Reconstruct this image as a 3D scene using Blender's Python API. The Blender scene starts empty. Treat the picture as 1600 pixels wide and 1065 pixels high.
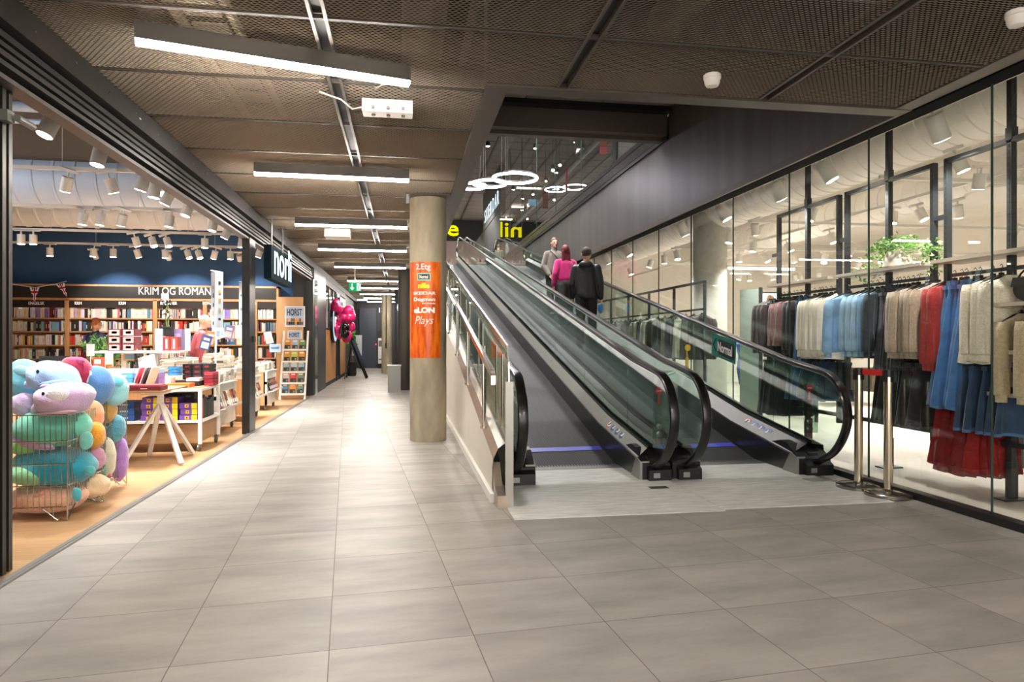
import bpy, math, random
from mathutils import Vector, Matrix
random.seed(7)
R = random.Random(11)
SC = bpy.context.scene
COL = SC.collection
PI = math.pi
# ------------------------------------------------------------------ camera numbers (level camera, eye 1.27 m)
FPX, HOR, EYE = 1060.0, 531.0, 1.27
YAW = math.atan(170.0 / 1060.0)
SA, CA = math.sin(YAW), math.cos(YAW)
SLOPE = .2065
def onY(u, v, Y):
    r = (u - 800) / FPX; t = Y / (-r * SA + CA)
    return Vector(((r * CA + SA) * t, Y, EYE - (v - HOR) / FPX * t))
def onX(u, v, X):
    r = (u - 800) / FPX; t = X / (r * CA + SA)
    return Vector((X, (-r * SA + CA) * t, EYE - (v - HOR) / FPX * t))
def pxm(Y, X=0):   # metres per photo pixel at a place
    return (X * SA + Y * CA) / FPX
def lin(c):
    if isinstance(c, str):
        c = tuple(int(c[i:i + 2], 16) / 255 for i in (0, 2, 4))
    return tuple((x / 12.92 if x <= .04045 else ((x + .055) / 1.055) ** 2.4) for x in c)
# ------------------------------------------------------------------ materials
MATS = {}
def newmat(name):
    assert name not in MATS or True
    m = bpy.data.materials.new(name); m.use_nodes = True
    nt = m.node_tree; nt.nodes.clear()
    out = nt.nodes.new('ShaderNodeOutputMaterial')
    return m, nt, out
def N(nt, t, **kw):
    n = nt.nodes.new(t)
    for k, v in kw.items(): setattr(n, k, v)
    return n
def M(name, col='808080', rough=.6, metal=0., noise=0., nscale=8., bump=0., bscale=40., stretch=None, spec=.5, sheen=0., coat=0., objcol=False, vcol=False, col2=None, trans=0.):
    if name in MATS: return MATS[name]
    m, nt, out = newmat(name)
    b = N(nt, 'ShaderNodeBsdfPrincipled')
    nt.links.new(b.outputs[0], out.inputs[0])
    c = lin(col) + (1,)
    b.inputs['Base Color'].default_value = c
    b.inputs['Roughness'].default_value = rough
    b.inputs['Metallic'].default_value = metal
    b.inputs['Specular IOR Level'].default_value = spec
    if sheen: b.inputs['Sheen Weight'].default_value = sheen
    if coat: b.inputs['Coat Weight'].default_value = coat; b.inputs['Coat Roughness'].default_value = .08
    src = None
    if objcol:
        oi = N(nt, 'ShaderNodeObjectInfo'); src = oi.outputs['Color']
    if vcol:
        at = N(nt, 'ShaderNodeAttribute'); at.attribute_name = 'Col'; src = at.outputs['Color']
    co = N(nt, 'ShaderNodeTexCoord')
    vec = co.outputs['Object']
    if stretch:
        mp = N(nt, 'ShaderNodeMapping'); mp.inputs['Scale'].default_value = stretch
        nt.links.new(vec, mp.inputs[0]); vec = mp.outputs[0]
    if noise or col2:
        nz = N(nt, 'ShaderNodeTexNoise'); nz.inputs['Scale'].default_value = nscale; nz.inputs['Detail'].default_value = 5
        nt.links.new(vec, nz.inputs['Vector'])
        mx = N(nt, 'ShaderNodeMix', data_type='RGBA')
        rm = N(nt, 'ShaderNodeMapRange'); rm.inputs[1].default_value = .3; rm.inputs[2].default_value = .7
        nt.links.new(nz.outputs[0], rm.inputs[0]); nt.links.new(rm.outputs[0], mx.inputs[0])
        if col2:
            mx.inputs[6].default_value = c; mx.inputs[7].default_value = lin(col2) + (1,)
            if src: nt.links.new(src, mx.inputs[6])
        else:
            if src:
                mx2 = N(nt, 'ShaderNodeMix', data_type='RGBA', blend_type='MULTIPLY'); mx2.inputs[0].default_value = 1
                mx.inputs[6].default_value = (1 - noise,) * 3 + (1,); mx.inputs[7].default_value = (1 + noise,) * 3 + (1,)
                nt.links.new(src, mx2.inputs[6]); nt.links.new(mx.outputs[2], mx2.inputs[7]); mx = mx2
            else:
                mx.inputs[6].default_value = tuple(x * (1 - noise) for x in c[:3]) + (1,)
                mx.inputs[7].default_value = tuple(min(1, x * (1 + noise)) for x in c[:3]) + (1,)
        nt.links.new(mx.outputs[2], b.inputs['Base Color'])
    elif src:
        nt.links.new(src, b.inputs['Base Color'])
    if bump:
        nb = N(nt, 'ShaderNodeTexNoise'); nb.inputs['Scale'].default_value = bscale; nb.inputs['Detail'].default_value = 3
        bp = N(nt, 'ShaderNodeBump'); bp.inputs['Strength'].default_value = bump; bp.inputs['Distance'].default_value = .01
        nt.links.new(vec, nb.inputs['Vector']); nt.links.new(nb.outputs[0], bp.inputs['Height']); nt.links.new(bp.outputs[0], b.inputs['Normal'])
    MATS[name] = m
    return m
def ME(name, col='ffffff', strength=1, sampled=True):
    if name in MATS: return MATS[name]
    m, nt, out = newmat(name)
    e = N(nt, 'ShaderNodeEmission'); e.inputs[0].default_value = lin(col) + (1,); e.inputs[1].default_value = strength
    nt.links.new(e.outputs[0], out.inputs[0])
    if not sampled: m.cycles.emission_sampling = 'NONE'
    MATS[name] = m
    return m
def MG(name, tint='f4faf7', r0=.05, rough=0.0, gain=1.0, refl='ffffff'):
    """thin clear glass: transparent plus a mirror-like share growing towards grazing"""
    if name in MATS: return MATS[name]
    m, nt, out = newmat(name)
    g = N(nt, 'ShaderNodeNewGeometry')
    d = N(nt, 'ShaderNodeVectorMath', operation='DOT_PRODUCT')
    nt.links.new(g.outputs['Incoming'], d.inputs[0]); nt.links.new(g.outputs['Normal'], d.inputs[1])
    a = N(nt, 'ShaderNodeMath', operation='ABSOLUTE'); nt.links.new(d.outputs['Value'], a.inputs[0])
    s = N(nt, 'ShaderNodeMath', operation='SUBTRACT'); s.inputs[0].default_value = 1; nt.links.new(a.outputs[0], s.inputs[1])
    p = N(nt, 'ShaderNodeMath', operation='POWER'); p.inputs[1].default_value = 4.5; nt.links.new(s.outputs[0], p.inputs[0])
    ml = N(nt, 'ShaderNodeMath', operation='MULTIPLY_ADD'); ml.inputs[1].default_value = (1 - r0) * gain; ml.inputs[2].default_value = r0
    nt.links.new(p.outputs[0], ml.inputs[0])
    t = N(nt, 'ShaderNodeBsdfTransparent'); t.inputs[0].default_value = lin(tint) + (1,)
    gl = N(nt, 'ShaderNodeBsdfGlossy'); gl.inputs['Roughness'].default_value = rough; gl.inputs[0].default_value = lin(refl) + (1,)
    mx = N(nt, 'ShaderNodeMixShader')
    nt.links.new(ml.outputs[0], mx.inputs[0]); nt.links.new(t.outputs[0], mx.inputs[1]); nt.links.new(gl.outputs[0], mx.inputs[2])
    nt.links.new(mx.outputs[0], out.inputs[0])
    MATS[name] = m
    return m
def mat_tiles():
    m, nt, out = newmat('floor_tiles')
    L = nt.links.new
    b = N(nt, 'ShaderNodeBsdfPrincipled'); L(b.outputs[0], out.inputs[0])
    geo = N(nt, 'ShaderNodeNewGeometry')
    mp = N(nt, 'ShaderNodeMapping', vector_type='TEXTURE')
    mp.inputs['Location'].default_value = (-1.545, 3.367, 0)
    mp.inputs['Rotation'].default_value = (0, 0, .079)
    mp.inputs['Scale'].default_value = (.601, .601, 1)
    L(geo.outputs['Position'], mp.inputs[0])
    fr = N(nt, 'ShaderNodeVectorMath', operation='FRACTION'); L(mp.outputs[0], fr.inputs[0])
    fl = N(nt, 'ShaderNodeVectorMath', operation='FLOOR'); L(mp.outputs[0], fl.inputs[0])
    sp = N(nt, 'ShaderNodeSeparateXYZ'); L(fr.outputs[0], sp.inputs[0])
    ds = []
    for k in (0, 1):
        s = N(nt, 'ShaderNodeMath', operation='SUBTRACT'); L(sp.outputs[k], s.inputs[0]); s.inputs[1].default_value = .5
        a = N(nt, 'ShaderNodeMath', operation='ABSOLUTE'); L(s.outputs[0], a.inputs[0]); ds.append(a)
    mx = N(nt, 'ShaderNodeMath', operation='MAXIMUM'); L(ds[0].outputs[0], mx.inputs[0]); L(ds[1].outputs[0], mx.inputs[1])
    gr = N(nt, 'ShaderNodeMath', operation='GREATER_THAN'); L(mx.outputs[0], gr.inputs[0]); gr.inputs[1].default_value = .4966
    wn = N(nt, 'ShaderNodeTexWhiteNoise'); L(fl.outputs[0], wn.inputs['Vector'])
    # cloudy concrete look, shifted for every tile
    sc = N(nt, 'ShaderNodeVectorMath', operation='SCALE'); L(wn.outputs['Color'], sc.inputs[0]); sc.inputs['Scale'].default_value = 20
    ad = N(nt, 'ShaderNodeVectorMath', operation='ADD'); L(mp.outputs[0], ad.inputs[0]); L(sc.outputs[0], ad.inputs[1])
    st = N(nt, 'ShaderNodeMapping'); st.inputs['Scale'].default_value = (.7, 2.2, 1); L(ad.outputs[0], st.inputs[0])
    nz = N(nt, 'ShaderNodeTexNoise'); nz.inputs['Scale'].default_value = 1.1; nz.inputs['Detail'].default_value = 7; nz.inputs['Roughness'].default_value = .6
    L(st.outputs[0], nz.inputs['Vector'])
    cr = N(nt, 'ShaderNodeValToRGB'); L(nz.outputs[0], cr.inputs[0])
    cr.color_ramp.elements[0].position = .3; cr.color_ramp.elements[0].color = lin('8d8983') + (1,)
    cr.color_ramp.elements[1].position = .72; cr.color_ramp.elements[1].color = lin('aea9a2') + (1,)
    br = N(nt, 'ShaderNodeMapRange'); L(wn.outputs['Value'], br.inputs[0]); br.inputs[3].default_value = .93; br.inputs[4].default_value = 1.04
    ml = N(nt, 'ShaderNodeVectorMath', operation='SCALE'); L(cr.outputs[0], ml.inputs[0]); L(br.outputs[0], ml.inputs['Scale'])
    mc = N(nt, 'ShaderNodeMix', data_type='RGBA'); L(gr.outputs[0], mc.inputs[0]); L(ml.outputs[0], mc.inputs[6]); mc.inputs[7].default_value = lin('5f564d') + (1,)
    L(mc.outputs[2], b.inputs['Base Color'])
    rr = N(nt, 'ShaderNodeMapRange'); L(nz.outputs[0], rr.inputs[0]); rr.inputs[3].default_value = .52; rr.inputs[4].default_value = .38; b.inputs['Specular IOR Level'].default_value = .4
    L(rr.outputs[0], b.inputs['Roughness'])
    bp = N(nt, 'ShaderNodeBump'); bp.inputs['Strength'].default_value = .12; bp.inputs['Distance'].default_value = .004; L(nz.outputs[0], bp.inputs['Height'])
    L(bp.outputs[0], b.inputs['Normal'])
    MATS['floor_tiles'] = m
    return m
def mat_planks(name, c1, c2, rot=0, sx=1.1, sy=.16, rough=.4):
    m, nt, out = newmat(name); L = nt.links.new
    b = N(nt, 'ShaderNodeBsdfPrincipled'); L(b.outputs[0], out.inputs[0]); b.inputs['Roughness'].default_value = rough
    geo = N(nt, 'ShaderNodeNewGeometry')
    mp = N(nt, 'ShaderNodeMapping'); mp.inputs['Rotation'].default_value = (0, 0, rot); L(geo.outputs['Position'], mp.inputs[0])
    bt = N(nt, 'ShaderNodeTexBrick'); L(mp.outputs[0], bt.inputs['Vector'])
    bt.inputs['Scale'].default_value = 1; bt.inputs['Brick Width'].default_value = sx; bt.inputs['Row Height'].default_value = sy
    bt.inputs['Mortar Size'].default_value = .0015; bt.inputs['Color1'].default_value = lin(c1) + (1,); bt.inputs['Color2'].default_value = lin(c2) + (1,)
    bt.inputs['Mortar'].default_value = tuple(x * .55 for x in lin(c1)) + (1,)
    m2 = N(nt, 'ShaderNodeMapping'); m2.inputs['Scale'].default_value = (1.5, 22, 1); L(mp.outputs[0], m2.inputs[0])
    nz = N(nt, 'ShaderNodeTexNoise'); nz.inputs['Scale'].default_value = 2; nz.inputs['Detail'].default_value = 6; L(m2.outputs[0], nz.inputs['Vector'])
    rm = N(nt, 'ShaderNodeMapRange'); L(nz.outputs[0], rm.inputs[0]); rm.inputs[3].default_value = .72; rm.inputs[4].default_value = 1.25
    sc = N(nt, 'ShaderNodeVectorMath', operation='SCALE'); L(bt.outputs[0], sc.inputs[0]); L(rm.outputs[0], sc.inputs['Scale'])
    L(sc.outputs[0], b.inputs['Base Color'])
    MATS[name] = m
    return m
# ------------------------------------------------------------------ mesh builder
class MB:
    def __init__(s): s.v = []; s.f = []; s.c = []; s.mi = []; s.cur = None; s.m = 0
    def add(s, vs, fs, col=None, m=None):
        o = len(s.v); s.v.extend([tuple(p) for p in vs])
        for f in fs:
            s.f.append(tuple(i + o for i in f)); s.c.append(col or s.cur); s.mi.append(s.m if m is None else m)
        return s
    def box(s, x0, x1, y0, y1, z0, z1, col=None, m=None):
        vs = [(x, y, z) for z in (z0, z1) for x, y in ((x0, y0), (x1, y0), (x1, y1), (x0, y1))]
        return s.add(vs, [(3, 2, 1, 0), (4, 5, 6, 7), (0, 1, 5, 4), (1, 2, 6, 5), (2, 3, 7, 6), (3, 0, 4, 7)], col, m)
    def obox(s, c, ax, ay, az, hx, hy, hz, col=None, m=None):
        c, ax, ay, az = Vector(c), Vector(ax), Vector(ay), Vector(az)
        vs = [c + ax * (i * hx) + ay * (j * hy) + az * (k * hz) for k in (-1, 1) for i, j in ((-1, -1), (1, -1), (1, 1), (-1, 1))]
        return s.add(vs, [(3, 2, 1, 0), (4, 5, 6, 7), (0, 1, 5, 4), (1, 2, 6, 5), (2, 3, 7, 6), (3, 0, 4, 7)], col, m)
    def bar(s, p, q, w, h=None, up=(0, 0, 1), col=None):
        p, q = Vector(p), Vector(q); d = q - p; L = d.length; d.normalize()
        up = Vector(up)
        if abs(d.dot(up)) > .98: up = Vector((1, 0, 0))
        sd = d.cross(up).normalized(); u2 = sd.cross(d)
        return s.obox((p + q) / 2, d, sd, u2, L / 2, w / 2, (h or w) / 2, col)
    def quad(s, a, b, c, d, col=None, m=None): return s.add([a, b, c, d], [(0, 1, 2, 3)], col, m)
    def prism(s, poly, axis, a, b, col=None, m=None):
        """poly in the plane normal to the axis: x -> (y,z), y -> (x,z), z -> (x,y)"""
        def P(u, v, w):
            return (w, u, v) if axis == 'x' else (u, w, v) if axis == 'y' else (u, v, w)
        n = len(poly)
        vs = [P(u, v, a) for u, v in poly] + [P(u, v, b) for u, v in poly]
        fs = [(i, (i + 1) % n, n + (i + 1) % n, n + i) for i in range(n)]
        fs += [tuple(range(n))[::-1], tuple(range(n, 2 * n))]
        return s.add(vs, fs, col, m)
    def cyl(s, c, r, h, n=20, r2=None, axis='z', col=None, m=None):
        r2 = r if r2 is None else r2
        vs = []
        for k, (rr, t) in enumerate(((r, 0), (r2, h))):
            for i in range(n):
                a = 2 * PI * i / n; p = (rr * math.cos(a), rr * math.sin(a), t)
                if axis == 'y': p = (p[0], p[2], p[1])
                if axis == 'x': p = (p[2], p[0], p[1])
                vs.append((c[0] + p[0], c[1] + p[1], c[2] + p[2]))
        fs = [(i, (i + 1) % n, n + (i + 1) % n, n + i) for i in range(n)] + [tuple(range(n))[::-1], tuple(range(n, 2 * n))]
        return s.add(vs, fs, col, m)
    def lathe(s, c, prof, n=28, col=None, M4=None):
        vs = []
        for r, z in prof:
            for i in range(n):
                a = 2 * PI * i / n; p = Vector((r * math.cos(a), r * math.sin(a), z))
                if M4: p = M4 @ p
                vs.append((c[0] + p[0], c[1] + p[1], c[2] + p[2]))
        fs = [(k * n + i, k * n + (i + 1) % n, (k + 1) * n + (i + 1) % n, (k + 1) * n + i) for k in range(len(prof) - 1) for i in range(n)]
        fs += [tuple(range(n))[::-1], tuple(range((len(prof) - 1) * n, len(prof) * n))]
        return s.add(vs, fs, col)
    def tube(s, pts, r, n=8, closed=False, col=None, flat=None):
        pts = [Vector(p) for p in pts]; k = len(pts); vs = []
        if not hasattr(r, '__len__'): r = [r] * k
        up = None
        for i, p in enumerate(pts):
            a = pts[i - 1] if (i or closed) else p; b = pts[(i + 1) % k] if (i < k - 1 or closed) else p
            d = (b - a).normalized()
            if up is None: up = Vector((0, 0, 1)) if abs(d.z) < .9 else Vector((1, 0, 0))
            sd = d.cross(up)
            if sd.length < 1e-4: sd = d.cross(Vector((0, 1, 0)))
            sd.normalize(); u2 = sd.cross(d); up = u2
            for j in range(n):
                t = 2 * PI * j / n
                vs.append(p + sd * (math.cos(t) * r[i]) + u2 * (math.sin(t) * r[i] * (flat or 1)))
        e = k if closed else k - 1
        fs = [(i * n + j, i * n + (j + 1) % n, ((i + 1) % k) * n + (j + 1) % n, ((i + 1) % k) * n + j) for i in range(e) for j in range(n)]
        if not closed: fs += [tuple(range(n))[::-1], tuple(range((k - 1) * n, k * n))]
        return s.add(vs, fs, col)
    def ell(s, c, rx, ry, rz, n=18, k=12, M3=None, col=None, warp=None):
        vs = []; fs = []
        for i in range(k + 1):
            th = PI * i / k
            for j in range(n):
                a = 2 * PI * j / n
                p = Vector((rx * math.sin(th) * math.cos(a), ry * math.sin(th) * math.sin(a), rz * math.cos(th)))
                if warp: p = warp(p)
                if M3: p = M3 @ p
                vs.append((c[0] + p.x, c[1] + p.y, c[2] + p.z))
        for i in range(k):
            for j in range(n):
                fs.append((i * n + j, (i + 1) * n + j, (i + 1) * n + (j + 1) % n, i * n + (j + 1) % n))
        return s.add(vs, fs, col)
    def merge(s, o): return s.add(o.v, o.f) if not o.c or all(c is None for c in o.c) else s._mc(o)
    def _mc(s, o):
        k = len(s.v); s.v.extend(o.v)
        for f, c, m in zip(o.f, o.c, o.mi): s.f.append(tuple(i + k for i in f)); s.c.append(c); s.mi.append(m)
        return s
WORLD = {}   # thing -> location its meshes are built around
def mesh_of(name, mb, mats, off=(0, 0, 0), smooth=False):
    me = bpy.data.meshes.new(name)
    ox, oy, oz = off
    me.from_pydata([(x - ox, y - oy, z - oz) for x, y, z in mb.v], [], mb.f)
    for m in (mats if isinstance(mats, (list, tuple)) else [mats]): me.materials.append(m)
    if isinstance(mats, (list, tuple)) and len(mats) > 1: me.polygons.foreach_set('material_index', mb.mi)
    if any(c is not None for c in mb.c):
        ca = me.color_attributes.new('Col', 'FLOAT_COLOR', 'CORNER')
        d = []
        for f, c in zip(mb.f, mb.c):
            c = tuple(c or (.5, .5, .5))[:3] + (1,)
            d.extend(c * len(f))
        ca.data.foreach_set('color', d)
    if smooth:
        me.polygons.foreach_set('use_smooth', [True] * len(me.polygons))
        if smooth != 'all' and hasattr(me, 'set_sharp_from_angle'): me.set_sharp_from_angle(angle=math.radians(38))
    me.update()
    return me
def props(o, label=None, cat=None, group=None, kind=None):
    if label: o['label'] = label
    if cat: o['category'] = cat
    if group: o['group'] = group
    if kind: o['kind'] = kind
    return o
def thing(name, label, cat, loc=(0, 0, 0), group=None, rz=0, kind=None):
    o = bpy.data.objects.new(name, None); COL.objects.link(o)
    o.empty_display_size = .1
    o.location = loc; o.rotation_euler = (0, 0, rz); WORLD[o.name] = tuple(loc)
    return props(o, label, cat, group, kind)
def part(name, mb, mats, parent=None, smooth=False, label=None, local=False):
    """mesh in world coordinates; vertices are stored around the thing's base"""
    off = (0, 0, 0)
    if parent is not None and not local: off = WORLD.get(parent.name, (0, 0, 0))
    o = bpy.data.objects.new(name, mesh_of(name, mb, mats, off, smooth)); COL.objects.link(o)
    o.parent = parent; WORLD[o.name] = off
    if label: o['label'] = label
    return o
def solo(name, mb, mats, label, cat, group=None, smooth=False, base=None, kind=None):
    """a thing that is one mesh, with its origin at its base"""
    if base is None:
        xs = [p[0] for p in mb.v]; ys = [p[1] for p in mb.v]; base = ((min(xs) + max(xs)) / 2, (min(ys) + max(ys)) / 2, min(p[2] for p in mb.v))
    o = bpy.data.objects.new(name, mesh_of(name, mb, mats, base, smooth)); COL.objects.link(o); o.location = base
    WORLD[o.name] = tuple(base)
    return props(o, label, cat, group, kind)
def struct(name, mb, mats, parent=None, smooth=False):
    o = bpy.data.objects.new(name, mesh_of(name, mb, mats, (0, 0, 0), smooth)); COL.objects.link(o)
    if parent is None: o['kind'] = 'structure'
    else: o.parent = parent
    WORLD[o.name] = (0, 0, 0)
    return o
def dup(o, parent=None, loc=None, rz=None, label=None, group=None, scale=None):
    c = o.copy(); COL.objects.link(c); c.parent = parent
    if loc is not None: c.location = loc
    if rz is not None: c.rotation_euler = (0, 0, rz)
    if scale is not None: c.scale = (scale,) * 3
    if label: c['label'] = label
    if group: c['group'] = group
    for ch in KIDS.get(o.name, list(o.children)): dup(ch, c)
    return c
KIDS = {}
_tc = {}
def glyphs(s, shear=0, bold=0):
    k = (s, shear, bold)
    if k in _tc: return _tc[k]
    cu = bpy.data.curves.new('t', 'FONT'); cu.body = s; cu.size = 1; cu.shear = shear; cu.offset = bold; cu.resolution_u = 3
    cu.extrude = .04
    o = bpy.data.objects.new('t', cu); COL.objects.link(o)
    dg = bpy.context.evaluated_depsgraph_get()
    me = bpy.data.meshes.new_from_object(o.evaluated_get(dg))
    vs = [tuple(v.co) for v in me.vertices]; fs = [tuple(p.vertices) for p in me.polygons]
    bpy.data.objects.remove(o); bpy.data.curves.remove(cu); bpy.data.meshes.remove(me)
    _tc[k] = (vs, fs)
    return _tc[k]
def text(mb, s, o, r, u, w=None, h=None, depth=.004, shear=0, bold=0, wrap=None, col=None):
    """lettering whose lower left corner is o, running along r with up u; w and h are the size of the whole word"""
    vs, fs = glyphs(s, shear, bold)
    x0 = min(v[0] for v in vs); x1 = max(v[0] for v in vs); y0 = min(v[1] for v in vs); y1 = max(v[1] for v in vs)
    sy = h / (y1 - y0) if h else w / (x1 - x0)
    sx = w / (x1 - x0) if w else sy
    o, r, u = Vector(o), Vector(r).normalized(), Vector(u).normalized(); n = r.cross(u)
    P = []
    for v in vs:
        a, b, c = (v[0] - x0) * sx, (v[1] - y0) * sy, (v[2] + .04) / .08 * depth
        P.append(wrap(a, b, c) if wrap else o + r * a + u * b + n * c)
    return mb.add(P, fs, col)
def nth(i, n, side='left'):
    w = ['', 'second', 'third', 'fourth', 'fifth', 'sixth', 'seventh', 'eighth', 'ninth', 'tenth', 'eleventh', 'twelfth', 'thirteenth', 'fourteenth']
    if i == 0: return side + 'most'
    if i == n - 1: return ('right' if side == 'left' else 'far' if side == 'near' else 'left') + 'most' if side != 'near' else 'farthest'
    return w[i] + ' from the ' + side if side != 'near' else w[i] + ' nearest'
def spot(loc, tgt, power, size=70, blend=.5, col=(1, .973, .94), rad=.05):
    l = bpy.data.lights.new('spot', 'SPOT'); l.energy = power; l.spot_size = math.radians(size); l.spot_blend = blend; l.color = col; l.shadow_soft_size = rad
    o = bpy.data.objects.new('spot_lamp', l); COL.objects.link(o); o.location = loc
    d = Vector(tgt) - Vector(loc); o.rotation_euler = d.to_track_quat('-Z', 'Y').to_euler()
    return o
EXPOSURE, LAMPK, PWR_BOOK, PWR_CLOTH, PWR_UP = 1.4, 59, 88, 120, 700
# ================================================================== camera, world
cam = bpy.data.cameras.new('camera'); co = bpy.data.objects.new('camera', cam); COL.objects.link(co)
cam.sensor_width = 36; cam.lens = FPX / 1600 * 36; cam.shift_y = -1.5 / 1600; cam.clip_start = .05
co.location = (0, 0, EYE); co.rotation_euler = (PI / 2, 0, -YAW); SC.camera = co
w = bpy.data.worlds.new('world'); SC.world = w; w.use_nodes = True
w.node_tree.nodes['Background'].inputs[0].default_value = (1, .95, .9, 1); w.node_tree.nodes['Background'].inputs[1].default_value = 1.3
SC.view_settings.view_transform = 'Standard'; SC.view_settings.look = 'None'; SC.view_settings.gamma = 1
SC.view_settings.exposure = EXPOSURE
SC.view_settings.use_curve_mapping = False
cy = SC.cycles
cy.max_bounces = 10; cy.diffuse_bounces = 5; cy.glossy_bounces = 4; cy.transmission_bounces = 4; cy.transparent_max_bounces = 28
cy.sample_clamp_indirect = 6; cy.use_denoising = True; cy.caustics_reflective = False; cy.caustics_refractive = False
# ================================================================== materials
TILE = mat_tiles()
OAKF = mat_planks('oak_floor', 'ad8760', 'bd986f', rot=0, sx=1.6, sy=.16, rough=.35)
SHOPF = M('pale_screed', 'aaa298', .5, noise=.12, nscale=1.3)
BLACK = M('black_metal', '151515', .38)
BLACKM = M('black_matte', '1b1a19', .6)
DGREY = M('dark_grey_panel', '3d3b3a', .45, noise=.06, nscale=2)
BROWN = M('taupe_metal', '51483f', .45, noise=.05, nscale=3)
MESHM = M('expanded_metal', 'd9c9b5', .5)
PLEN = M('plenum_dark', '3a352f', .9)
STEEL = M('brushed_steel', 'b8b5b0', .3, metal=1., noise=.06, nscale=6, stretch=(40, .6, 40))
STEELP = M('polished_steel', 'e0dbd2', .16, metal=1.)
ALU = M('grey_aluminium', '9a9894', .4, metal=.8)
PALE = M('beige_cladding', 'd9d3c8', .5)
CONC = M('concrete', 'a0957f', .8, noise=.32, nscale=4.5, bump=.35, bscale=22, stretch=(1, 1, .35))
RUB = M('black_rubber', '0b0a09', .3, coat=.3)
BELT = M('belt_grey', '303032', .65, spec=.3, noise=.18, nscale=5, stretch=(9, .5, 1))
PLATE = M('landing_plate', 'e0deda', .4, metal=.05, noise=.2, nscale=4, stretch=(1, 7, 1))
GBAL = MG('balustrade_glass', 'e8f1ec', .06, gain=.9)
GSHOP = MG('shop_glass', 'f4f7f3', .04, gain=.75)
GFIRE = MG('upper_glass', 'c9cfcc', .22, gain=.8)
GEDGE = M('glass_edge', '31443c', .2)
WHITE = M('white_paint', 'ece8e2', .5)
WHITEM = M('white_metal', 'e9e5de', .35)
WARMW = M('shop_ceiling_white', 'efeae3', .7)
HEADB = M('header_brown', '1f1a17', .5)
NAVY = M('navy_wall', '3c6290', .75, noise=.06, nscale=2)
OAK = M('oak', 'bd8f60', .5, noise=.14, nscale=5, stretch=(6, 6, .7))
OAKD = M('oak_dull', 'a17b56', .55, noise=.15, nscale=5, stretch=(1, 8, 8))
LAMP = ME('lamp_diffuser', 'fff7ec', LAMPK)
LENS = ME('spot_lens', 'fff2dc', 14, sampled=False)
RING = ME('ring_light', 'fdf4ff', 11)
TXTW = M('white_letters', 'f4f0ea', .5)
# ================================================================== floors
struct('floor', MB().quad((-2.05, -7, 0), (4.07, -7, 0), (4.07, 33, 0), (-2.05, 33, 0)), TILE)
struct('floor', MB().quad((-9, -2, 0), (-2.05, -2, 0), (-2.05, 16.3, 0), (-9, 16.3, 0)), OAKF)
struct('floor', MB().quad((4.07, -2, 0), (14, -2, 0), (14, 24, 0), (4.07, 24, 0)), SHOPF)
struct('floor', MB().box(4.07, 9, 24, 40, -.02, 0).quad((-9, 16.3, 0), (-2.05, 16.3, 0), (-2.05, 34, 0), (-9, 34, 0)), SHOPF)
m = MB(); m.box(-2.085, -2.03, 3.0, 16.05, 0, .012); m.box(-2.06, -2.045, 3.0, 16.05, .012, .016)
struct('trim_1', m, ALU)
# ================================================================== ceiling of expanded metal
CZ = 3.08
def mesh_strands(mb, x0, x1, y0, y1, px, py, w, rise):
    n = max(2, int(round((x1 - x0) / px)) * 2)
    k = 0; y = y0 + py / 2
    a = py * .46
    while y < y1:
        base = len(mb.v)
        for i in range(n + 1):
            x = x0 + (x1 - x0) * i / n
            yy = y + (a if (i + k) % 2 else -a) * .5
            mb.v.append((x, yy - w / 2, CZ)); mb.v.append((x, yy + w / 2, CZ + rise))
        for i in range(n):
            b = base + 2 * i
            mb.f.append((b, b + 2, b + 3, b + 1)); mb.c.append(None); mb.mi.append(0)
        y += py; k += 1
m = MB()
seams = [1.08 + .955 * k for k in range(-4, 32)]
def field(x0, x1, y0, y1, fine):
    for s0, s1 in zip(seams[:-1], seams[1:]):
        a, b = max(s0 + .012, y0), min(s1 - .012, y1)
        if b - a < .1: continue
        if b < 5.8 : mesh_strands(m, x0, x1, a, b, .034, .0225, .012, .011)
        elif b < 12: mesh_strands(m, x0, x1, a, b, .045, .03, .016, .015)
        else: mesh_strands(m, x0, x1, a, b, .09, .06, .034, .024)
CH = (-.47, 1.13, 2.68)
OY, OX = 4.75, .58       # where the opening of the moving walks starts
for x0, x1, y1 in ((-2.03, CH[0] - .05, 31), (CH[0] + .05, OX, 31), (OX, CH[1] - .05, OY), (CH[1] + .05, CH[2] - .05, OY), (CH[2] + .05, 3.79, OY)):
    field(x0, x1, 1.0 if x0 != OX else 1.0, y1, 1)
ceil = struct('ceiling', m, MESHM)
# edge bars of the panels and the channels between them
m = MB(); mk = MB()
for s in seams[3:]:
    for x0, x1, y1 in ((-2.03, OX, 31), (OX, 3.79, OY)):
        if s < y1:
            m.box(x0, x1, s - .011, s - .004, CZ - .004, CZ + .022); m.box(x0, x1, s + .004, s + .011, CZ - .004, CZ + .022); mk.box(x0, x1, s - .004, s + .004, CZ + .014, CZ + .02)
for cx_ in CH:
    y1 = 31 if cx_ < 0 else OY
    for d in (-.05, .03):
        m.box(cx_ + d, cx_ + d + .02, .8, y1, CZ - .008, CZ + .05)
    mk.box(cx_ - .03, cx_ + .03, .8, y1, CZ + .03, CZ + .05)
struct('trim_2', m, M('panel_edge', '514b44', .5)); struct('trim_3', mk, BLACKM)
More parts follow.
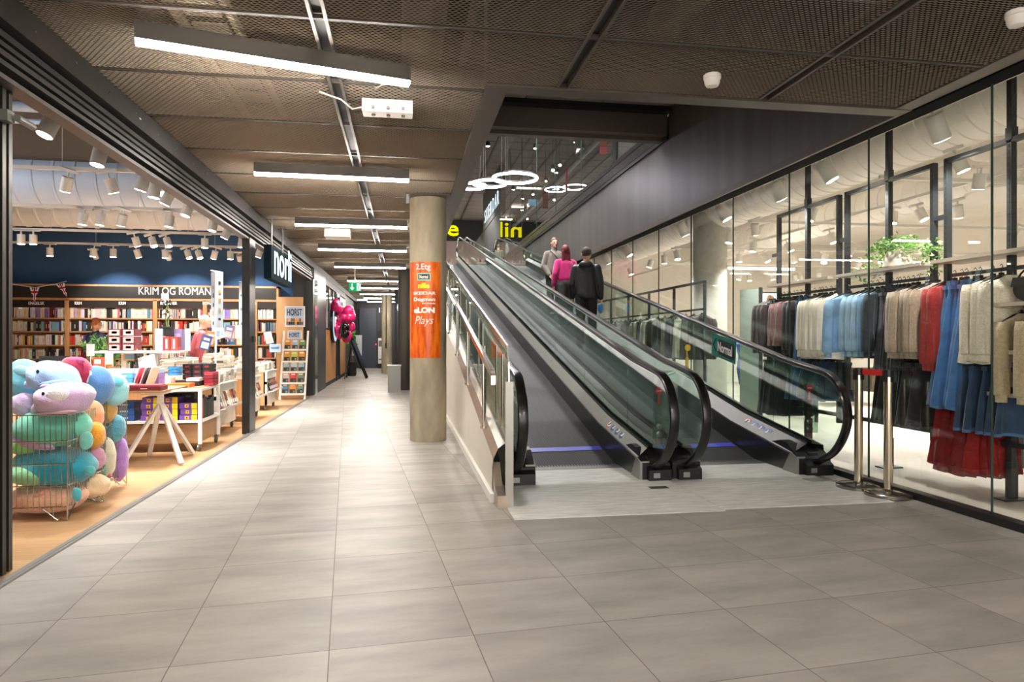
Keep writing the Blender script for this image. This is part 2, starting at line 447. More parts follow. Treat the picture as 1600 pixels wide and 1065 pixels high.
# flat taupe strips round the mesh and round the opening
m = MB()
m.box(-2.1, -2.03, .5, 31, CZ - .16, CZ + .03); struct('trim_15', m, HEADB); m = MB()
m.box(OX, .74, OY, 31, CZ - .015, CZ + .14)
m.box(.74, 3.9, OY, 4.9, CZ - .015, CZ + .14)
m.box(3.79, 3.93, .5, OY, CZ - .01, CZ + .1); m.box(3.9, 3.935, OY, 28, CZ - .015, CZ + .05)
struct('trim_4', m, BROWN)
m = MB(); m.box(3.94, 4.1, -2, 28, CZ - .02, CZ + .1)
struct('trim_5', m, M('deep_black', '0a0a0a', .85, spec=.1))
# above the mesh: services seen through it
m = MB(); m.quad((-9, -7, 3.9), (OX, -7, 3.9), (OX, 33, 3.9), (-9, 33, 3.9)); m.quad((OX, -7, 3.9), (5, -7, 3.9), (5, OY, 3.9), (OX, OY, 3.9))
m.box(-2.18, -2.1, -7, 31, 2.92, 4.3)
m.quad((OX, 4.9, CZ + .1), (OX, 31, CZ + .1), (OX, 31, 4.2), (OX, 4.9, 4.2))
m.box(3.98, 4.1, -7, OY + .05, CZ + .1, 4.3)
struct('ceiling', m, PLEN)
m = MB()
for x, r, z in ((-1.7, .07, 3.5), (.15, .16, 3.6), (.45, .03, 3.4), (1.9, .14, 3.6), (3.1, .05, 3.45)):
    m.tube([(x, -1, z), (x, 30 if x < OX else OY, z)], r, 10)
for y in (2.4, 3.6, 6.2, 9.1, 13.): m.tube([(-2, y, 3.7), (.55, y, 3.7)], .05, 8)
t = solo('service_pipes', m, M('dull_duct', '6d6962', .5, metal=.4), 'dull grey ducts and pipes above the ceiling mesh', 'ducts', kind='stuff', smooth=True)
m = MB()
for k in range(70):
    y = 1.6 + k * .33
    if k % 4 != 3: m.box(-1.42, -1.19, y, y + .2, 3.42, 3.44)
m.box(-1.5, -1.46, 1, 26, 3.4, 3.46); m.box(-1.15, -1.11, 1, 26, 3.4, 3.46)
solo('cable_tray', m, M('pale_zinc', 'cfc6b4', .5), 'pale slotted cable tray seen through the ceiling mesh', 'cable tray')
m = MB()
for k in range(9):
    q = Random = random.Random(k); x, y = q.uniform(-1.9, -.6), q.uniform(2.6, 9)
    m.tube([(x + .12 * i, y + .25 * math.sin(i * 1.1 + k), 3.2 + .06 * math.cos(i + k)) for i in range(8)], .006, 5)
solo('loose_cables', m, M('pale_cable', 'b8ac98', .6), 'thin pale cables looped above the ceiling mesh', 'cables', kind='stuff')
# ================================================================== left shop front: header with sliding tracks, posts
m = MB()
for k, (x, z0, z1) in enumerate(((-2.13, 2.90, 2.925), (-2.10, 2.865, 2.90), (-2.15, 2.85, 2.865), (-2.09, 2.81, 2.835), (-2.15, 2.785, 2.81), (-2.08, 2.755, 2.785), (-2.15, 2.74, 2.755), (-2.07, 2.70, 2.725), (-2.14, 2.66, 2.70))):
    m.box(-2.17, x + .02, .5, 16.05, z0, z1)
struct('trim_6', m, M('track_metal', '33312f', .4, metal=.4))
m = MB(); m.box(-2.18, -2.15, .5, 16.05, 2.67, 2.92); struct('trim_7', m, BLACK)
m = MB(); m.box(-2.16, -2.06, .5, 16.05, 2.635, 2.66); struct('trim_8', m, M('header_sill', '3a312b', .5))
m = MB()
for q in range(26): m.cyl((-2.028, 3.2 + q * .48, 2.99 + .02 * (q % 2)), .006, .004, 8, axis='x')
solo('screw_heads', m, STEEL, 'small bright screw heads along the taupe header', 'screws', kind='stuff')
t = thing('door_post', 'black stacked sliding door post at the near left shop corner', 'post', (-2.2, 3.9, 0))
m = MB(); m.box(-2.34, -2.118, 3.55, 3.93, 0, 2.95); part('post_core', m, BLACK, t)
m = MB()
for y, x in ((3.955, -2.118), (4.03, -2.125), (4.10, -2.13)):
    m.box(-2.30, x, y, y + .035, .004, 2.92)
part('door_edge', m, M('bronze_edge', '3b3732', .35, metal=.5), t)
m = MB(); m.box(-2.30, -2.15, 3.93, 4.14, 0, 2.92); part('post_back', m, BLACKM, t)
m = MB(); m.box(-2.13, -2.08, 3.99, 4.06, 2.44, 2.50); part('stop_block', m, M('stop_grey', '5a5b56', .4), t); m = MB(); m.cyl((-2.06, 4.04, 2.47), .02, .16, 14, axis='y'); part('door_stop', m, M('stop_grey'), t)
t = thing('door_post', 'black slim square post at the middle of the bookshop front', 'post', (-2.09, 9.75, 0))
m = MB(); m.box(-2.15, -2.05, 9.62, 9.98, 0, 2.66); part('shaft', m, BLACK, t)
m = MB(); m.box(-2.05, -2.02, 9.74, 9.86, 1.24, 1.32); part('lock', m, BLACKM, t, label='black lock on the post')
t = thing('door_post', 'dark far post of the bookshop front beside the oak panel', 'post', (-2.1, 16.1, 0))
m = MB(); m.box(-2.2, -2.03, 16.0, 16.2, 0, 2.66); part('shaft', m, BLACK, t)
# ================================================================== right glass front
m = MB(); m.box(4.02, 4.12, -2, 31, 0, .055); struct('trim_9', m, BLACK)
js = [-.86, .39, 1.65, 2.9, 4.157, 5.43, 6.68, 7.93, 9.18, 10.43, 11.68, 12.93, 14.18, 15.43, 16.68, 17.93, 19.18]
for i, (a, b) in enumerate(zip(js[:-1], js[1:])):
    g = MB().quad((4.07, a + .006, .055), (4.07, b - .006, .055), (4.07, b - .006, CZ), (4.07, a + .006, CZ))
    struct('window_%d' % (i + 1), g, GSHOP)
m = MB()
for y in js: m.box(4.062, 4.078, y - .0035, y + .0035, .055, CZ)
struct('trim_10', m, GEDGE)
# ================================================================== right shop shell
m = MB(); m.quad((13.5, -2, 0), (13.5, 24, 0), (13.5, 24, 4.2), (13.5, -2, 4.2)); struct('wall_right', m, M('shop_wall', 'e9e3da', .7))
m = MB(); m.quad((4.1, 19.2, 0), (13.5, 19.2, 0), (13.5, 19.2, 4.2), (4.1, 19.2, 4.2)); struct('wall_back', m, M('shop_wall', 'e9e3da'))
m = MB(); m.quad((4.1, -2, 0), (13.5, -2, 0), (13.5, -2, 4.2), (4.1, -2, 4.2)); struct('wall_front', m, M('shop_wall', 'e9e3da'))
m = MB(); m.quad((4.1, -2, 4.2), (13.5, -2, 4.2), (13.5, 24, 4.2), (4.1, 24, 4.2)); struct('ceiling', m, WARMW)
# grey wall above the glass front, beside the moving walks
WALLG = M('grey_wall_panel', '504d4b', .42, noise=.22, nscale=1.6, stretch=(1, 2.6, .05))  # vertical streaks are light reflections put into the wall colour
m = MB(); m.prism([(4.75, CZ + .03), (28, CZ + .03), (28, 4.28), (9.67, 4.28), (9.67, 4.75), (4.75, 4.75)], 'x', 3.93, 4.09)
struct('wall_upper_right', m, WALLG)
# soffit and edge beam at the near end of the well
m = MB()
for k, (a, b) in enumerate(((.6, 1.72), (1.735, 2.86), (2.875, 3.93))): m.box(a, b, 4.8, 9.6, 4.73, 4.78)
struct('ceiling', m, M('soffit_panel', '8d8580', .5))
m = MB(); m.box(.3, 3.93, 9.72, 9.86, 4.36, 4.66); m.box(.3, 3.93, 9.86, 10.0, 4.3, 4.42); struct('wall_edge_beam', m, M('edge_beam', '77706b', .5))
m = MB(); m.box(.3, 3.93, 9.55, 9.9, 4.66, 4.9); m.box(.45, .6, 4.8, 9.8, 4.3, 4.8); m.box(.6, 3.93, 4.76, 4.86, 3.2, 4.8); struct('wall_well_end', m, BLACKM)
# slab edge band along the right of the well, with the tall glass above
m = MB(); m.box(3.90, 4.08, 9.67, 28, 4.28, 4.34); m.box(3.925, 4.08, 9.67, 28, 4.34, 4.62)
struct('trim_11', m, BLACK)
m = MB(); m.box(3.91, 3.925, 9.8, 28, 4.36, 4.5); m.box(3.915, 3.925, 9.8, 28, 4.53, 4.6); struct('trim_12', m, M('dark_steel', '8c8b8a', .22, metal=.95))
g = MB().quad((4.0, 9.9, 4.62), (4.0, 28.1, 4.62), (4.0, 28.1, 8.6), (4.0, 9.9, 8.6)); struct('window_30', g, GFIRE)
m = MB()
for y in (12.4, 15., 17.6, 20.2, 22.8, 25.4, 28.1): m.box(3.99, 4.01, y - .008, y + .008, 4.62, 8.6)
struct('trim_13', m, GEDGE)
# ================================================================== upper level
UF = 4.37
m = MB(); m.box(-4, .66, 9.9, 42, 4.2, UF); m.box(.66, 3.93, 27.9, 42, 4.1, UF); m.box(4.08, 14, 9.9, 42, 4.25, UF)
struct('floor', m, M('upper_floor', '7d7872', .4))
UCE = M('upper_ceiling', '655b54', .7, noise=.1)
m = MB()
for k in range(34): m.box(-6, 14, 9.9 + k, 10.86 + k, 8.62, 8.66)
struct('ceiling', m, UCE); m = MB(); m.quad((-6, 9.5, 8.9), (14, 9.5, 8.9), (14, 44, 8.9), (-6, 44, 8.9))
for x in (1.0, 2.2, 3.4, 5.2, 7.5): m.box(x, x + .07, 9.9, 43, 8.56, 8.62)
struct('ceiling', m, BLACKM)
m = MB(); m.box(-6, 14, 9.3, 9.5, 4.78, 8.9); m.box(-6.1, -6, 9.5, 44, 4.3, 8.9); m.box(13.9, 14, 9.5, 24, 4.3, 8.9); struct('wall_upper', m, DGREY)
# pipes below the dark ceiling at the right
m = MB(); m.tube([(6.5, 10, 8.2), (6.5, 40, 8.2)], .22, 14); m.tube([(5.2, 12, 7.9), (5.2, 19, 7.9), (5.2, 19.6, 7.6), (5.2, 19.7, 7.0)], .16, 12); m.tube([(7.8, 12, 8.3), (7.8, 40, 8.3)], .05, 8)
m.box(5.4, 5.9, 16.6, 17.1, UF, 8.6)
solo('service_ducts', m, M('dark_duct', '4a4744', .5), 'dark grey ducts under the upper storey ceiling', 'ducts', smooth=True, kind='stuff')
# shops at the far end of the upper level
PINKW = M('bright_shop', 'e8cfc4', .6)
m = MB(); m.box(-4, 5.6, 42.9, 43.1, UF, 8.9); struct('wall_far', m, PINKW)
m = MB(); m.box(-4, 9, 41.6, 41.75, 7.35, 8.62); m.box(1.9, 2.1, 41.5, 41.7, UF, 7.4); m.box(3.35, 4.2, 41.4, 41.7, UF, 7.4); struct('wall_fascia', m, BLACKM)
m = MB(); m.box(4.0, 4.25, 28.2, 34.2, 6.75, 8.62); m.box(4.0, 4.25, 28.2, 28.5, UF, 6.8); m.box(4.02, 4.25, 28.5, 42, UF, 6.8); struct('wall_portal', m, BLACKM)
YEL = ME('yellow_sign', 'f2e600', .6, sampled=False)
t = thing('nille_sign', 'yellow lit shop lettering on the far black fascia upstairs', 'sign', (2, 41.5, 7.6))
t.name = 'shop_sign'; WORLD[t.name] = (2, 41.5, 7.6)
m = MB(); text(m, 'nille', (.75, 41.5, 7.62), (1, 0, 0), (0, 0, 1), w=2.6, h=.95, depth=.03, bold=.015); part('lettering', m, YEL, t)
t = thing('shop_sign', 'white lit upright lettering on the dark portal upstairs', 'sign', (4.0, 30.6, 7))
m = MB()
for k, ch in enumerate('SKEIDAR'): text(m, ch, (3.97, 33.3 - k * .76, 7.0), (0, -1, 0), (0, 0, 1), w=.3 if ch == 'I' else .5, h=.62, depth=.008, bold=0)
part('lettering', m, ME('cool_sign', 'dff4ff', .6, sampled=False), t)
# displays behind the upper glass
for q, (x, y, wd, h) in enumerate(((.9, 40.8, .9, 1.3), (2.5, 40.9, .8, 1.6), (-.4, 40.5, .9, 1.4))):
    t = thing('display_shelf', 'pale display shelf of small goods, %s in the far upstairs shop' % nth(q if q < 2 else 2, 3, 'near'), 'shelf', (x, y, UF))
    m = MB(); m.box(x - wd / 2, x + wd / 2, y, y + .4, UF, UF + .06)
    for k in range(4): m.box(x - wd / 2, x + wd / 2, y, y + .4, UF + .4 + k * .38, UF + .43 + k * .38)
    m.box(x - wd / 2, x - wd / 2 + .04, y, y + .4, UF, UF + 1.8); m.box(x + wd / 2 - .04, x + wd / 2, y, y + .4, UF, UF + 1.8)
    part('frame', m, WHITE, t)
    m = MB()
    for k in range(4):
        for i in range(7):
            c = R.choice(['e4b8b8', 'c45060', 'f1e7dc', '8aa0a0', 'd8c090']); a = x - wd / 2 + .06 + i * (wd - .12) / 7
            m.box(a, a + .08, y + .05, y + .3, UF + .43 + k * .38, UF + .6 + k * .38 + R.random() * .08, col=lin(c))
    g = part('goods', m, M('vcol', vcol=True), t); g['kind'] = 'stuff'
# ring lamps
def ring(cx_, cy_, z, R0, label, tr=.028, grp=None):
    t = thing('ring_lamp', label, 'lamp', (cx_, cy_, z), group=grp)
    n = 40; m = MB()
    m.tube([(cx_ + R0 * math.cos(2 * PI * i / n), cy_ + R0 * math.sin(2 * PI * i / n), z) for i in range(n)], tr, 8, closed=True); part('light_ring', m, RING, t, smooth=True)
    m = MB()
    m.tube([(cx_ + R0 * math.cos(2 * PI * i / n), cy_ + R0 * math.sin(2 * PI * i / n), z + tr + .01) for i in range(n)], tr * .7, 6, closed=True); part('housing', m, BLACK, t)
    m = MB()
    for a in (0, 2.1, 4.2): m.tube([(cx_ + R0 * math.cos(a), cy_ + R0 * math.sin(a), z + .07), (cx_ + R0 * math.cos(a) * .9, cy_ + R0 * math.sin(a) * .9, 8.62)], .0045, 5)
    part('wire', m, M('wire_grey', '55534f', .6), t)
ring(2.31, 14.0, 4.65, .46, 'largest glowing white ring lamp over the moving walks')
ring(1.85, 14.6, 4.66, .35, 'middle sized glowing ring lamp left of the largest ring')
ring(1.50, 15.0, 4.68, .31, 'glowing ring lamp at the left edge of the well opening')
ring(4.66, 20.4, 5.9, .35, 'left one of two small thin glowing rings added as lamp reflections in the upper glass', .018)  # this ring and the next stand in for lamp reflections in the glass
ring(5.14, 20.0, 5.9, .36, 'right one of two small thin glowing rings added as lamp reflections in the upper glass', .018)
for k, (x0, x1, y, z) in enumerate(((1.5, 2.15, 36.5, 8.5), (1.6, 2.9, 39.8, 8.4), (5.2, 7.2, 31, 8.3), (4.6, 5.8, 38, 8.2))):
    m = MB(); m.box(x0, x1, y, y + .09, z, z + .06)
    solo('ceiling_lamp', m, ME('upper_lamp', 'fff4e2', 7), 'warm white strip lamp under the upper ceiling, %s of four' % nth(k, 4), 'lamp')
for k, (u, v, Y) in enumerate(((918, 209, 16), (864, 266, 18), (875, 258, 20), (960, 243, 18), (833, 304, 26), (866, 312, 24), (853, 283, 26), (824, 342, 34))):
    p = onY(u, v, Y); m = MB(); m.ell(p, .045, .045, .035, 12, 8); t = thing('spotlight', 'small bright spotlight below the dark upper ceiling, %s' % nth(k, 8, 'near'), 'spotlight', p)
    part('lens', m, ME('upper_spot', 'fff6ea', 40, sampled=False), t)
    m = MB(); m.tube([p + Vector((0, .05, .05)), (p.x, p.y + .05, 8.6)], .012, 6); m.cyl((p.x, p.y + .05, p.z), .06, .16, 12); part('housing', m, BLACK, t)
for k, (x, y) in enumerate(((1.3, 12), (3.2, 14), (1.3, 16.5), (3.2, 19), (1.3, 22), (3.1, 25), (1.5, 28.5), (2.8, 32), (1.5, 37), (6, 14), (6.2, 24), (6, 34))):  # lamps added to brighten the moving walks and the upper storey
    t = thing('fill_downlight', 'black downlight added in the upper storey ceiling for more light, %s' % nth(k, 12, 'near'), 'spotlight', (x, y, 8.5)); m = MB(); m.cyl((x, y, 8.46), .08, .16, 16); part('housing', m, BLACK, t)
    m = MB(); m.cyl((x, y, 8.45), .065, .012, 16); part('lens', m, ME('upper_spot', 'fff6ea', 40, sampled=False), t); spot((x, y, 8.43), (x, y, 0), PWR_UP * (2 if y > 30 else 1), 125, rad=.07)
for k, (u, v0, v1, Y) in enumerate(((943, 209, 241, 17), (852, 301, 326, 24), (889, 262, 300, 19.5))):
    a = onY(u, v0, Y); b = onY(u, v1, Y); m = MB(); m.box(a.x - .1, a.x + .1 if k != 2 else a.x - .04, Y, Y + .02, b.z, a.z)
    t = thing('hanging_banner', 'red hanging banner behind the upper glass, %s of three' % nth((2, 0, 1)[k], 3), 'banner', (a.x, Y, b.z)); part('cloth', m, M('red_banner', 'a02a2a', .6), t)
    m = MB(); m.tube([(a.x, Y + .01, a.z), (a.x, Y + .01, 8.6)], .006, 5); part('cord', m, BLACK, t)
p = onY(833, 316, 24); m = MB(); m.box(p.x - .17, p.x + .17, 24, 24.05, p.z - .11, p.z + .11); solo('exit_sign', m, ME('blue_sign', '9fd4f0', .35, sampled=False), 'pale blue lit hanging sign under the upper ceiling', 'sign')
# ================================================================== moving walks
Y0B, Y1B = 6.68, 27.75
def zb(y): return 0 if y < Y0B else SLOPE * (min(y, Y1B) - Y0B)
def zdk(y): return zb(y) + .25 if y > 7.2 else .185 + .14 * (y - 5.95)
HR = [(5.99, .115), (5.86, .118), (5.745, .165), (5.60, .25), (5.485, .375), (5.415, .52), (5.41, .66), (5.46, .79), (5.55, .895), (5.68, .965), (5.85, 1.0), (6.08, 1.035), (6.4, 1.085), (6.8, 1.168)]
HR += [(y, -.236 + SLOPE * y) for y in (9, 12, 15, 18, 21, 24, 26.8)] + [(27.6, 5.44), (28.2, 5.47), (28.6, 5.4), (28.85, 5.2), (28.85, 4.9), (28.6, 4.65)]
def pnorm(path, i):
    a = path[max(0, i - 1)]; b = path[min(len(path) - 1, i + 1)]
    d = Vector((b[0] - a[0], b[1] - a[1])).normalized(); return Vector((-d.y, d.x))
def sweep(mb, path, xc, sec):
    """sec: closed list of (x offset, outward offset)"""
    n = len(sec); vs = []
    for i, (y, z) in enumerate(path):
        nn = pnorm(path, i)
        for a, b in sec: vs.append((xc + a, y + nn.x * b, z + nn.y * b))
    fs = [(i * n + j, i * n + (j + 1) % n, (i + 1) * n + (j + 1) % n, (i + 1) * n + j) for i in range(len(path) - 1) for j in range(n)]
    fs += [tuple(range(n))[::-1], tuple(range((len(path) - 1) * n, len(path) * n))]
    return mb.add(vs, fs)
def smoothpath(p, k=3):
    out = []
    for i in range(len(p) - 1):
        p0 = p[max(0, i - 1)]; p1 = p[i]; p2 = p[i + 1]; p3 = p[min(len(p) - 1, i + 2)]
        kk = k if abs(p2[0] - p1[0]) < 1 else 1
        for s in range(kk):
            t = s / kk
            out.append(tuple(.5 * ((2 * p1[c]) + (-p0[c] + p2[c]) * t + (2 * p0[c] - 5 * p1[c] + 4 * p2[c] - p3[c]) * t * t + (-p0[c] + 3 * p1[c] - 3 * p2[c] + p3[c]) * t ** 3) if kk > 1 else p1[c] for c in (0, 1)))
    return out + [p[-1]]
HRS = smoothpath(HR)
SEC = [(-.036, -.022), (.036, -.022), (.042, -.012), (.042, .002), (.034, .012), (.015, .016), (-.015, .016), (-.034, .012), (-.042, .002), (-.042, -.012)]
YS = [5.98, 6.3, 6.68, 7.2] + [7.2 + .85 * k for k in range(1, 25)] + [27.7]
SKIRT = M('black_skirt', '141313', .3, coat=.2)
DECK = M('steel_deck', '9a9894', .42, metal=.75, noise=.1, nscale=5, stretch=(30, .8, 30))
DECK2 = M('dark_deck', '5c5a57', .5, metal=.3, noise=.1, nscale=5, stretch=(30, .8, 30))
def balustrade(walk, xc, xi, xo, name, ybase=5.87):
    """xc glass, xi inner edge towards the belt, xo outer edge"""
    s = 1 if xc > xi else -1
    ys = YS
    m = MB()   # inner skirt
    for a, b in zip(ys[:-1], ys[1:]):
        m.quad((xi, a, zb(a) - .02), (xi, b, zb(b) - .02), (xi - s * .01, b, zdk(b) - .015), (xi - s * .01, a, zdk(a) - .015))
        m.quad((xo, a, zb(a) - .2), (xo, b, zb(b) - .2), (xo, b, zdk(b) + .07), (xo, a, zdk(a) + .07))
    b_ = part('balustrade', m, SKIRT, walk)
    m = MB()   # decks
    for a, b in zip(ys[:-1], ys[1:]):
        for (x0, e0), (x1, e1) in (((xi - s * .015, -.015), (xi - s * .012, 0)), ((xi - s * .012, 0), (xc - s * .03, .085)), ((xc + s * .03, .085), (xo, .07))):
            m.quad((x0, a, zdk(a) + e0), (x0, b, zdk(b) + e0), (x1, b, zdk(b) + e1), (x1, a, zdk(a) + e1))
    part('deck', m, DECK2 if xc > 3 else DECK, b_)
    m = MB()
    for a, b in zip(ys[:-1], ys[1:]):
        for d in (-.03, .016): 
            m.quad((xc + d, a, zdk(a) + .085), (xc + d, b, zdk(b) + .085), (xc + d + .014, b, zdk(b) + .115), (xc + d + .014, a, zdk(a) + .115)); m.quad((xc + d + .014, a, zdk(a) + .085), (xc + d + .014, b, zdk(b) + .085), (xc + d, b, zdk(b) + .115), (xc + d, a, zdk(a) + .115))
    part('glass_clamp', m, BLACK, b_)
    m = MB(); sweep(m, HRS, xc, SEC); part('handrail', m, RUB, b_, smooth=True)
    m = MB(); sweep(m, [p for p in HRS if p[1] > .3], xc, [(-.02, -.04), (.02, -.04), (.02, -.02), (-.02, -.02)]); part('handrail_guide', m, STEELP, b_)
    # glass: first panel follows the loop
    th = .005
    inner = []
    for i, (y, z) in enumerate(HRS):
        n = pnorm(HRS, i); inner.append((y - n.x * .03, z - n.y * .03))
    def ztop(y):
        for (a, za), (b, zb_) in zip(inner[:-1], inner[1:]):
            if a <= y <= b and za > .7: return za + (zb_ - za) * (y - a) / (b - a)
        return inner[-8][1]
    loop = [p for p in inner if p[0] < 6.5 and p[1] > .2]
    poly = loop + [(6.62, ztop(6.62)), (6.62, zdk(6.62) + .09), (6.0, zdk(6.0) + .1)]
    m = MB(); m.prism(poly, 'x', xc - th, xc + th); part('glass_panel', m, GBAL, b_)
    y = 6.62; k = 0
    while y < 27.4:
        e = min(y + 1.66, 27.6)
        pl = [(y + .003, ztop(y)), (e - .003, ztop(e)), (e - .003, zdk(e) + .09), (7.2, zdk(7.2) + .09) if y < 7.2 < e else (y + .003, zdk(y) + .09), (y + .003, zdk(y) + .09)]
        if not (y < 7.2 < e): pl = pl[:4]
        m = MB(); m.prism(pl, 'x', xc - th, xc + th); part('glass_panel', m, GBAL, b_)
        y = e; k += 1
    pl = [p for p in inner if p[0] > 27.55]
    m = MB(); m.prism([(27.6, ztop(27.6))] + pl + [(28.4, 4.6), (27.6, 4.6)], 'x', xc - th, xc + th); part('glass_panel', m, GBAL, b_)
    # black newel base with a bevelled nose and the grey corner plate
    x0, x1 = sorted((xi - s * .02, xo))
    m = MB()
    m.prism([(ybase, 0), (6.36, 0), (6.36, .25), (6.2, .285), (6.08, .27), (5.96, .2), (ybase, .15)], 'x', x0 + .02, x1)
    m.prism([(ybase - .06, 0), (ybase, 0), (ybase, .13), (ybase - .06, .1)], 'x', x0 + .06, x1 - .01)
    part('newel_base', m, BLACK, b_)
    m = MB(); m.cyl((xc - .05, ybase + .09, .15), .055, .1, 14, axis='x'); part('handrail_inlet', m, BLACK, b_)
    m = MB(); m.box(x0 + .10, x0 + .16, ybase - .064, ybase - .058, .03, .075)
    part('label_plate', m, M('plate_grey', '9a9a98', .4, metal=.6), b_)
    m = MB(); xx = xi - s * .025
    m.prism([(ybase + .02, 0), (ybase + .26, 0), (ybase + .12, .2), (ybase + .02, .17)], 'x', min(xx, xx + s * .012), max(xx, xx + s * .012)); m.box(min(xx, xx + s * .09), max(xx, xx + s * .09), ybase + .01, ybase + .02, 0, .17)
    part('corner_plate', m, M('corner_grey', '9b9a95', .45, metal=.6), b_)
    # row of round pictograms on the inner deck
    ca, sa_ = math.cos(math.atan(SLOPE)), math.sin(math.atan(SLOPE))
    r_ = Vector((0, -ca * .0 - .98, -.19)).normalized()
    for k in range(4):
        yy = 6.98 - k * .14; zc = zdk(yy) + .045
        ctr = Vector((xi + s * .055 if False else (xi + xc - s * .03) / 2, yy, zc))
        ax = Vector((0, 1, .17)).normalized(); ay = Vector((s * .1, 0, .085)).normalized(); nn = ax.cross(ay)
        if nn.z < 0: nn = -nn
        def disc(rad, h, mat, nm, pr):
            m = MB(); n = 18; ra = rad
            vs = [ctr + nn * h] + [ctr + nn * h + ax * (ra * math.cos(2 * PI * i / n)) + ay * (ra * .8 * math.sin(2 * PI * i / n)) for i in range(n)]
            m.add(vs, [(0, 1 + i, 1 + (i + 1) % n) for i in range(n)]); return part(nm, m, mat, pr)
        pic = disc(.06, .002, M('pict_red' if k == 0 else 'pict_blue', 'c23a35' if k == 0 else '2453a0', .5), 'pictogram', b_)
        if k == 0: disc(.044, .003, M('pict_white', 'eeeeee', .5), 'pictogram', b_)
        m = MB(); m.obox(ctr + nn * .004 + ay * .006, ax, ay, nn, .01, .016, .001); m.obox(ctr + nn * .004 - ay * .014 + ax * .008, ax, ay, nn, .016, .006, .001)
        part('pictogram_figure', m, M('pict_white' if k else 'pict_black', 'eeeeee' if k else '222222'), b_)
    return b_
def walk(label, bx0, bx1, px0, px1, py0):
    t = thing('moving_walk', label, 'escalator', ((bx0 + bx1) / 2, 6.6, 0))
    ys = [6.5, 6.68] + [6.68 + .7 * k for k in range(1, 31)] + [27.75, 28.6]
    m = MB()
    for a, b in zip(ys[:-1], ys[1:]): m.quad((bx0, a, zb(a) + .004), (bx1, a, zb(a) + .004), (bx1, b, zb(b) + .004), (bx0, b, zb(b) + .004))
    part('belt', m, BELT, t)
    m = MB(); n = 40
    for k in range(n):
        x = bx0 + (bx1 - bx0) * (k + .5) / n
        for a, b in zip(ys[1:-2], ys[2:-1]): m.quad((x - .004, a, zb(a) + .006), (x + .004, a, zb(a) + .006), (x + .004, b, zb(b) + .006), (x - .004, b, zb(b) + .006))
    g = part('belt_groove', m, M('groove_dark', '232324', .7, spec=.3), t); g['kind'] = 'stuff'
    m = MB(); m.box(px0, px1, py0, 6.46, .001, .007); part('landing_plate', m, PLATE, t)
    m = MB(); m.box(bx0, bx1, 6.46, 6.6, .004, .011)
    for k in range(34): m.box(bx0 + (bx1 - bx0) * (k + .25) / 34, bx0 + (bx1 - bx0) * (k + .6) / 34, 6.56, 6.66, .008, .013)
    part('comb_plate', m, M('comb_steel', '8d8c8a', .35, metal=.9), t)
    m = MB(); y = 7.05; m.quad((bx0 + .02, y, zb(y) + .009), (bx1 - .02, y + .02, zb(y + .02) + .009), (bx1 - .02, y + .13, zb(y + .13) + .009), (bx0 + .02, y + .11, zb(y + .11) + .009)); part('blue_light_stripe', m, M('blue_light_paint', '3b41d8', .5), t)  # line of blue light on the belt, painted as a strip
    m = MB()
    for x in (bx0 - .01, bx1 + .01):
        pass
    m.prism([(6.6, -.02), (28.6, -.02), (28.6, 4.3), (27.7, 4.3)], 'x', bx0, bx1)
    part('truss_underside', m, BLACKM, t)
    m = MB(); m.box(bx0, bx1, 27.75, 28.9, 4.34, 4.382); part('upper_plate', m, STEEL, t)
    return t
w1 = walk('left grey moving walk rising beside the concrete column', 1.13, 2.14, .775, 2.362, 4.72)
balustrade(w1, .96, 1.13, .84, 'l'); balustrade(w1, 2.25, 2.14, 2.398, 'r')
w2 = walk('right moving walk carrying three people, beside the clothes shop glass', 2.67, 3.68, 2.372, 3.79, 4.765)
balustrade(w2, 2.54, 2.67, 2.402, 'l'); balustrade(w2, 3.85, 3.68, 4.0, 'r')
# sloping side cladding towards the corridor
def zA(y): return .33 + .1905 * (y - 5.3) + (max(0, y - 9) * .012)
m = MB(); ys = [5.3 + k * 1.0 for k in range(23)]
for a, b in zip(ys[:-1], ys[1:]): m.quad((.70, a + .002, 0 if a < 12 else zA(a) - 1.2), (.70, b - .002, 0 if b < 12.4 else zA(b) - 1.2), (.70, b - .002, zA(b)), (.70, a + .002, zA(a)))
side = part('side_cladding', m, PALE, w1)
m = MB()
for a, b in zip(ys[:-1], ys[1:]): m.quad((.70, a, zA(a)), (.70, b, zA(b)), (.74, b, zA(b) + .085), (.74, a, zA(a) + .085)); 
part('cladding_cap', m, M('champagne_steel', 'b9a99a', .3, metal=.8), side)
m = MB()
for a, b in zip(ys[:-1], ys[1:]): m.quad((.74, a, zA(a) + .085), (.74, b, zA(b) + .085), (.80, b, zA(b) + .13), (.80, a, zA(a) + .13)); m.quad((.8, a, zA(a) + .13), (.8, b, zA(b) + .13), (.85, b, zA(b) + .13), (.85, a, zA(a) + .13))
part('cladding_ledge', m, ALU, side)
m = MB()
for k in range(44):
    y = 5.4 + k * .5; m.obox((.80, y + .2, zA(y + .2) + .136), (0, .982, .19), (1, 0, 0), (0, -.19, .982), .2, .012, .004)
part('drain_slot', m, BLACKM, side)
m = MB(); m.box(.67, .70, 5.25, 12, 0, .07); part('kick_strip', m, WHITE, side)
m = MB(); m.prism([(5.05, 0), (5.35, 0), (5.35, .3), (5.2, .14), (5.05, .1)], 'x', .70, .76); part('end_cap', m, M('champagne_steel'), side)
m = MB(); m.box(.85, .9, 5.9, 12.5, 0, .4); m.box(.72, 3.9, 12.2, 12.3, 0, 1.0); part('inner_panel', m, BLACKM, side)
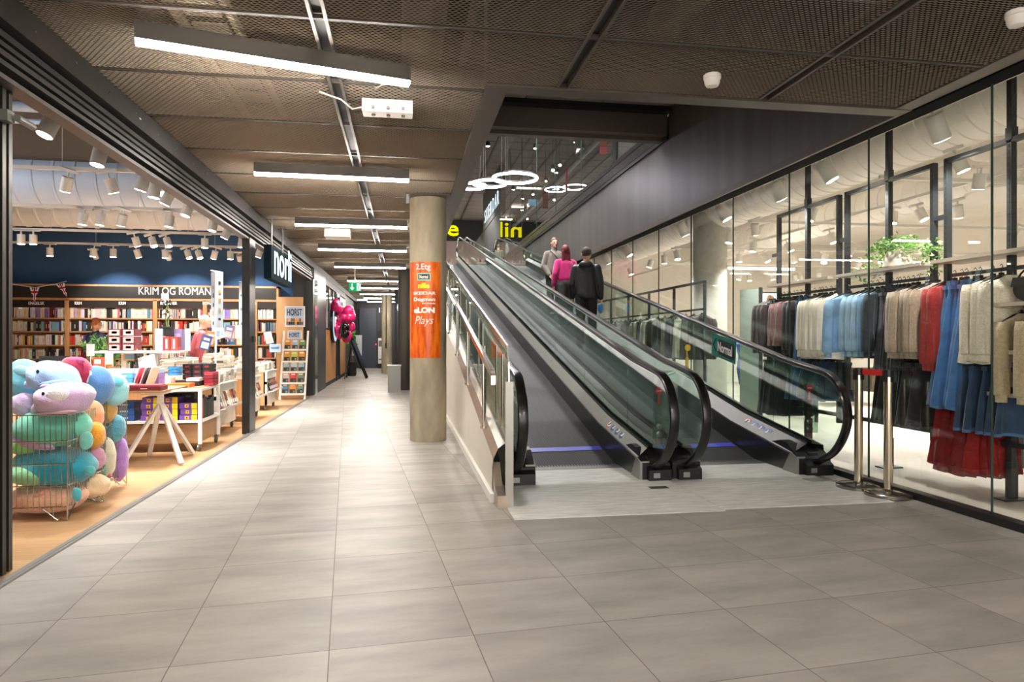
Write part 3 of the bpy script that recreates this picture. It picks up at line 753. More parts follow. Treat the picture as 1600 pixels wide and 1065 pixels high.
# green arrow sign on the right balustrade glass
t = thing('direction_sign', 'teal shop direction sign on the right balustrade glass', 'sign', (3.835, 7.7, 1))
m = MB(); m.prism([(7.42, .985), (8.03, 1.09), (8.01, 1.36), (7.40, 1.255)], 'x', 3.832, 3.838); part('panel', m, M('teal', '0f7a6c', .5), t)
rv = Vector((0, -.985, -.172)); uv = Vector((0, -.172 * 0 + .0, 1)); nv = Vector((-1, 0, 0))
o = Vector((3.829, 7.86, 1.10))
pl = []
for a, b in ((.04, 0), (.40, 0), (.43, .03), (.43, .16), (.40, .19), (.04, .19), (.01, .16), (.01, .03)): pl.append(o + rv * a + uv * b)
m = MB(); m.add(pl + [p + Vector((-.003, 0, 0)) for p in pl], [tuple(range(8, 16)), tuple(range(8))[::-1]] + [(i, (i + 1) % 8, 8 + (i + 1) % 8, 8 + i) for i in range(8)]); part('name_plate', m, BLACKM, t)
m = MB(); text(m, 'Normal', Vector((3.822, 7.84, 1.135)), rv, uv, w=.37, h=.12, depth=.003, bold=.01)
part('lettering', m, TXTW, t)
m = MB(); a = Vector((3.826, 7.90, 1.13)); m.bar(a, a + Vector((0, .07, .09)), .008); m.bar(a + Vector((0, .07, .09)), a + Vector((0, 0, .16)), .008); part('arrow', m, BLACKM, t)
# climb guards with a red stop disc
for X0, X1, Y, lab in ((2.28, 2.52, 5.98, 'clear climb guard with red stop disc between the two moving walks'), (3.885, 4.03, 6.12, 'clear climb guard with red stop disc beside the shop glass')):
    t = thing('climb_guard', lab, 'guard', ((X0 + X1) / 2, Y, .33))
    m = MB(); c = .05; m.prism([(X0 - .0, .36), (X1, .36), (X1 + .0, .92), (X1 - c * .6, .985), (X0 + c, .985), (X0, .92)], 'y', Y - .005, Y + .005); part('panel', m, MG('guard_glass', 'd5e6dd', .1), t)
    m = MB(); xm = X0 + .05
    m.cyl((xm, Y - .014, .80), .036, .006, 20, axis='y'); m.box(xm - .008, xm + .008, Y - .012, Y - .008, .68, .78); m.cyl((xm, Y - .014, .69), .014, .006, 12, axis='y'); part('stop_disc', m, M('stop_red', 'd6231c', .5), t)
    m = MB(); text(m, 'STOP', (xm - .024, Y - .016, .792), (1, 0, 0), (0, 0, 1), w=.048, h=.016, depth=.002, bold=.02); part('stop_lettering', m, TXTW, t)
    m = MB()
    for z in (.40, .47): m.cyl((xm + .01, Y - .02, z), .022, .03, 16, axis='y')
    m.box(xm - .02, xm + .04, Y, Y + .01, .30, .5); part('clamp', m, STEELP, t, smooth=True)
# glass partition with steel handrail at the left of the left walk
t = thing('glass_partition', 'glass partition with steel handrail at the lower left of the moving walks', 'glass partition', (.79, 5.08, 0))
GPART = MG('partition_glass', 'd3dcd0', .10, gain=.8)
m = MB(); m.prism([(5.09, .08), (5.3, .1)] + [(y, zA(y) + .12) for y in (6, 8, 12, 16, 20)] + [(20, 4.2)] + [(5.14, 1.215), (5.1, 1.15)], 'x', .785, .795); part('pane', m, GPART, t)
m = MB(); m.bar((.79, 5.14, 1.225), (.79, 20, 4.21), .014, .012); m.bar((.79, 5.14, 1.225), (.79, 5.085, 1.1), .012); m.bar((.79, 5.085, 1.1), (.79, 5.07, 0.95), .01); part('top_edge', m, M('bright_edge', 'dfe3e0', .15, metal=.6), t)
m = MB(); m.box(.762, .822, 5.055, 5.075, 0, .955); part('end_post', m, M('satin_post', 'aaa79f', .35, metal=.7), t)
m = MB(); m.box(.70, .775, 5.04, 5.3, 0, .1); part('base_shoe', m, M('champagne_steel'), t)
m = MB(); pth = [(5.0 + y, .955 + .2 * (y)) for y in (.13, 4, 8, 12, 15)]
m.bar((.675, pth[0][0], pth[0][1] + .03), (.675, pth[-1][0], pth[-1][1] + .03), .035, .055); m.box(.658, .692, 5.1, 5.135, .93, 1.0); part('handrail', m, STEELP, t)
for k in range(7):
    y = 5.95 + k * 1.5; zt = .955 + .2 * (y - 5) ; m = MB(); m.cyl((.70, y, zA(y) + .06), .014, zt - zA(y) - .06, 12); m.cyl((.73, y + .16, zA(y) + .09), .014, zt - zA(y) - .02, 12); m.cyl((.70, y, zA(y) + .04), .03, .02, 14); part('stanchion', m, STEELP, t, smooth=True)
# ================================================================== concrete columns
def column(x, y, r, h, label, mat=CONC):
    m = MB(); m.lathe((x, y, 0), [(r, 0), (r, h * .33), (r, h * .66), (r, h)], 40); return solo('concrete_column', m, mat, label, 'column', smooth=True, base=(x, y, 0))
CX, CY, CR = .315, 8.72, .232
c1 = column(CX, CY, CR, CZ - .02, 'round raw concrete column carrying the orange shop directory')
m = MB(); m.box(CX - .28, CX + .27, CY - .3, CY + .3, CZ - .018, CZ + .02); struct('trim_14', m, BROWN)
column(-.62, 26.5, .2, CZ, 'far concrete column in the middle of the corridor end')
m = MB(); m.cyl((-.64, 26.28, 1.15), .022, 1.9, 10); m.box(-.68, -.6, 26.24, 26.3, .95, 1.16); solo('cable_conduit', m, BLACK, 'black conduit and box on the far concrete column', 'conduit')
column(.03, 17.6, .16, CZ, 'thin dark column right behind the directory column', M('dark_column', '3a352e', .7))
# directory wrap on the column
m, nt, out = newmat('orange_timber_print'); MATS['orange_timber_print'] = m
b = N(nt, 'ShaderNodeBsdfPrincipled'); nt.links.new(b.outputs[0], out.inputs[0]); b.inputs['Roughness'].default_value = .3
tc = N(nt, 'ShaderNodeTexCoord'); mp = N(nt, 'ShaderNodeMapping'); mp.inputs['Scale'].default_value = (14, 14, 1.6); nt.links.new(tc.outputs['Object'], mp.inputs[0])
nz = N(nt, 'ShaderNodeTexNoise'); nz.inputs['Scale'].default_value = 1.6; nz.inputs['Detail'].default_value = 9; nz.inputs['Roughness'].default_value = .7; nt.links.new(mp.outputs[0], nz.inputs['Vector'])
cr = N(nt, 'ShaderNodeValToRGB'); nt.links.new(nz.outputs[0], cr.inputs[0])
cr.color_ramp.elements[0].position = .32; cr.color_ramp.elements[0].color = lin('8a2a0a') + (1,)
cr.color_ramp.elements[1].position = .6; cr.color_ramp.elements[1].color = lin('f07a14') + (1,)
e = cr.color_ramp.elements.new(.46); e.color = lin('d6550f') + (1,); nt.links.new(cr.outputs[0], b.inputs['Base Color'])
vdir = math.atan2(-CY, -CX)   # towards the camera
def onCol(a_m, z, off=.004):
    th = vdir + a_m / CR
    return Vector((CX + (CR + off) * math.cos(th), CY + (CR + off) * math.sin(th), z))
def colz(v): return EYE - (v - HOR) / FPX * 8.46
z0, z1 = colz(559), colz(409)
t = thing('directory_sign', 'orange timber-print shop directory wrapped round the concrete column', 'sign', (CX, CY - CR, z0))
m = MB(); A0, A1 = -.315, .165; n = 30
vs = [onCol(A0 + (A1 - A0) * i / n, z, .003) for z in (z0, (z0 + z1) / 2, z1) for i in range(n + 1)]
m.add(vs, [(k * (n + 1) + i, k * (n + 1) + i + 1, (k + 1) * (n + 1) + i + 1, (k + 1) * (n + 1) + i) for k in range(2) for i in range(n)]); part('print', m, MATS['orange_timber_print'], t, smooth=True)
def coltext(s, v0, v1, ac, wd, mat, shear=0, bold=.0, nm='lettering'):
    zz0 = colz(v1); h = (v1 - v0) / FPX * 8.46
    m = MB(); text(m, s, (0, 0, 0), (1, 0, 0), (0, 0, 1), w=wd, h=h, depth=.003, shear=shear, bold=bold, wrap=lambda a, b_, c: onCol(ac - wd / 2 + a, zz0 + b_, .005 + c)); return part(nm, m, mat, t)
WT = TXTW; AC = -.055
coltext('2.Etg', 412, 424, AC - .01, .185, WT, bold=.01)
m = MB(); vs = [onCol(AC - .085 + .17 * i / 8, z, .004) for z in (colz(438.5), colz(426.5)) for i in range(9)]; m.add(vs, [(i, i + 1, 10 + i, 9 + i) for i in range(8)]); part('name_plate', m, M('mint', '8fc9ae', .4), t)
m = MB(); vs = [onCol(AC - .07 + .14 * i / 8, z, .0055) for z in (colz(436.5), colz(428.5)) for i in range(9)]; m.add(vs, [(i, i + 1, 10 + i, 9 + i) for i in range(8)]); part('name_plate', m, BLACKM, t)
coltext('Normal', 429.8, 435.4, AC, .11, WT, bold=.02)
coltext('nille', 442, 450.5, AC, .145, M('yellow_print', 'f3e21b', .4), bold=.05)
coltext('SKEIDAR', 455.5, 460.5, AC, .3, WT, bold=.02)
coltext('Dogman', 464.5, 472, AC + 0.0, .28, WT, bold=.03)
coltext('and friends', 472.6, 475, AC + .06, .16, WT, bold=.02)
coltext('eLON', 480, 489, AC, .27, WT, bold=.06)
coltext('Plays', 494, 510, AC, .24, WT, shear=.35, bold=-.008)
# ================================================================== ceiling fixtures of the corridor
LB = M('lamp_housing', '2a2927', .5)
def strip(p, q, label, h=.1):
    p, q = Vector(p), Vector(q); d = (q - p).normalized(); sd = Vector((-d.y, d.x, 0)); L = (q - p).length
    t = thing('strip_lamp', label, 'lamp', (p + q) / 2, group='strip lamps along the corridor ceiling')
    m = MB(); c = (p + q) / 2 + Vector((0, 0, .012 + h / 2)); m.obox(c, d, sd, (0, 0, 1), L / 2, .032, h / 2); part('housing', m, LB, t)
    m = MB(); c = (p + q) / 2; m.obox(c, d, sd, (0, 0, 1), L / 2 - .004, .029, .0125); part('diffuser', m, LAMP, t)
    return t
strip((-1.475, 4.06, 2.93), (.04, 4.45, 2.93), 'nearest strip lamp, large and set askew under the ceiling mesh')
strip((-1.47, 7.10, 2.93), (.06, 7.16, 2.93), 'second nearest strip lamp of the corridor')
ys = [10.15, 12.85, 15.85, 19.5, 22.2, 25.1, 27.6, 30.2]
for k, y in enumerate(ys):
    strip((-1.54, y, 2.93), (.06, y + .02, 2.93), '%s strip lamp of the corridor counted from the camera' % ['third', 'fourth', 'fifth', 'sixth', 'seventh', 'eighth', 'ninth', 'last'][k])
# lamps of the mall behind the camera, same kind
for y, x in ((1.1, -1.5), (-1.9, -1.5), (-4.4, -1.5), (-.6, 1.7), (-3.0, 1.7)):
    strip((x, y, 2.93), (x + 1.55, y + .02, 2.93), 'strip lamp behind the viewpoint')
t = thing('emergency_light', 'white box emergency luminaire hanging under the ceiling mesh', 'lamp', (-.11, 5.2, 3.0))
m = MB(); m.prism([(5.1, 2.955), (5.34, 2.99), (5.34, 3.05), (5.1, 3.05)], 'x', -.30, .07); part('housing', m, WHITE, t)
m = MB()
for x in (-.22, -.11, 0): m.cyl((x, 5.085, 2.985), .012, .02, 10, axis='y'); m.cyl((x, 5.2, 2.955), .014, .02, 10)
part('lens', m, ALU, t)
m = MB(); m.tube([(-.30, 5.15, 3.0), (-.37, 5.12, 2.97), (-.45, 5.1, 3.03), (-.6, 5.05, 3.06)], .006, 6); m.tube([(-.2, 5.0, 3.08), (-.15, 4.85, 3.06), (-.05, 4.8, 3.06), (.0, 4.95, 3.08)], .005, 6); part('cable', m, WHITE, t)
for (x, y, z, lab) in ((2.07, 4.33, 3.02, 'white round smoke detector under the mesh near the opening'), (3.34, 3.25, 3.03, 'white round smoke detector at the upper right picture corner')):
    t = thing('smoke_detector', lab, 'smoke detector', (x, y, z)); m = MB(); m.lathe((x, y, z), [(.025, -.035), (.04, -.03), (.05, -.012), (.053, .01), (.053, .05)], 24); part('body', m, WHITE, t, smooth=True)
    m = MB(); m.lathe((x, y, z), [(.058, .02), (.058, .045), (.03, .06)], 24); part('mounting_ring', m, WHITE, t, smooth=True)
m = MB(); m.box(-1.25, -.85, 11.2, 11.5, 2.93, 3.06); solo('air_sensor', m, WHITE, 'pale flat box under the ceiling behind the third strip lamp', 'sensor')
a = onY(545, 441, 17); b_ = onY(564, 455, 17)
t = thing('exit_sign', 'green lit exit sign hanging from the corridor ceiling', 'sign', ((a.x + b_.x) / 2, 17, b_.z))
m = MB(); m.box(a.x, b_.x, 17, 17.03, b_.z, a.z); part('panel', m, ME('green_sign', '1fae6a', .4, sampled=False), t)
m = MB(); m.box(a.x - .01, b_.x + .01, 17, 17.05, a.z, a.z + .05); m.tube([((a.x + b_.x) / 2, 17.02, a.z), ((a.x + b_.x) / 2, 17.02, CZ)], .01, 6); part('housing', m, WHITE, t)
WS = ME('sign_white', 'ffffff', .5, sampled=False)
xc = a.x + .08; m = MB(); zc = (a.z + b_.z) / 2; m.box(xc - .012, xc + .012, 16.99, 17, zc - .04, zc + .08); m.add([(xc - .055, 16.995, zc - .02), (xc + .055, 16.995, zc - .02), (xc, 16.995, zc - .085)], [(0, 1, 2)])
m.box(b_.x - .1, b_.x - .01, 16.99, 17, b_.z + .02, a.z - .02); part('arrow', m, WS, t)
xc = b_.x - .055; m = MB(); m.bar((xc - .02, 16.985, zc - .08), (xc, 16.985, zc), .014); m.bar((xc, 16.985, zc), (xc + .02, 16.985, zc + .05), .02); m.bar((xc, 16.985, zc), (xc + .03, 16.985, zc - .07), .014); m.bar((xc + .015, 16.985, zc + .04), (xc - .025, 16.985, zc + .02), .01); m.ell((xc + .025, 16.985, zc + .075), .013, .004, .013, 10, 6); part('running_figure', m, M('sign_green', '1b8a55', .5), t)
# ================================================================== belt barrier posts
def stanchion(x, y, label):
    t = thing('barrier_post', label, 'barrier post', (x, y, 0))
    m = MB(); m.lathe((x, y, 0), [(.172, 0), (.178, .006), (.178, .028), (.165, .036), (.06, .046), (.04, .05), (.034, .06)], 40); part('base', m, M('base_steel', '8e8880', .22, metal=.9), t, smooth=True)
    m = MB(); m.cyl((x, y, .05), .034, .93, 26); part('tube', m, M('brass_steel', 'd6c8b0', .16, metal=1.), t, smooth=True)
    m = MB(); m.cyl((x, y, .97), .036, .055, 26); m.cyl((x, y, 1.02), .03, .01, 26)
    for a in (0, PI / 2, PI, 3 * PI / 2): m.obox((x + .036 * math.cos(a + .3), y + .036 * math.sin(a + .3), .975), (math.cos(a + .3), math.sin(a + .3), 0), (-math.sin(a + .3), math.cos(a + .3), 0), (0, 0, 1), .006, .014, .045)
    part('belt_head', m, BLACK, t, smooth=True)
    return t
sA = (3.86, 5.28); sB = (3.90, 4.97)
ta = stanchion(*sA, 'left brassy steel barrier post with black head, holding the red belt'); tb = stanchion(*sB, 'right brassy steel barrier post, nearest the viewer')
a = Vector((sA[0], sA[1], 0)); b_ = Vector((sB[0], sB[1], 0)); d = (b_ - a).normalized()
m = MB(); m.bar(a + d * .036 + Vector((0, 0, 1.0)), b_ - d * .036 + Vector((0, 0, 1.0)), .003, .05); solo('barrier_belt', m, M('red_belt', 'c4100f', .55), 'short red retractable belt between the two barrier posts', 'belt')
# floor details
m = MB(); m.box(2.08, 2.24, 5.5, 5.58, .007, .01); solo('floor_plate', m, BLACKM, 'small black plate on the landing plate before the newels', 'plate')
m = MB(); m.obox((3.72, 5.62, .009), (1, .1, 0), (-.1, 1, 0), (0, 0, 1), .13, .07, .002); solo('floor_plate', m, M('lid_grey', 'bcbab5', .4, metal=.5), 'pale flat lid on the floor beside the right newel', 'plate')
# ================================================================== corridor side beyond the bookshop
m = MB(); m.box(-2.5, -2.03, 16.2, 18.6, 0, 2.92); struct('wall_left', m, DGREY)
m = MB(); m.box(-2.02, -1.99, 16.25, 16.5, .0, 2.66); solo('sliding_door_leaf', m, GBAL, 'narrow green glass door edge beside the grey wall', 'door')
m = MB(); m.box(-2.5, -2.06, 18.6, 25.2, 0, .12); m.box(-2.5, -2.04, 18.6, 25.2, 2.75, 2.95); m.box(-2.4, -2.1, 25.2, 31.5, 0, 3.05); struct('wall_left', m, BLACKM)
t = thing('slatted_counter_wall', 'vertical oak board wall below black framed glass, left of the corridor', 'wall', (-2.1, 20, 0))
m = MB()
for k in range(12):
    y = 18.62 + k * .235; m.box(-2.12, -2.045, y, y + .225, .12, 1.55)
for k in range(8):
    y = 22.9 + k * .26; m.box(-2.12, -2.045, y, y + .25, .12, 2.7)
part('boards', m, M('oak_boards', 'c58e54', .5, noise=.12, nscale=3, stretch=(1, 5, .5)), t)
m = MB()
for y in (18.6, 19.7, 20.8, 21.6): m.box(-2.1, -2.05, y, y + .06, 1.55, 2.75)
m.box(-2.1, -2.05, 18.6, 21.7, 1.55, 1.6); part('window_frame', m, BLACK, t)
m = MB(); m.quad((-2.08, 18.6, 1.6), (-2.08, 21.6, 1.6), (-2.08, 21.6, 2.75), (-2.08, 18.6, 2.75)); part('glass', m, MG('cafe_glass', '8a8480', .12), t)
m = MB()
for k in range(5): m.box(-3.0, -2.96, 18.8 + k * .5, 18.84 + k * .5, 1.5, 2.5); m.bar((-2.95, 18.8 + k * .5, 1.8), (-2.6, 19.4 + k * .4, 2.1), .03)
solo('cafe_racks', m, M('warm_wood', 'c19468', .5), 'warm wooden racks behind the glass of the oak board wall', 'shelf')
m = MB(); m.box(-3.6, -3.5, 16.3, 31, 0, 3); m.box(-3.5, -2.5, 18.4, 18.6, 0, 3); struct('wall_cafe', m, M('cafe_dark', '2d2621', .7))
m = MB(); m.box(-2.14, -2.03, 21.75, 21.82, 0, 2.72); m.box(-2.14, -2.03, 22.7, 22.78, 0, 2.72); m.box(-2.14, -2.05, 21.75, 22.78, 2.65, 2.75)
struct('door_1', m, BLACK)
t = thing('round_sign', 'tall oval lit sign board edge-on to the corridor, beside the balloons', 'sign', (-1.98, 20.4, 1.1))
def oval(X, c, ry, rz, n=36): return [(c[0] + ry * math.cos(2 * PI * i / n), c[1] + rz * math.sin(2 * PI * i / n)) for i in range(n)]
m = MB(); m.prism(oval(0, (20.4, 1.8), .72, .62), 'x', -2.04, -1.96); part('frame', m, BLACK, t)
m = MB(); m.prism(oval(0, (20.4, 1.8), .67, .57), 'x', -1.965, -1.953); part('face', m, ME('sign_face', 'cfe6f0', .4, sampled=False), t)
m = MB(); m.prism(oval(0, (20.4, 1.8), .5, .42), 'x', -1.955, -1.948); part('emblem', m, M('sign_dark', '26343c', .5), t)
m = MB(); text(m, 'HC', (-1.945, 20.05, 1.65), (0, 1, 0), (0, 0, 1), w=.7, h=.3, depth=.01, bold=.03); part('lettering', m, WS, t)
t = thing('shop_sign', 'white lit blade sign above the pink balloons', 'sign', (-1.9, 22.6, 2.2))
m = MB(); m.box(-2.0, -1.96, 21.6, 23.0, 2.12, 2.5); part('case', m, BLACKM, t)
m = MB()
for k in range(5): m.box(-1.96, -1.94, 21.7 + k * .26, 21.9 + k * .26, 2.16, 2.36 + (.1 if k == 0 else 0))
part('lettering', m, ME('cool_sign'), t)
# balloons
q = random.Random(5)
t = thing('balloon_bunch', 'bunch of magenta and black balloons hanging at the cafe door', 'balloons', (-1.72, 20.6, 1.3))
for k in range(24):
    z = 1.35 + .85 * (k / 23) + q.uniform(-.04, .04); x = -1.72 + q.uniform(-.24, .2) * (1.25 - abs(z - 1.9)); y = 20.5 + q.uniform(-.25, .2)
    m = MB(); r_ = q.uniform(.11, .15); (x, y) = (-1.66, 20.02) if k in (8, 3) else (x, y); m.ell((x, y, z), r_, r_, r_ * 1.12, 16, 12); m.lathe((x, y, z - r_ * 1.2), [(.02, 0), (.008, .02)], 8)
    blk = k in (8, 3)
    part('balloon', m, M('balloon_black', '15100f', .15) if blk else M('balloon_pink', 'd61a68', .25, coat=.3), t, smooth=True, label='black balloon' if blk else None)
for k in range(3):
    m = MB(); m.ell((-1.85, 19.2 + .2 * k, 2.2 + .04 * k), .13, .13, .15, 16, 12); part('balloon', m, M('balloon_pink', 'd61a68'), t, smooth=True)
# A-board, poster stands, bins, far end
t = thing('pavement_board', 'black folding board leaning open on the corridor floor', 'sign board', (-1.5, 22.8, 0))
m = MB(); m.bar((-1.72, 22.6, 1.35), (-1.2, 22.9, 0), .05, .05); m.bar((-1.72, 23.2, 1.35), (-1.2, 23.5, 0), .05, .05); m.obox((-1.5, 23.0, .8), (-.36, -.0, .93), (.25, 1, 0), (.93, 0, .36), .5, .3, .012); part('board', m, BLACK, t)
m = MB(); m.bar((-1.68, 22.7, 1.3), (-1.88, 22.6, 0), .035); m.bar((-1.68, 23.2, 1.3), (-1.88, 23.4, 0), .035); m.bar((-1.82, 22.65, .4), (-1.36, 22.8, .4), .02); part('rear_leg', m, BLACK, t)
m = MB(); m.box(-2.2, 4, 31.5, 31.7, 0, 3.05); struct('wall_end', m, M('end_wall', '2e2f33', .6))
m = MB(); m.box(-1.95, -1.2, 31.3, 31.48, 0, 2.7); struct('door_2', m, M('door_dark_blue', '2e3541', .5))
m = MB(); m.box(-1.24, -1.2, 31.25, 31.3, 1.05, 1.1); solo('door_button', m, ME('red_led', 'ff3030', 2, sampled=False), 'tiny red light beside the far dark door', 'light')
t = thing('poster_stand', 'white poster board with a black round top before the dark end wall', 'poster stand', (-.75, 28.6, 0))
m = MB(); m.box(-1.02, -.68, 28.5, 28.54, .3, 1.35); part('poster', m, M('poster_white', 'e2dedb', .5), t)
m = MB(); m.box(-1.0, -.85, 28.49, 28.5, 1.0, 1.25); m.box(-1.0, -.7, 28.49, 28.5, .45, .5); part('print', m, M('print_grey', '6a6462', .6), t)
m = MB(); m.prism([(-1.05, .1), (-.62, .1), (-.62, 1.45)] + [(-.835 + .215 * math.cos(a * PI / 8), 1.45 + .3 * math.sin(a * PI / 8)) for a in range(1, 8)] + [(-1.05, 1.45)], 'y', 28.55, 28.6); part('frame', m, BLACKM, t)
m = MB(); text(m, 'I>', (-1.0, 28.9, 2.42), (1, 0, 0), (0, 0, 1), w=.26, h=.2, depth=.02); solo('wall_symbols', m, WS, 'small white symbols on the dark end wall', 'sign')
t = thing('menu_stand', 'pale menu board at the cafe edge behind the folding board', 'menu board', (-1.75, 25.5, 0))
m = MB(); m.box(-1.95, -1.5, 25.5, 25.53, .7, 1.45); part('board', m, M('menu_pale', 'b9c4c6', .4), t)
m = MB(); m.box(-1.75, -1.7, 25.53, 25.58, 0, 1.4); part('post', m, BLACK, t)
def leafy(mb, c, n, size, spread, q, cols, droop=.4):
    for i in range(n):
        d = Vector((q.gauss(0, 1), q.gauss(0, 1), q.gauss(0, .6))).normalized()
        p = Vector(c) + Vector((d.x * spread[0], d.y * spread[1], d.z * spread[2])) * q.uniform(.3, 1)
        a = Vector((q.gauss(0, 1), q.gauss(0, 1), q.gauss(0, .5))).normalized(); b = a.cross(Vector((q.gauss(0, 1), q.gauss(0, 1), q.gauss(0, 1)))).normalized()
        s = size * q.uniform(.6, 1.3); n_ = a.cross(b) * s * .15
        mb.add([p - a * s, p + b * s * .45 + n_, p + a * s, p - b * s * .45 + n_], [(0, 1, 2, 3)], q.choice(cols))
GRN = [lin(c) for c in ('3f7a35', '5e9a48', '2f6230', '86b565')]
t = thing('potted_plant', 'green leafy plant at the cafe corner beside the corridor', 'plant', (-1.8, 24.6, 0))
m = MB(); m.lathe((-1.8, 24.6, 0), [(.14, 0), (.18, .5)], 16); part('pot', m, BLACKM, t)
m = MB(); leafy(m, (-1.8, 24.6, 1.35), 150, .09, (.2, .2, .55), q, GRN); part('foliage', m, M('vcol', vcol=True), t)
m = MB(); m.tube([(-1.8, 24.6, .5), (-1.8, 24.6, 1.3)], .02, 6); part('stem', m, M('stem', '5b4a30', .7), t)
t = thing('litter_bin', 'grey steel litter bin standing left of the directory column', 'bin', (-.22, 16.8, 0))
m = MB(); m.box(-.37, -.06, 16.7, 17.0, .0, .63); part('body', m, M('bin_grey', '8b8986', .4, metal=.5), t); m = MB(); m.box(-.38, -.05, 16.69, 17.01, .63, .66); part('lid', m, ALU, t)
# shop at the right end of the corridor
m = MB(); m.box(-.25, 4, 24.6, 24.75, 2.55, 3.05); m.box(-.3, -.22, 24.5, 24.7, 0, 3.05); struct('wall_fascia', m, BLACKM)
m = MB(); text(m, 'OMD', (-.22, 24.45, 2.2), (1, 0, 0), (0, 0, 1), w=1.1, h=.45, depth=.05, bold=.03); solo('shop_sign', m, ME('cool_sign', 'dff4ff'), 'white lit lettering at the far shop behind the directory column', 'sign')
m = MB(); m.box(-.2, .25, 27, 27.05, .9, 2.0); m.box(.35, .9, 27, 27.05, 1.0, 2.2); solo('lit_windows', m, ME('blue_window', '7fb4dd', .4, sampled=False), 'bluish lit window panels inside the far corridor shop', 'window')
for k in range(9):
    x = -.2 + k * .12; m = MB(); c = lin(q.choice(['a33b3b', '42352e', '5a6b58', '7a3030', '2b3340'])); m.lathe((x, 25.3 + (k % 3) * .2, .35), [(.1, 0), (.13, .3), (.11, .7), (.05, .8)], 10, col=c)
    solo('hanging_garment', m, M('vcol', vcol=True), 'dark red or dark garment hanging in the far corridor shop', 'clothes', group='garments in the far corridor shop', smooth=True)
m = MB(); m.box(-.2, 1, 25.2, 25.9, 0, .06); m.box(-.2, 1, 25.5, 25.53, 1.15, 1.18); m.bar((-.15, 25.5, 0), (-.15, 25.5, 1.2), .03); m.bar((.95, 25.5, 0), (.95, 25.5, 1.2), .03); m.box(-.35, .3, 24.2, 24.5, .25, .3); m.box(-.35, -.3, 24.2, 24.5, 0, .3)
solo('clothes_rail', m, BLACK, 'low black rail with garments in the far corridor shop', 'rail')
# ================================================================== bookshop shell
BY = 16.3
m = MB(); m.quad((-9, BY + .02, 0), (-2.03, BY + .02, 0), (-2.03, BY + .02, 4.3), (-9, BY + .02, 4.3)); struct('wall_back', m, NAVY)
m = MB(); m.box(-9.1, -8.98, -2, BY + .2, 0, 4.35); m.quad((-9, -2, 0), (-2.2, -2, 0), (-2.2, -2, 4.3), (-9, -2, 4.3)); struct('wall_left', m, NAVY)
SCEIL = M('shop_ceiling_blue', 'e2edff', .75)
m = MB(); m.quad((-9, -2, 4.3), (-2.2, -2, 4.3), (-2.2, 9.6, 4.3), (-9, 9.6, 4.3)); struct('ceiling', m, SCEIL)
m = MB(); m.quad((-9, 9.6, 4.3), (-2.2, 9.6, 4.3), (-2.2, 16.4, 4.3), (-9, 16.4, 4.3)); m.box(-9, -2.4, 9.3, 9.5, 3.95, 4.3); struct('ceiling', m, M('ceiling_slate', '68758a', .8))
# ribbed round ducts across
def ribduct(p, q, r, step=.28, n=28):
    p, q = Vector(p), Vector(q); L = (q - p).length; d = (q - p) / L; pts = []; rr = []
    k = int(L / step)
    for i in range(k):
        for a, e in ((0, 0), (.82, 0), (.86, .012), (.96, .012)): pts.append(p + d * (L * (i + a) / k)); rr.append(r + e)
    m = MB(); m.tube(pts, rr, n); return m
DUCT = M('duct_blue_grey', 'bccbe0', .5, metal=.1)
t = thing('air_duct', 'large ribbed blue-grey duct across the bookshop ceiling', 'duct', (-5.5, 11.6, 3.6)); part('duct', ribduct((-8.8, 11.3, 3.72), (-2.45, 11.3, 3.72), .44), DUCT, t, smooth=True)
t = thing('air_duct', 'second ribbed pale duct across the bookshop, farther back', 'duct', (-5.5, 14.2, 3.6)); part('duct', ribduct((-8.8, 13.7, 3.78), (-2.45, 13.7, 3.78), .42), M('duct_pale', 'dde6f2', .5), t, smooth=True)
t = thing('air_duct', 'smooth blue pipe running along the bookshop front above the spotlights', 'duct', (-2.9, 7, 3.4)); m = MB(); m.tube([(-3.1, 1, 3.6), (-2.95, 5, 3.6), (-2.85, 7.8, 3.5), (-2.8, 8.6, 3.5)], .17, 18); m.tube([(-2.8, 8.6, 3.5), (-2.78, 9.1, 3.5)], .21, 18); part('duct', m, DUCT, t, smooth=True)
m = MB(); m.tube([(-8.5, 7.3, 3.55), (-2.5, 7.3, 3.55)], .05, 10); m.tube([(-8.5, 8.3, 3.7), (-2.5, 8.3, 3.7)], .03, 8); m.tube([(-6, 1, 3.8), (-3.2, 9.5, 3.8)], .015, 6); m.tube([(-4.6, 7.3, 3.55), (-4.3, 7.1, 3.4), (-4.3, 7.1, 3.3)], .02, 8)
solo('sprinkler_pipes', m, DUCT, 'thin blue-grey sprinkler pipes under the bookshop ceiling', 'pipes', smooth=True)
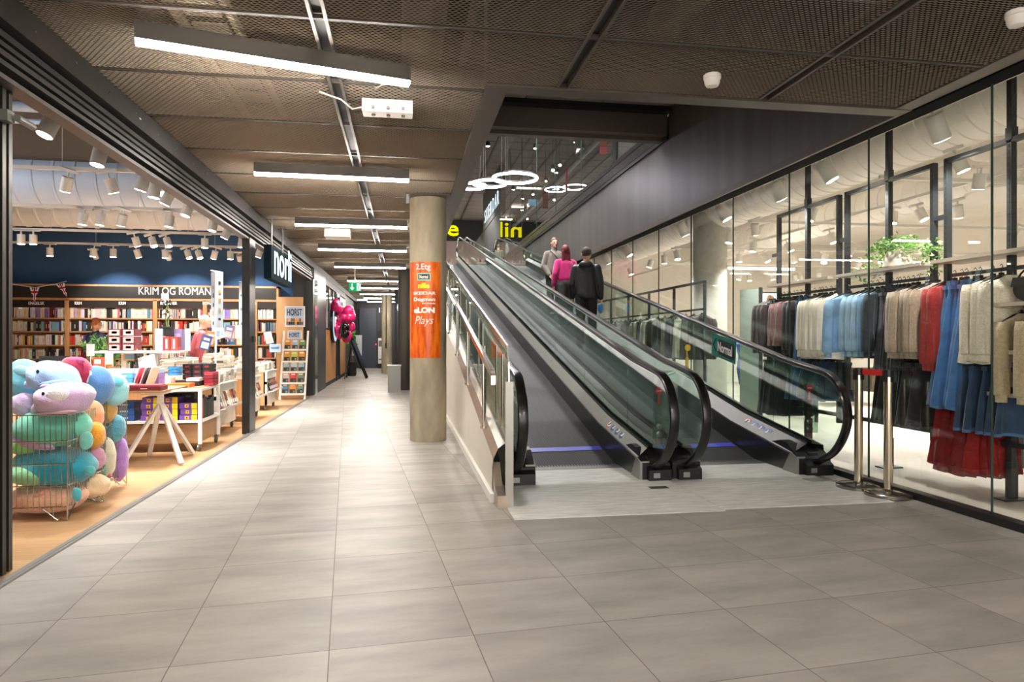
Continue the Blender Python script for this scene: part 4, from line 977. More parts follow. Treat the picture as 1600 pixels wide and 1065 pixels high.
# track spotlights
def head_proto(r, L, name='track_spotlight'):
    t = thing(name, 'x', 'spotlight', (0, 0, 0))
    m = MB(); m.cyl((0, 0, -L / 2), r, L, 26); m.cyl((0, 0, -L / 2 - .001), r * .96, .003, 26); b = part('body', m, WHITEM, t, smooth=True)
    m = MB(); m.cyl((0, 0, -L / 2 - .004), r * .86, .004, 24); part('lens', m, LENS, t)
    m = MB(); m.cyl((0, 0, L / 2), .012, .06, 10); m.box(-.1, .1, -.018, .018, L / 2 + .055, L / 2 + .085); part('adapter', m, WHITEM, t)
    KIDS[t.name] = list(t.children); return t
HEADS = []
_heads = {}
def head(x, y, z, label, group, r=.055, L=.15, tilt=(0, 0), power=60, tgt=None, size=85, lit=True):
    k = (r, L)
    if k not in _heads:
        _heads[k] = head_proto(r, L); o = _heads[k]; o['label'] = label
    else: o = dup(_heads[k])
    o['label'] = label; o['group'] = group; o.location = (x, y, z); o.rotation_euler = (tilt[0], tilt[1], 0)
    if lit:
        d = Matrix.Rotation(tilt[1], 3, 'Y') @ Matrix.Rotation(tilt[0], 3, 'X') @ Vector((0, 0, -1))
        p = Vector((x, y, z)) + d * (L / 2 + .02); spot(p, p + d, power, size)
    return o
def rail_track(p, q, label, grp='light tracks'):
    m = MB(); m.bar(p, q, .036, .036)
    n = 3
    for i in range(n):
        c = Vector(p).lerp(Vector(q), (i + .5) / n); m.tube([c, (c.x, c.y, 4.3)], .003, 4)
    return solo('light_track', m, WHITEM, label, 'light track', group=grp)
PB = PWR_BOOK
rows = [(5.6, 3.12, [150, 190, 60][:0], 'first'), (7.65, 3.04, [104, 174, 247], 'second'), (9.7, 3.02, [130, 157, 191, 265], 'third'), (11.8, 3.02, [33, 52, 213, 239, 262, 320], 'fourth'), (13.4, 3.02, [78, 146, 177, 215, 258, 294, 311, 335, 360], 'fifth')]
for (Y, z, us, nm) in rows:
    rail_track((-8.6 if Y > 6 else -8, Y, z), (-2.45 if Y > 6 else -2.95, Y, z), 'white light track across the bookshop, %s from the front' % nm)
    for i, u in enumerate(us):
        p = onY(u, 400, Y); tl = R.choice([(0, 0), (.25, .3), (-.2, -.35), (.3, -.2), (0, .15)])
        head(p.x, Y, z - .16, 'white cylinder spotlight, %s on the %s cross track of the bookshop' % (nth(i, len(us)), nm), 'spotlights on the %s bookshop track' % nm, tilt=tl, power=PB, lit=True)
p = onY(205, 211, 5.7); m = MB(); m.lathe((p.x - .05, 5.7, 3.0), [(.02, -.03), (.11, -.025), (.12, 0), (.11, .025)], 28); m.bar((p.x - .05, 5.7, 3.03), (p.x - .25, 5.6, 3.12), .02); solo('disc_lamp', m, WHITEM, 'flat pale disc fitting below the first bookshop track', 'lamp', smooth=True)
rail_track((-2.42, 1.5, 2.90), (-2.42, 15.8, 2.90), 'white light track along the bookshop front')
us = [(77, 178), (155, 232), (223, 273), (242, 287), (262, 298), (293, 321), (333, 343), (354, 362), (378, 374), (405, 392), (423, 403)]
for i, (u, v) in enumerate(us):
    r_ = (u - 800) / FPX; X = -2.42; p = onX(u, v, X)
    head(X, p.y, 2.75, 'white cylinder spotlight, %s along the bookshop front track' % nth(i, len(us), 'near'), 'spotlights along the bookshop front', tilt=(R.uniform(-.3, .1), R.choice([.15, .45, .3])), power=PB * .75)
for k in range(5): head(-3.5 - k * .9, 5.6, 2.96, 'white cylinder spotlight on the first cross track above the plush bins', 'spotlights on the first bookshop track', tilt=(.1, 0), power=PB * .5)
for k in range(3): head(-3.4 - k * 1.4, 15.0, 3.0, 'white cylinder spotlight right before the bookcases', 'spotlights before the bookcases', tilt=(.75, 0), power=PB * .6)
for k, (x, y, z, tx, ty) in enumerate(((-5.4, 5.6, 2.95, -3.6, 5.2), (-6.8, 5.6, 2.95, -4.6, 7.5), (-5.8, 7.65, 2.9, -3.6, 7.6), (-7.4, 7.65, 2.9, -5, 9.5), (-7.0, 9.7, 2.9, -4.2, 11))):  # extra heads out of view, added to brighten the bookshop ceiling
    d = (Vector((tx, ty, 4.3)) - Vector((x, y, z))).normalized(); o = head(x, y, z, 'white spotlight added out of view to brighten the bookshop ceiling, %s of five' % nth(k, 5, 'near'), 'added uplights of the bookshop', lit=False)
    o.rotation_euler = (-d).to_track_quat('Z', 'Y').to_euler(); spot(Vector((x, y, z)) + d * .1, Vector((tx, ty, 4.3)), PWR_BOOK * (.9 if k < 2 else .22), 130, col=(.88, .94, 1))
# ================================================================== bookcases on the back wall
BX0, BX1, YF = -8.3, -2.79, 15.98
t = thing('bookcase_wall', 'long oak wall bookcase with black header reading KRIM OG ROMANER', 'bookcase', (-5.5, 16.1, 0))
zs = [onY(60, v, 16).z for v in (443, 467, 496, 517, 538.5, 560, 580)]
HT, HB = zs[0], zs[1]
shelfz = zs[2:] + [zs[6] - .33]
m = MB(); m.box(BX0, BX1, YF, 16.3, HT - .04, HT); m.box(BX0, BX1, YF, 16.3, HB - .02, HB + .03); m.box(BX1 - .04, BX1, YF, 16.3, 0, HT)
for u in (104, 242, 320, 399): 
    x = onY(u, 500, YF).x; m.box(x - .04, x + .04, YF, 16.3, 0, HB)
m.box(BX0, BX0 + .04, YF, 16.3, 0, HT); m.box(BX0, BX1, 16.26, 16.3, 0, HT); part('frame', m, OAK, t)
for z in shelfz:
    m = MB(); m.box(BX0, BX1, YF + .02, 16.28, z - .03, z); part('shelf', m, OAK, t)
m = MB(); m.box(BX0, BX1 - .04, YF - .0, YF + .04, HB + .03, HT - .04); part('header_board', m, M('header_black', '3a3734', .35, metal=.3), t)
hz = HB - .02; m = MB(); m.box(BX0, BX1 - .04, YF + .02, YF + .04, hz - .16, hz); part('category_strip', m, M('strip_brown', '2b211f', .5), t)
tt = lambda s, u0, u1, v0, v1, b=.01: text(MB(), s, (onY(u0, 500, YF).x, YF - .005, onY(u0, v1, YF).z), (1, 0, 0), (0, 0, 1), w=onY(u1, 500, YF).x - onY(u0, 500, YF).x, h=onY(u0, v0, YF).z - onY(u0, v1, YF).z, depth=.01, bold=b)
part('lettering', tt('KRIM OG ROMANER', 217, 346, 448, 460, .0), TXTW, t)
for s, a, b_ in (('ENGELSK', 45, 70), ('KRIM', 117, 128), ('KRIM', 186, 197), ('ROMANER', 251, 277), ('ROMANER', 317, 343), ('ROMANER', 376, 401)):
    g = tt(s, a, b_, 471, 476, .02); part('category_lettering', g, TXTW, t)
m = MB()
for u0, u1 in ((115, 180), (190, 238), (245, 300), (30, 95), (322, 395)): m.box(onY(u0, 0, YF).x, onY(u1, 0, YF).x, YF + .03, YF + .08, hz - .005, hz + .004)
part('shelf_light', m, ME('shelf_led', 'fff0dc', 5, sampled=False), t)
# the many spines: one mass of books
m = MB(); q = random.Random(3)
ups = sorted([onY(u, 500, YF).x for u in (104, 242, 320, 399)] + [BX0, BX1])
pal = [['f2ede4', 'e9dccb', 'e4a8b6', 'b8cfe4', 'd96a8a', '9a7fc0', 'f5f0e8', 'cfd8dc'], ['222222', 'f0ece2', '2f2c2b', 'c9a23a', '7a1f22', 'efe6d8', '5f7f98', 'e8e2d6'], ['c93a2e', 'f2ede4', '3d6fa8', 'e7c24a', 'efe9de', '7fb6c9', '5a4a80', '1f1f1f'], ['e7c24a', 'f0ece2', 'b7503a', '2d4a70', '88a060', 'f4efe6', '333333', 'd9889a'], ['1d1d1f', '8c2c2c', 'f0ece2', 'd0a060', '2d5a70', 'e0d8cc', '4a4a4a', 'f0ece2']]
for si, z in enumerate(shelfz):
    for a, b_ in zip(ups[:-1], ups[1:]):
        x = a + .05; run = 0
        while x < b_ - .07:
            if run <= 0:
                run = q.choice([1, 1, 1, 2, 2, 3, 5]); base = lin(q.choice(pal[(si + q.choice([0, 0, 1])) % 5])); wd = q.uniform(.016, .036); hh = q.uniform(.185, .235)
                if q.random() < .45: base = lin(q.choice(['f2ece2', 'e6dccd', 'ddd6cc', '2a2726', '3a3533', 'f4efe8']))
            run -= 1
            c = tuple(max(0, min(1, v * q.uniform(.75, 1.15))) for v in base)
            if q.random() < .07: x += .02
            m.box(x, x + wd - .003, YF + .04 + q.uniform(0, .015), YF + .2, z, z + hh, col=c)
            if wd > .024 and q.random() < .35:   # title block on the spine
                cc = lin('e8dcc0') if sum(c) < .9 else tuple(v * .6 for v in c); y_ = YF + .038
                m.quad((x + wd * .25, y_, z + hh * .3), (x + wd * .7, y_, z + hh * .3), (x + wd * .7, y_, z + hh * .72), (x + wd * .25, y_, z + hh * .72), col=cc)
            x += wd
solo('shelf_books', m, M('book_vcol', vcol=True, rough=.5), 'rows of many coloured book spines filling the oak wall bookcase', 'books', kind='stuff')
# oak side panel with posters and the leaning ladder rack
m = MB(); m.box(-2.79, -2.22, 15.75, 15.82, 0, 2.23); m.box(-2.79, -2.22, 15.55, 15.75, 0, .12); solo('oak_panel', m, M('oak_panel', 'd2a473', .5, noise=.1, nscale=2, stretch=(4, 1, .4)), 'pale oak panel carrying the two HORST posters', 'panel')
for nm, u0, u1, v0, v1, lab in (('poster', 445, 476.5, 478, 510.5, 'large HORST poster with a dark picture on the oak panel'), ('poster', 449.5, 471, 516, 529.5, 'small HORST sign above the white ladder rack')):
    a = onY(u0, v0, 15.72); b_ = onY(u1, v1, 15.72); t = thing(nm, lab, 'poster', ((a.x + b_.x) / 2, 15.72, b_.z)); W, H = b_.x - a.x, a.z - b_.z
    m = MB(); m.box(a.x, b_.x, 15.72, 15.735, b_.z, a.z); part('frame', m, WHITE, t)
    m = MB(); m.box(a.x + W * .05, b_.x - W * .05, 15.715, 15.72, b_.z + H * .05, a.z - H * .05); part('print', m, M('poster_blue', 'b4c3da', .4, noise=.1, nscale=6), t)
    big = v1 - v0 > 20
    m = MB(); text(m, 'HORST', (a.x + W * .12, 15.71, a.z - H * (.46 if big else .75)), (1, 0, 0), (0, 0, 1), w=W * .74, h=H * (.33 if big else .5), depth=.004, bold=.02); part('lettering', m, M('ink_navy', '1d2b4a', .5), t)
    if big:
        m = MB(); y = 15.712
        for k in range(16):
            x = a.x + W * .08 + W * .84 * (k % 8) / 8; z = b_.z + H * (.1 + .16 * (k // 8)); m.quad((x, y, z), (x + W * .1, y, z), (x + W * .1, y, z + H * .15), (x, y, z + H * .15), col=lin(q.choice(['2b2a26', 'd9923a', '4a4038', 'c8c0b0', '1d1d1d', '7a5a30'])))
        part('picture', m, M('vcol', vcol=True), t)
t = thing('ladder_rack', 'white ladder rack of five shelves with face-out books before the oak panel', 'rack', (-2.4, 15.4, 0))
xa, xb = onY(441, 560, 15.3).x, onY(479, 560, 15.3).x
m = MB()
for x in (xa, xb): m.bar((x, 15.0, 0), (x, 15.55, 1.47), .04, .03)
part('side_frame', m, WHITEM, t)
rk = []
for k, v in enumerate((545, 563.5, 579.5, 596.5, 613)):
    z = onY(460, v, 15.25).z; y = 15.0 + (z / 1.47) * .5
    m = MB(); m.box(xa, xb, y - .08, y + .14, z - .035, z); part('shelf', m, WHITEM, t); rk.append((z, y))
covers = [['c8842a', '9fb2c8', '5f8a45'], ['c98d35', 'b7bd4a', 'd18a2c'], ['8da3ad', 'a8bcc4', '8ca8b5'], ['b9a8a8', 'c23434', '6a8575'], ['3f7090', 'c5822e', '5f7f70']]
BOOKP = M('book_vcol')
def book(x, y, z, w, d, h, col, label, group, face=None, rot=None, kind='book', back=None):
    """a closed book: cover colour with paper edges; w along X, d along Y, h up, before the rotation"""
    m = MB(); c = lin(col) if isinstance(col, str) else col; pg = lin('cfc6b4')
    t_ = .003
    flat = h < min(w, d)
    if flat:
        m.box(-w / 2, w / 2, -d / 2, d / 2, 0, t_, col=c); m.box(-w / 2, w / 2, -d / 2, d / 2, h - t_, h, col=c); m.box(-w / 2, w / 2, -d / 2, -d / 2 + t_, 0, h, col=c if R.random() < .5 else pg)
        m.box(-w / 2 + .003, w / 2 - .003, -d / 2 + .004, d / 2 - .003, t_, h - t_, col=pg)
    else:
        a, b_ = (w, d)
        m.box(-w / 2, w / 2, -d / 2, -d / 2 + t_, 0, h, col=c); m.box(-w / 2, w / 2, d / 2 - t_, d / 2, 0, h, col=c); m.box(-w / 2, -w / 2 + t_, -d / 2, d / 2, 0, h, col=c)
        m.box(-w / 2 + .003, w / 2 - .004, -d / 2 + t_, d / 2 - t_, .003, h - .003, col=pg)
        if face:
            for (u0, u1, v0, v1, fc) in face: m.quad((-w / 2 + w * u0, -d / 2 - .001, h * v0), (-w / 2 + w * u1, -d / 2 - .001, h * v0), (-w / 2 + w * u1, -d / 2 - .001, h * v1), (-w / 2 + w * u0, -d / 2 - .001, h * v1), col=lin(fc))
    o = bpy.data.objects.new(kind, mesh_of(kind, m, BOOKP)); COL.objects.link(o); o.location = (x, y, z)
    if rot: o.rotation_euler = rot
    props(o, label, 'book', group); return o
FN = ['top', 'second', 'third', 'fourth', 'bottom']
for k, (z, y) in enumerate(rk):
    for j in range(3):
        w_ = (xb - xa) / 3 - .03; x = xa + .03 + (w_ + .015) * j + w_ / 2
        book(x, y - .0, z, w_ * .9, .03, .2, covers[k][j], 'face-out paperback, %s on the %s shelf of the white ladder rack' % (('left', 'middle', 'right')[j], FN[k]), 'books on the ladder rack', face=[(.05, .95, .02, .42, '1d1b1b'), (.55, .85, .05, .28, 'f2eee6'), (.15, .8, .8, .93, 'efe6d0')], rot=(-.25, 0, 0))
# ================================================================== wire bins and plush toys
WIRE = M('bin_wire', 'b5b0a8', .25, metal=1.)
def wire_bin(x0, x1, y0, y1, z0, z1, label):
    t = thing('wire_bin', label, 'bin', ((x0 + x1) / 2, (y0 + y1) / 2, 0))
    m = MB(); c = [(x0, y0), (x1, y0), (x1, y1), (x0, y1)]
    for z in (z0, z0 + .15, z0 + .3, z0 + .46, z1): m.tube([(x, y, z) for x, y in c], .0045, 6, closed=True)
    g = part('rim', m, WIRE, t)
    m = MB()
    for (ax, ay), (bx, by) in zip(c, c[1:] + c[:1]):
        n = int(round(math.hypot(bx - ax, by - ay) / .036))
        for i in range(n): x, y = ax + (bx - ax) * i / n, ay + (by - ay) * i / n; m.tube([(x, y, z0 - .01), (x, y, z1 + .004)], .003 if i else .005, 5)
    part('wire_mesh', m, WIRE, t)
    m = MB(); 
    for i in range(12): x = x0 + (x1 - x0) * (i + .5) / 12; m.tube([(x, y0, z0), (x, y1, z0)], .0025, 4)
    part('bottom_wires', m, WIRE, t)
    for sx, X in ((1, x0), (-1, x1)):
        for sy, Y in ((1, y0), (-1, y1)):
            m = MB(); m.tube([(X + sx * .17, Y, z0), (X + sx * .06, Y, .008), (X, Y, .008), (X, Y, z0)], .005, 6); m.tube([(X, Y, .008), (X, Y + sy * .12, z0)], .005, 6); m.tube([(X + sx * .09, Y, z0), (X + sx * .09, Y, .01)], .004, 5); part('leg', m, WIRE, t)
wire_bin(-2.98, -2.33, 5.2, 5.78, .10, .745, 'front chromed wire bin overflowing with plush toys')
wire_bin(-2.92, -2.40, 5.84, 6.42, .10, .765, 'rear chromed wire bin full of plush toys beside the book table')
def MP(name, col, bump=.5): return M('plush_' + name, col, .95, sheen=.6, noise=.1, nscale=14, bump=bump, bscale=90)
EYE_ = M('toy_eye', '121014', .15)
def plush(u, v, w, h, Y, col, label, tilt=0, depth=.8, eye=None, belly=None, fin=None, tail=None, patch=None, bump=.5, cat='plush toy', nm='plush_toy', stripes=0):
    """a soft stuffed body about w x h photo pixels large at distance Y, tilted by tilt degrees in the picture"""
    c = onY(u, v, Y); k = pxm(Y, c.x); rx, rz = w / 2 * k, h / 2 * k; ry = rx * depth
    Mr = Matrix.Rotation(-YAW, 3, 'Z') @ Matrix.Rotation(math.radians(-tilt), 3, 'Y')
    t = thing(nm, label, cat, (c.x, c.y, c.z - rz), group=None)
    q = random.Random(int(u * 7 + v)); a1, a2, a3 = q.uniform(0, 6), q.uniform(0, 6), q.uniform(0, 6)
    def warp(p):
        d = p.normalized() if p.length > 1e-6 else p; s = 1 + .035 * math.sin(4 * d.x + a1) * math.cos(5 * d.z + a2) + .02 * math.sin(9 * d.z + a3 + 5 * d.x)
        if stripes: s += .02 * math.cos(d.x * stripes * 3)
        # fuller, pillow-like
        e = Vector((p.x / rx, p.y / ry, p.z / rz)); m_ = max(abs(e.x), abs(e.y), abs(e.z)); s *= 1 + .10 * (1 - m_)
        return p * s
    m = MB(); m.ell(c, rx, ry, rz, 40, 28, Mr, warp=warp); part('body', m, MP(col, col, bump), t, smooth=True)
    def surf(a, b, out=1.0):  # a,b in -1..1 across the visible face
        yy = -math.sqrt(max(0, 1 - a * a - b * b)); return Vector((a * rx, yy * ry, b * rz)) * out
    if eye:
        m = MB(); m.ell(c + Mr @ surf(*eye, 1.01), .011, .008, .014, 12, 8); part('eye', m, EYE_, t, smooth=True)
    if belly:
        m = MB(); a, b, s = belly[:3]; m.ell(c + Mr @ Vector((a * rx, -ry * .2, b * rz)), rx * s * .93, ry * 1.02, rz * s * .82, 28, 20, Mr, warp=None); part('belly', m, MP(belly[3], belly[3], bump), t, smooth=True)
    if patch:
        a, b, s, pc = patch; m = MB(); p = surf(a, b, .93); m.ell(c + Mr @ p, rx * s, ry * .16, rz * s, 20, 12, Mr); part('patch', m, MP(pc, pc, .8), t, smooth=True)
    if fin:
        for (a, b, fw, fh, ang, fc) in fin:
            M2 = Mr @ Matrix.Rotation(math.radians(ang), 3, 'Y'); p = surf(a, b, .98); m = MB(); m.ell(c + Mr @ p, rx * fw, ry * .18, rz * fh, 18, 12, M2); part('fin', m, MP(fc, fc), t, smooth=True)
    if tail:
        a, b, tc = tail; m = MB()
        for s in (-1, 1): m.ell(c + Mr @ Vector((a * rx, 0, b * rz + s * rz * .3)), rx * .28, ry * .15, rz * .2, 14, 10, Mr @ Matrix.Rotation(s * .7, 3, 'Y'))
        part('tail', m, MP(tc, tc), t, smooth=True)
    return t
# heap on top
plush(36, 592, 62, 60, 5.75, '74c6d8', 'turquoise plush at the far left of the heap behind the post', tilt=20, fin=[(.5, .3, .4, .3, 30, '9ad8e6')])
plush(38, 632, 40, 36, 5.5, 'b9a6c9', 'muted violet plush squeezed at the left above the front bin')
plush(117, 583, 52, 54, 5.85, 'b32350', 'crimson plush whale behind the light blue one on the heap', tilt=15, fin=[(.55, .65, .5, .18, 20, 'd4588f'), (-.5, .75, .15, .15, 0, 'c83a7a')])
plush(150, 602, 52, 62, 5.9, '5c92cf', 'mid blue plush with white crown at the right of the heap', tilt=-10, patch=(-.35, .35, .5, 'dfe9f4'), fin=[(-.55, .2, .14, .1, 0, '4a2a6a'), (-.5, .05, .16, .1, 30, '2f57b8')])
plush(172, 606, 52, 60, 6.1, '9ad9e2', 'aqua plush with drooping fin hanging over the rear bin', tilt=25, fin=[(.75, .1, .5, .28, 35, '7fd3dd')])
plush(84, 591, 78, 54, 5.55, '9cc0e8', 'light blue plush whale with small black eye on the heap', tilt=-14, eye=(-.2, .38), fin=[(.45, -.05, .62, .16, -22, '8fb4e4'), (-.92, -.7, .2, .25, 0, 'a9c6ea')], stripes=0)
plush(66, 628, 54, 32, 5.6, '8ea2dd', 'periwinkle plush wedged under the lavender whale')
plush(101, 622, 88, 52, 5.35, 'c6a9cb', 'lavender plush whale with white patch, topmost of the front bin', tilt=8, eye=(-.24, .42), patch=(.24, .28, .42, 'efe9ee'), fin=[(-1.02, -.32, .34, .3, -50, 'cdb6d2'), (-.62, .9, .18, .14, 0, 'c8a4dc'), (0, -.78, .7, .12, 4, 'e2b8c4')])
# inside the front bin
plush(82, 668, 112, 62, 5.46, '63c3a6', 'large mint plush filling the top of the front bin', tilt=4, fin=[(-.35, -.6, .75, .24, 12, 'c79ac0'), (-.3, -.72, .68, .18, 12, 'e8d8e0')])
plush(40, 694, 58, 30, 5.4, '86bf63', 'leaf green plush pressed against the wires of the front bin')
plush(86, 728, 118, 62, 5.46, '1795aa', 'deep teal corduroy plush with green belly in the front bin', tilt=-3, stripes=9, belly=(-.3, -.25, .74, '8fcf97'), eye=(-.62, .6))
plush(74, 776, 118, 44, 5.46, 'f0b998', 'peach plush at the bottom of the front bin', fin=[(.25, .6, .2, .2, -30, 'f3a98a')])
plush(135, 688, 18, 28, 5.32, '74c2b4', 'small mint plush ball at the right wires of the front bin', depth=1)
plush(141, 735, 14, 16, 5.3, '4fb0b0', 'tiny teal plush at the right edge of the front bin', depth=1)
plush(120, 772, 15, 22, 5.19, '4fb3c1', 'round teal tag plush at the lower front corner', depth=.4)
plush(143, 650, 34, 50, 5.7, 'efa071', 'apricot plush at the back right corner of the front bin', depth=1)
plush(148, 680, 30, 42, 5.6, 'f2a01e', 'fluffy orange plush standing in the front bin', depth=1, bump=1)
plush(147, 716, 32, 36, 5.62, 'c48aa2', 'dusty pink corduroy plush in the right of the front bin', depth=1, stripes=8)
plush(145, 758, 50, 36, 5.62, 'edd0a6', 'cream plush at the lower right of the front bin', depth=.9)
plush(165, 640, 32, 42, 6.1, 'd8a24a', 'ochre yellow plush at the top of the rear bin', depth=1, eye=(.1, .5), bump=1)
plush(180, 668, 30, 42, 6.2, '5aa6bd', 'speckled teal plush in the rear bin', depth=1, bump=1)
plush(164, 716, 32, 66, 6.05, 'ddd8bd', 'tall cream plush with green and pink feet in the rear bin', depth=.8, fin=[(.1, -.5, .5, .3, 0, '8fc7c0'), (.55, -.8, .25, .12, 0, 'd77f93')])
plush(186, 716, 26, 70, 6.3, 'a678c4', 'lilac corduroy plush at the right side of the rear bin', depth=1, stripes=7, fin=[(.2, .95, .3, .1, 0, 'd58a9a')])
# ================================================================== pedestal table and book trolley
t = thing('display_table', 'square display table on a white four-legged trestle pedestal', 'table', (-2.52, 7.63, 0))
m = MB(); m.box(-3.15, -2.36, 7.2, 8.0, .745, .765); part('tabletop', m, OAKD, t)
m = MB(); m.prism([(-2.72, .745), (-2.56, .70), (-2.48, .70), (-2.3, .745)], 'y', 7.45, 7.8); m.box(-2.545, -2.495, 7.6, 7.66, .6, .70); part('neck', m, WHITEM, t)
for fx, fy in ((-2.78, 7.34), (-2.22, 7.32), (-2.30, 7.98), (-2.74, 7.95)): m = MB(); m.bar((-2.52, 7.63, .62), (fx, fy, .02), .045, .03); part('leg', m, WHITEM, t)
def wheel(mb, x, y, r=.04):
    mb.cyl((x - .014, y, r), r, .028, 18, axis='x'); mb.cyl((x - .02, y, r), r * .5, .04, 14, axis='x'); mb.box(x - .018, x + .018, y - .01, y + .03, r, r * 2.4)
WHL = M('caster_grey', '6d6a66', .4, metal=.4)
t = thing('book_trolley', 'white framed display trolley with oak drawer box on casters', 'trolley', (-2.95, 8.55, 0))
tx0, tx1, ty0, ty1 = -3.75, -2.28, 8.18, 8.95
m = MB()
for x in (tx0, tx1):
    for y in (ty0, ty1): m.box(x - .018, x + .018, y - .018, y + .018, .09, .72)
for z in (.705, .345):
    for y in (ty0, ty1): m.box(tx0, tx1, y - .015, y + .015, z - .015, z + .015)
    for x in (tx0, tx1): m.box(x - .015, x + .015, ty0, ty1, z - .015, z + .015)
part('frame', m, WHITEM, t)
m = MB(); m.box(tx0, tx1, ty0, ty1, .715, .73); part('top', m, OAKD, t); m = MB(); m.box(tx0, tx1, ty0, ty1, .335, .35); part('shelf', m, WHITEM, t)
m = MB(); m.box(tx0 + .02, tx1 - .02, ty0 + .01, ty1 - .01, .10, .315); part('drawer_box', m, OAKD, t)
for x in (tx0 + .05, tx1 - .02):
    for y in (ty0 + .03, ty1 - .03): m = MB(); wheel(m, x, y); part('caster', m, WHL, t, smooth=True)
t = thing('display_riser', 'white raised shelf standing on the trolley, carrying boxes and an orchid', 'shelf', (-2.85, 8.5, .73))
m = MB(); m.box(-3.5, -2.55, 8.35, 8.65, 1.12, 1.145); m.bar((-3.2, 8.5, .73), (-3.2, 8.5, 1.12), .05); m.bar((-2.85, 8.5, .73), (-2.85, 8.5, 1.12), .05); part('shelf', m, WHITEM, t)
m = MB(); m.box(-3.02, -2.94, 8.3, 8.34, .74, 1.12); part('clip_panel', m, MG('acrylic', 'c9c9c9', .1), t)
def item(nm, u0, u1, v0, v1, Y, d, col, label, cat='box', group=None, face=None, tilt=0, zbase=None):
    a, b = onY(u0, v1, Y), onY(u1, v0, Y); z0 = zbase if zbase is not None else a.z
    return bx(nm, a.x, b.x, Y, Y + d, z0, b.z, col, label, cat, group, face, tilt)
def bx(nm, x0, x1, y0, y1, z0, z1, col, label, cat='box', group=None, face=None, tilt=0):
    m = MB(); m.box(x0, x1, y0, y1, z0, z1, col=lin(col)); 
    if face:
        for (a, b, c, d, fc) in face: m.quad((x0 + (x1 - x0) * a, y0 - .0015, z0 + (z1 - z0) * c), (x0 + (x1 - x0) * b, y0 - .0015, z0 + (z1 - z0) * c), (x0 + (x1 - x0) * b, y0 - .0015, z0 + (z1 - z0) * d), (x0 + (x1 - x0) * a, y0 - .0015, z0 + (z1 - z0) * d), col=lin(fc))
    o = solo(nm, m, BOOKP, label, cat, group)
    if tilt: o.rotation_euler = (tilt, 0, 0)
    return o
fr = [(.1, .9, .1, .9, 'a98f8a'), (.3, .7, .35, .7, '5d1f24')]
for i in range(3):
    for j in range(2): bx('book_box', -3.34 + j * .15, -3.20 + j * .15, 8.4, 8.6, 1.145 + i * .085, 1.225 + i * .085, '5d1f24', 'maroon boxed book in the pile left on the white riser', 'box', 'maroon boxes on the riser', fr)
item('acrylic_card', 242, 254, 513, 543, 8.36, .02, '9aa0b4', 'grey-blue upright card left of the orchid pot', 'card', zbase=1.145)
item('red_book', 255, 265, 526, 545, 8.4, .15, 'a5403a', 'left red spined book on the riser below the orchid', 'book', zbase=1.145, face=[(.35, .65, .15, .85, 'e8dccf')])
item('red_book', 266.5, 277, 526, 545, 8.4, .15, 'a5403a', 'right red spined book on the riser below the orchid', 'book', zbase=1.145, face=[(.35, .65, .15, .85, 'e8dccf')])
item('lilac_box', 269, 284, 514, 545, 8.6, .14, '8b7fa8', 'lilac box on the riser right of the orchid pot', 'box', zbase=1.145, face=[(.2, .8, .2, .8, 'a99cc4')])
item('white_card', 289, 297, 513, 544, 8.5, .02, 'd5dce2', 'pale blue upright card at the right of the riser', 'card', zbase=1.145)
t = thing('potted_orchid', 'dark leaved orchid in a black square pot on the riser', 'plant', onY(261, 525, 8.5))
p = onY(261, 525, 8.5); m = MB(); m.box(p.x - .06, p.x + .06, 8.44, 8.56, p.z, p.z + .11); m.box(p.x - .065, p.x + .065, 8.435, 8.565, p.z + .095, p.z + .112); part('pot', m, BLACKM, t)
m = MB(); m.tube([(p.x, 8.5, p.z + .1), (p.x - .02, 8.5, p.z + .25), (p.x + .01, 8.5, p.z + .42)], .006, 6); m.tube([(p.x + .01, 8.5, p.z + .1), (p.x + .03, 8.5, p.z + .3), (p.x - .03, 8.5, p.z + .45)], .005, 6); part('stem', m, M('stem_green', '6c7d3a', .6), t)
m = MB(); q = random.Random(8)
for k in range(22):
    a = q.uniform(0, 2 * PI); z = p.z + .2 + .22 * q.random(); d = Vector((math.cos(a), math.sin(a) * .6, q.uniform(-.2, .5))); c = Vector((p.x, 8.5, z)); L = q.uniform(.06, .13)
    sd = d.cross(Vector((0, 0, 1))).normalized() * .022; pts = [c, c + d * L * .5 + sd + Vector((0, 0, .02)), c + d * L - Vector((0, 0, .03)), c + d * L * .5 - sd + Vector((0, 0, .02))]
    m.add(pts, [(0, 1, 2, 3)], q.choice([lin('4a2f2a'), lin('7f9690'), lin('5c3a30'), lin('3c2420')]))
part('leaves', m, M('vcol', vcol=True), t)
m = MB(); m.box(p.x - .07, p.x + .01, 8.52, 8.525, p.z + .42, p.z + .5); part('price_card', m, WHITE, t)
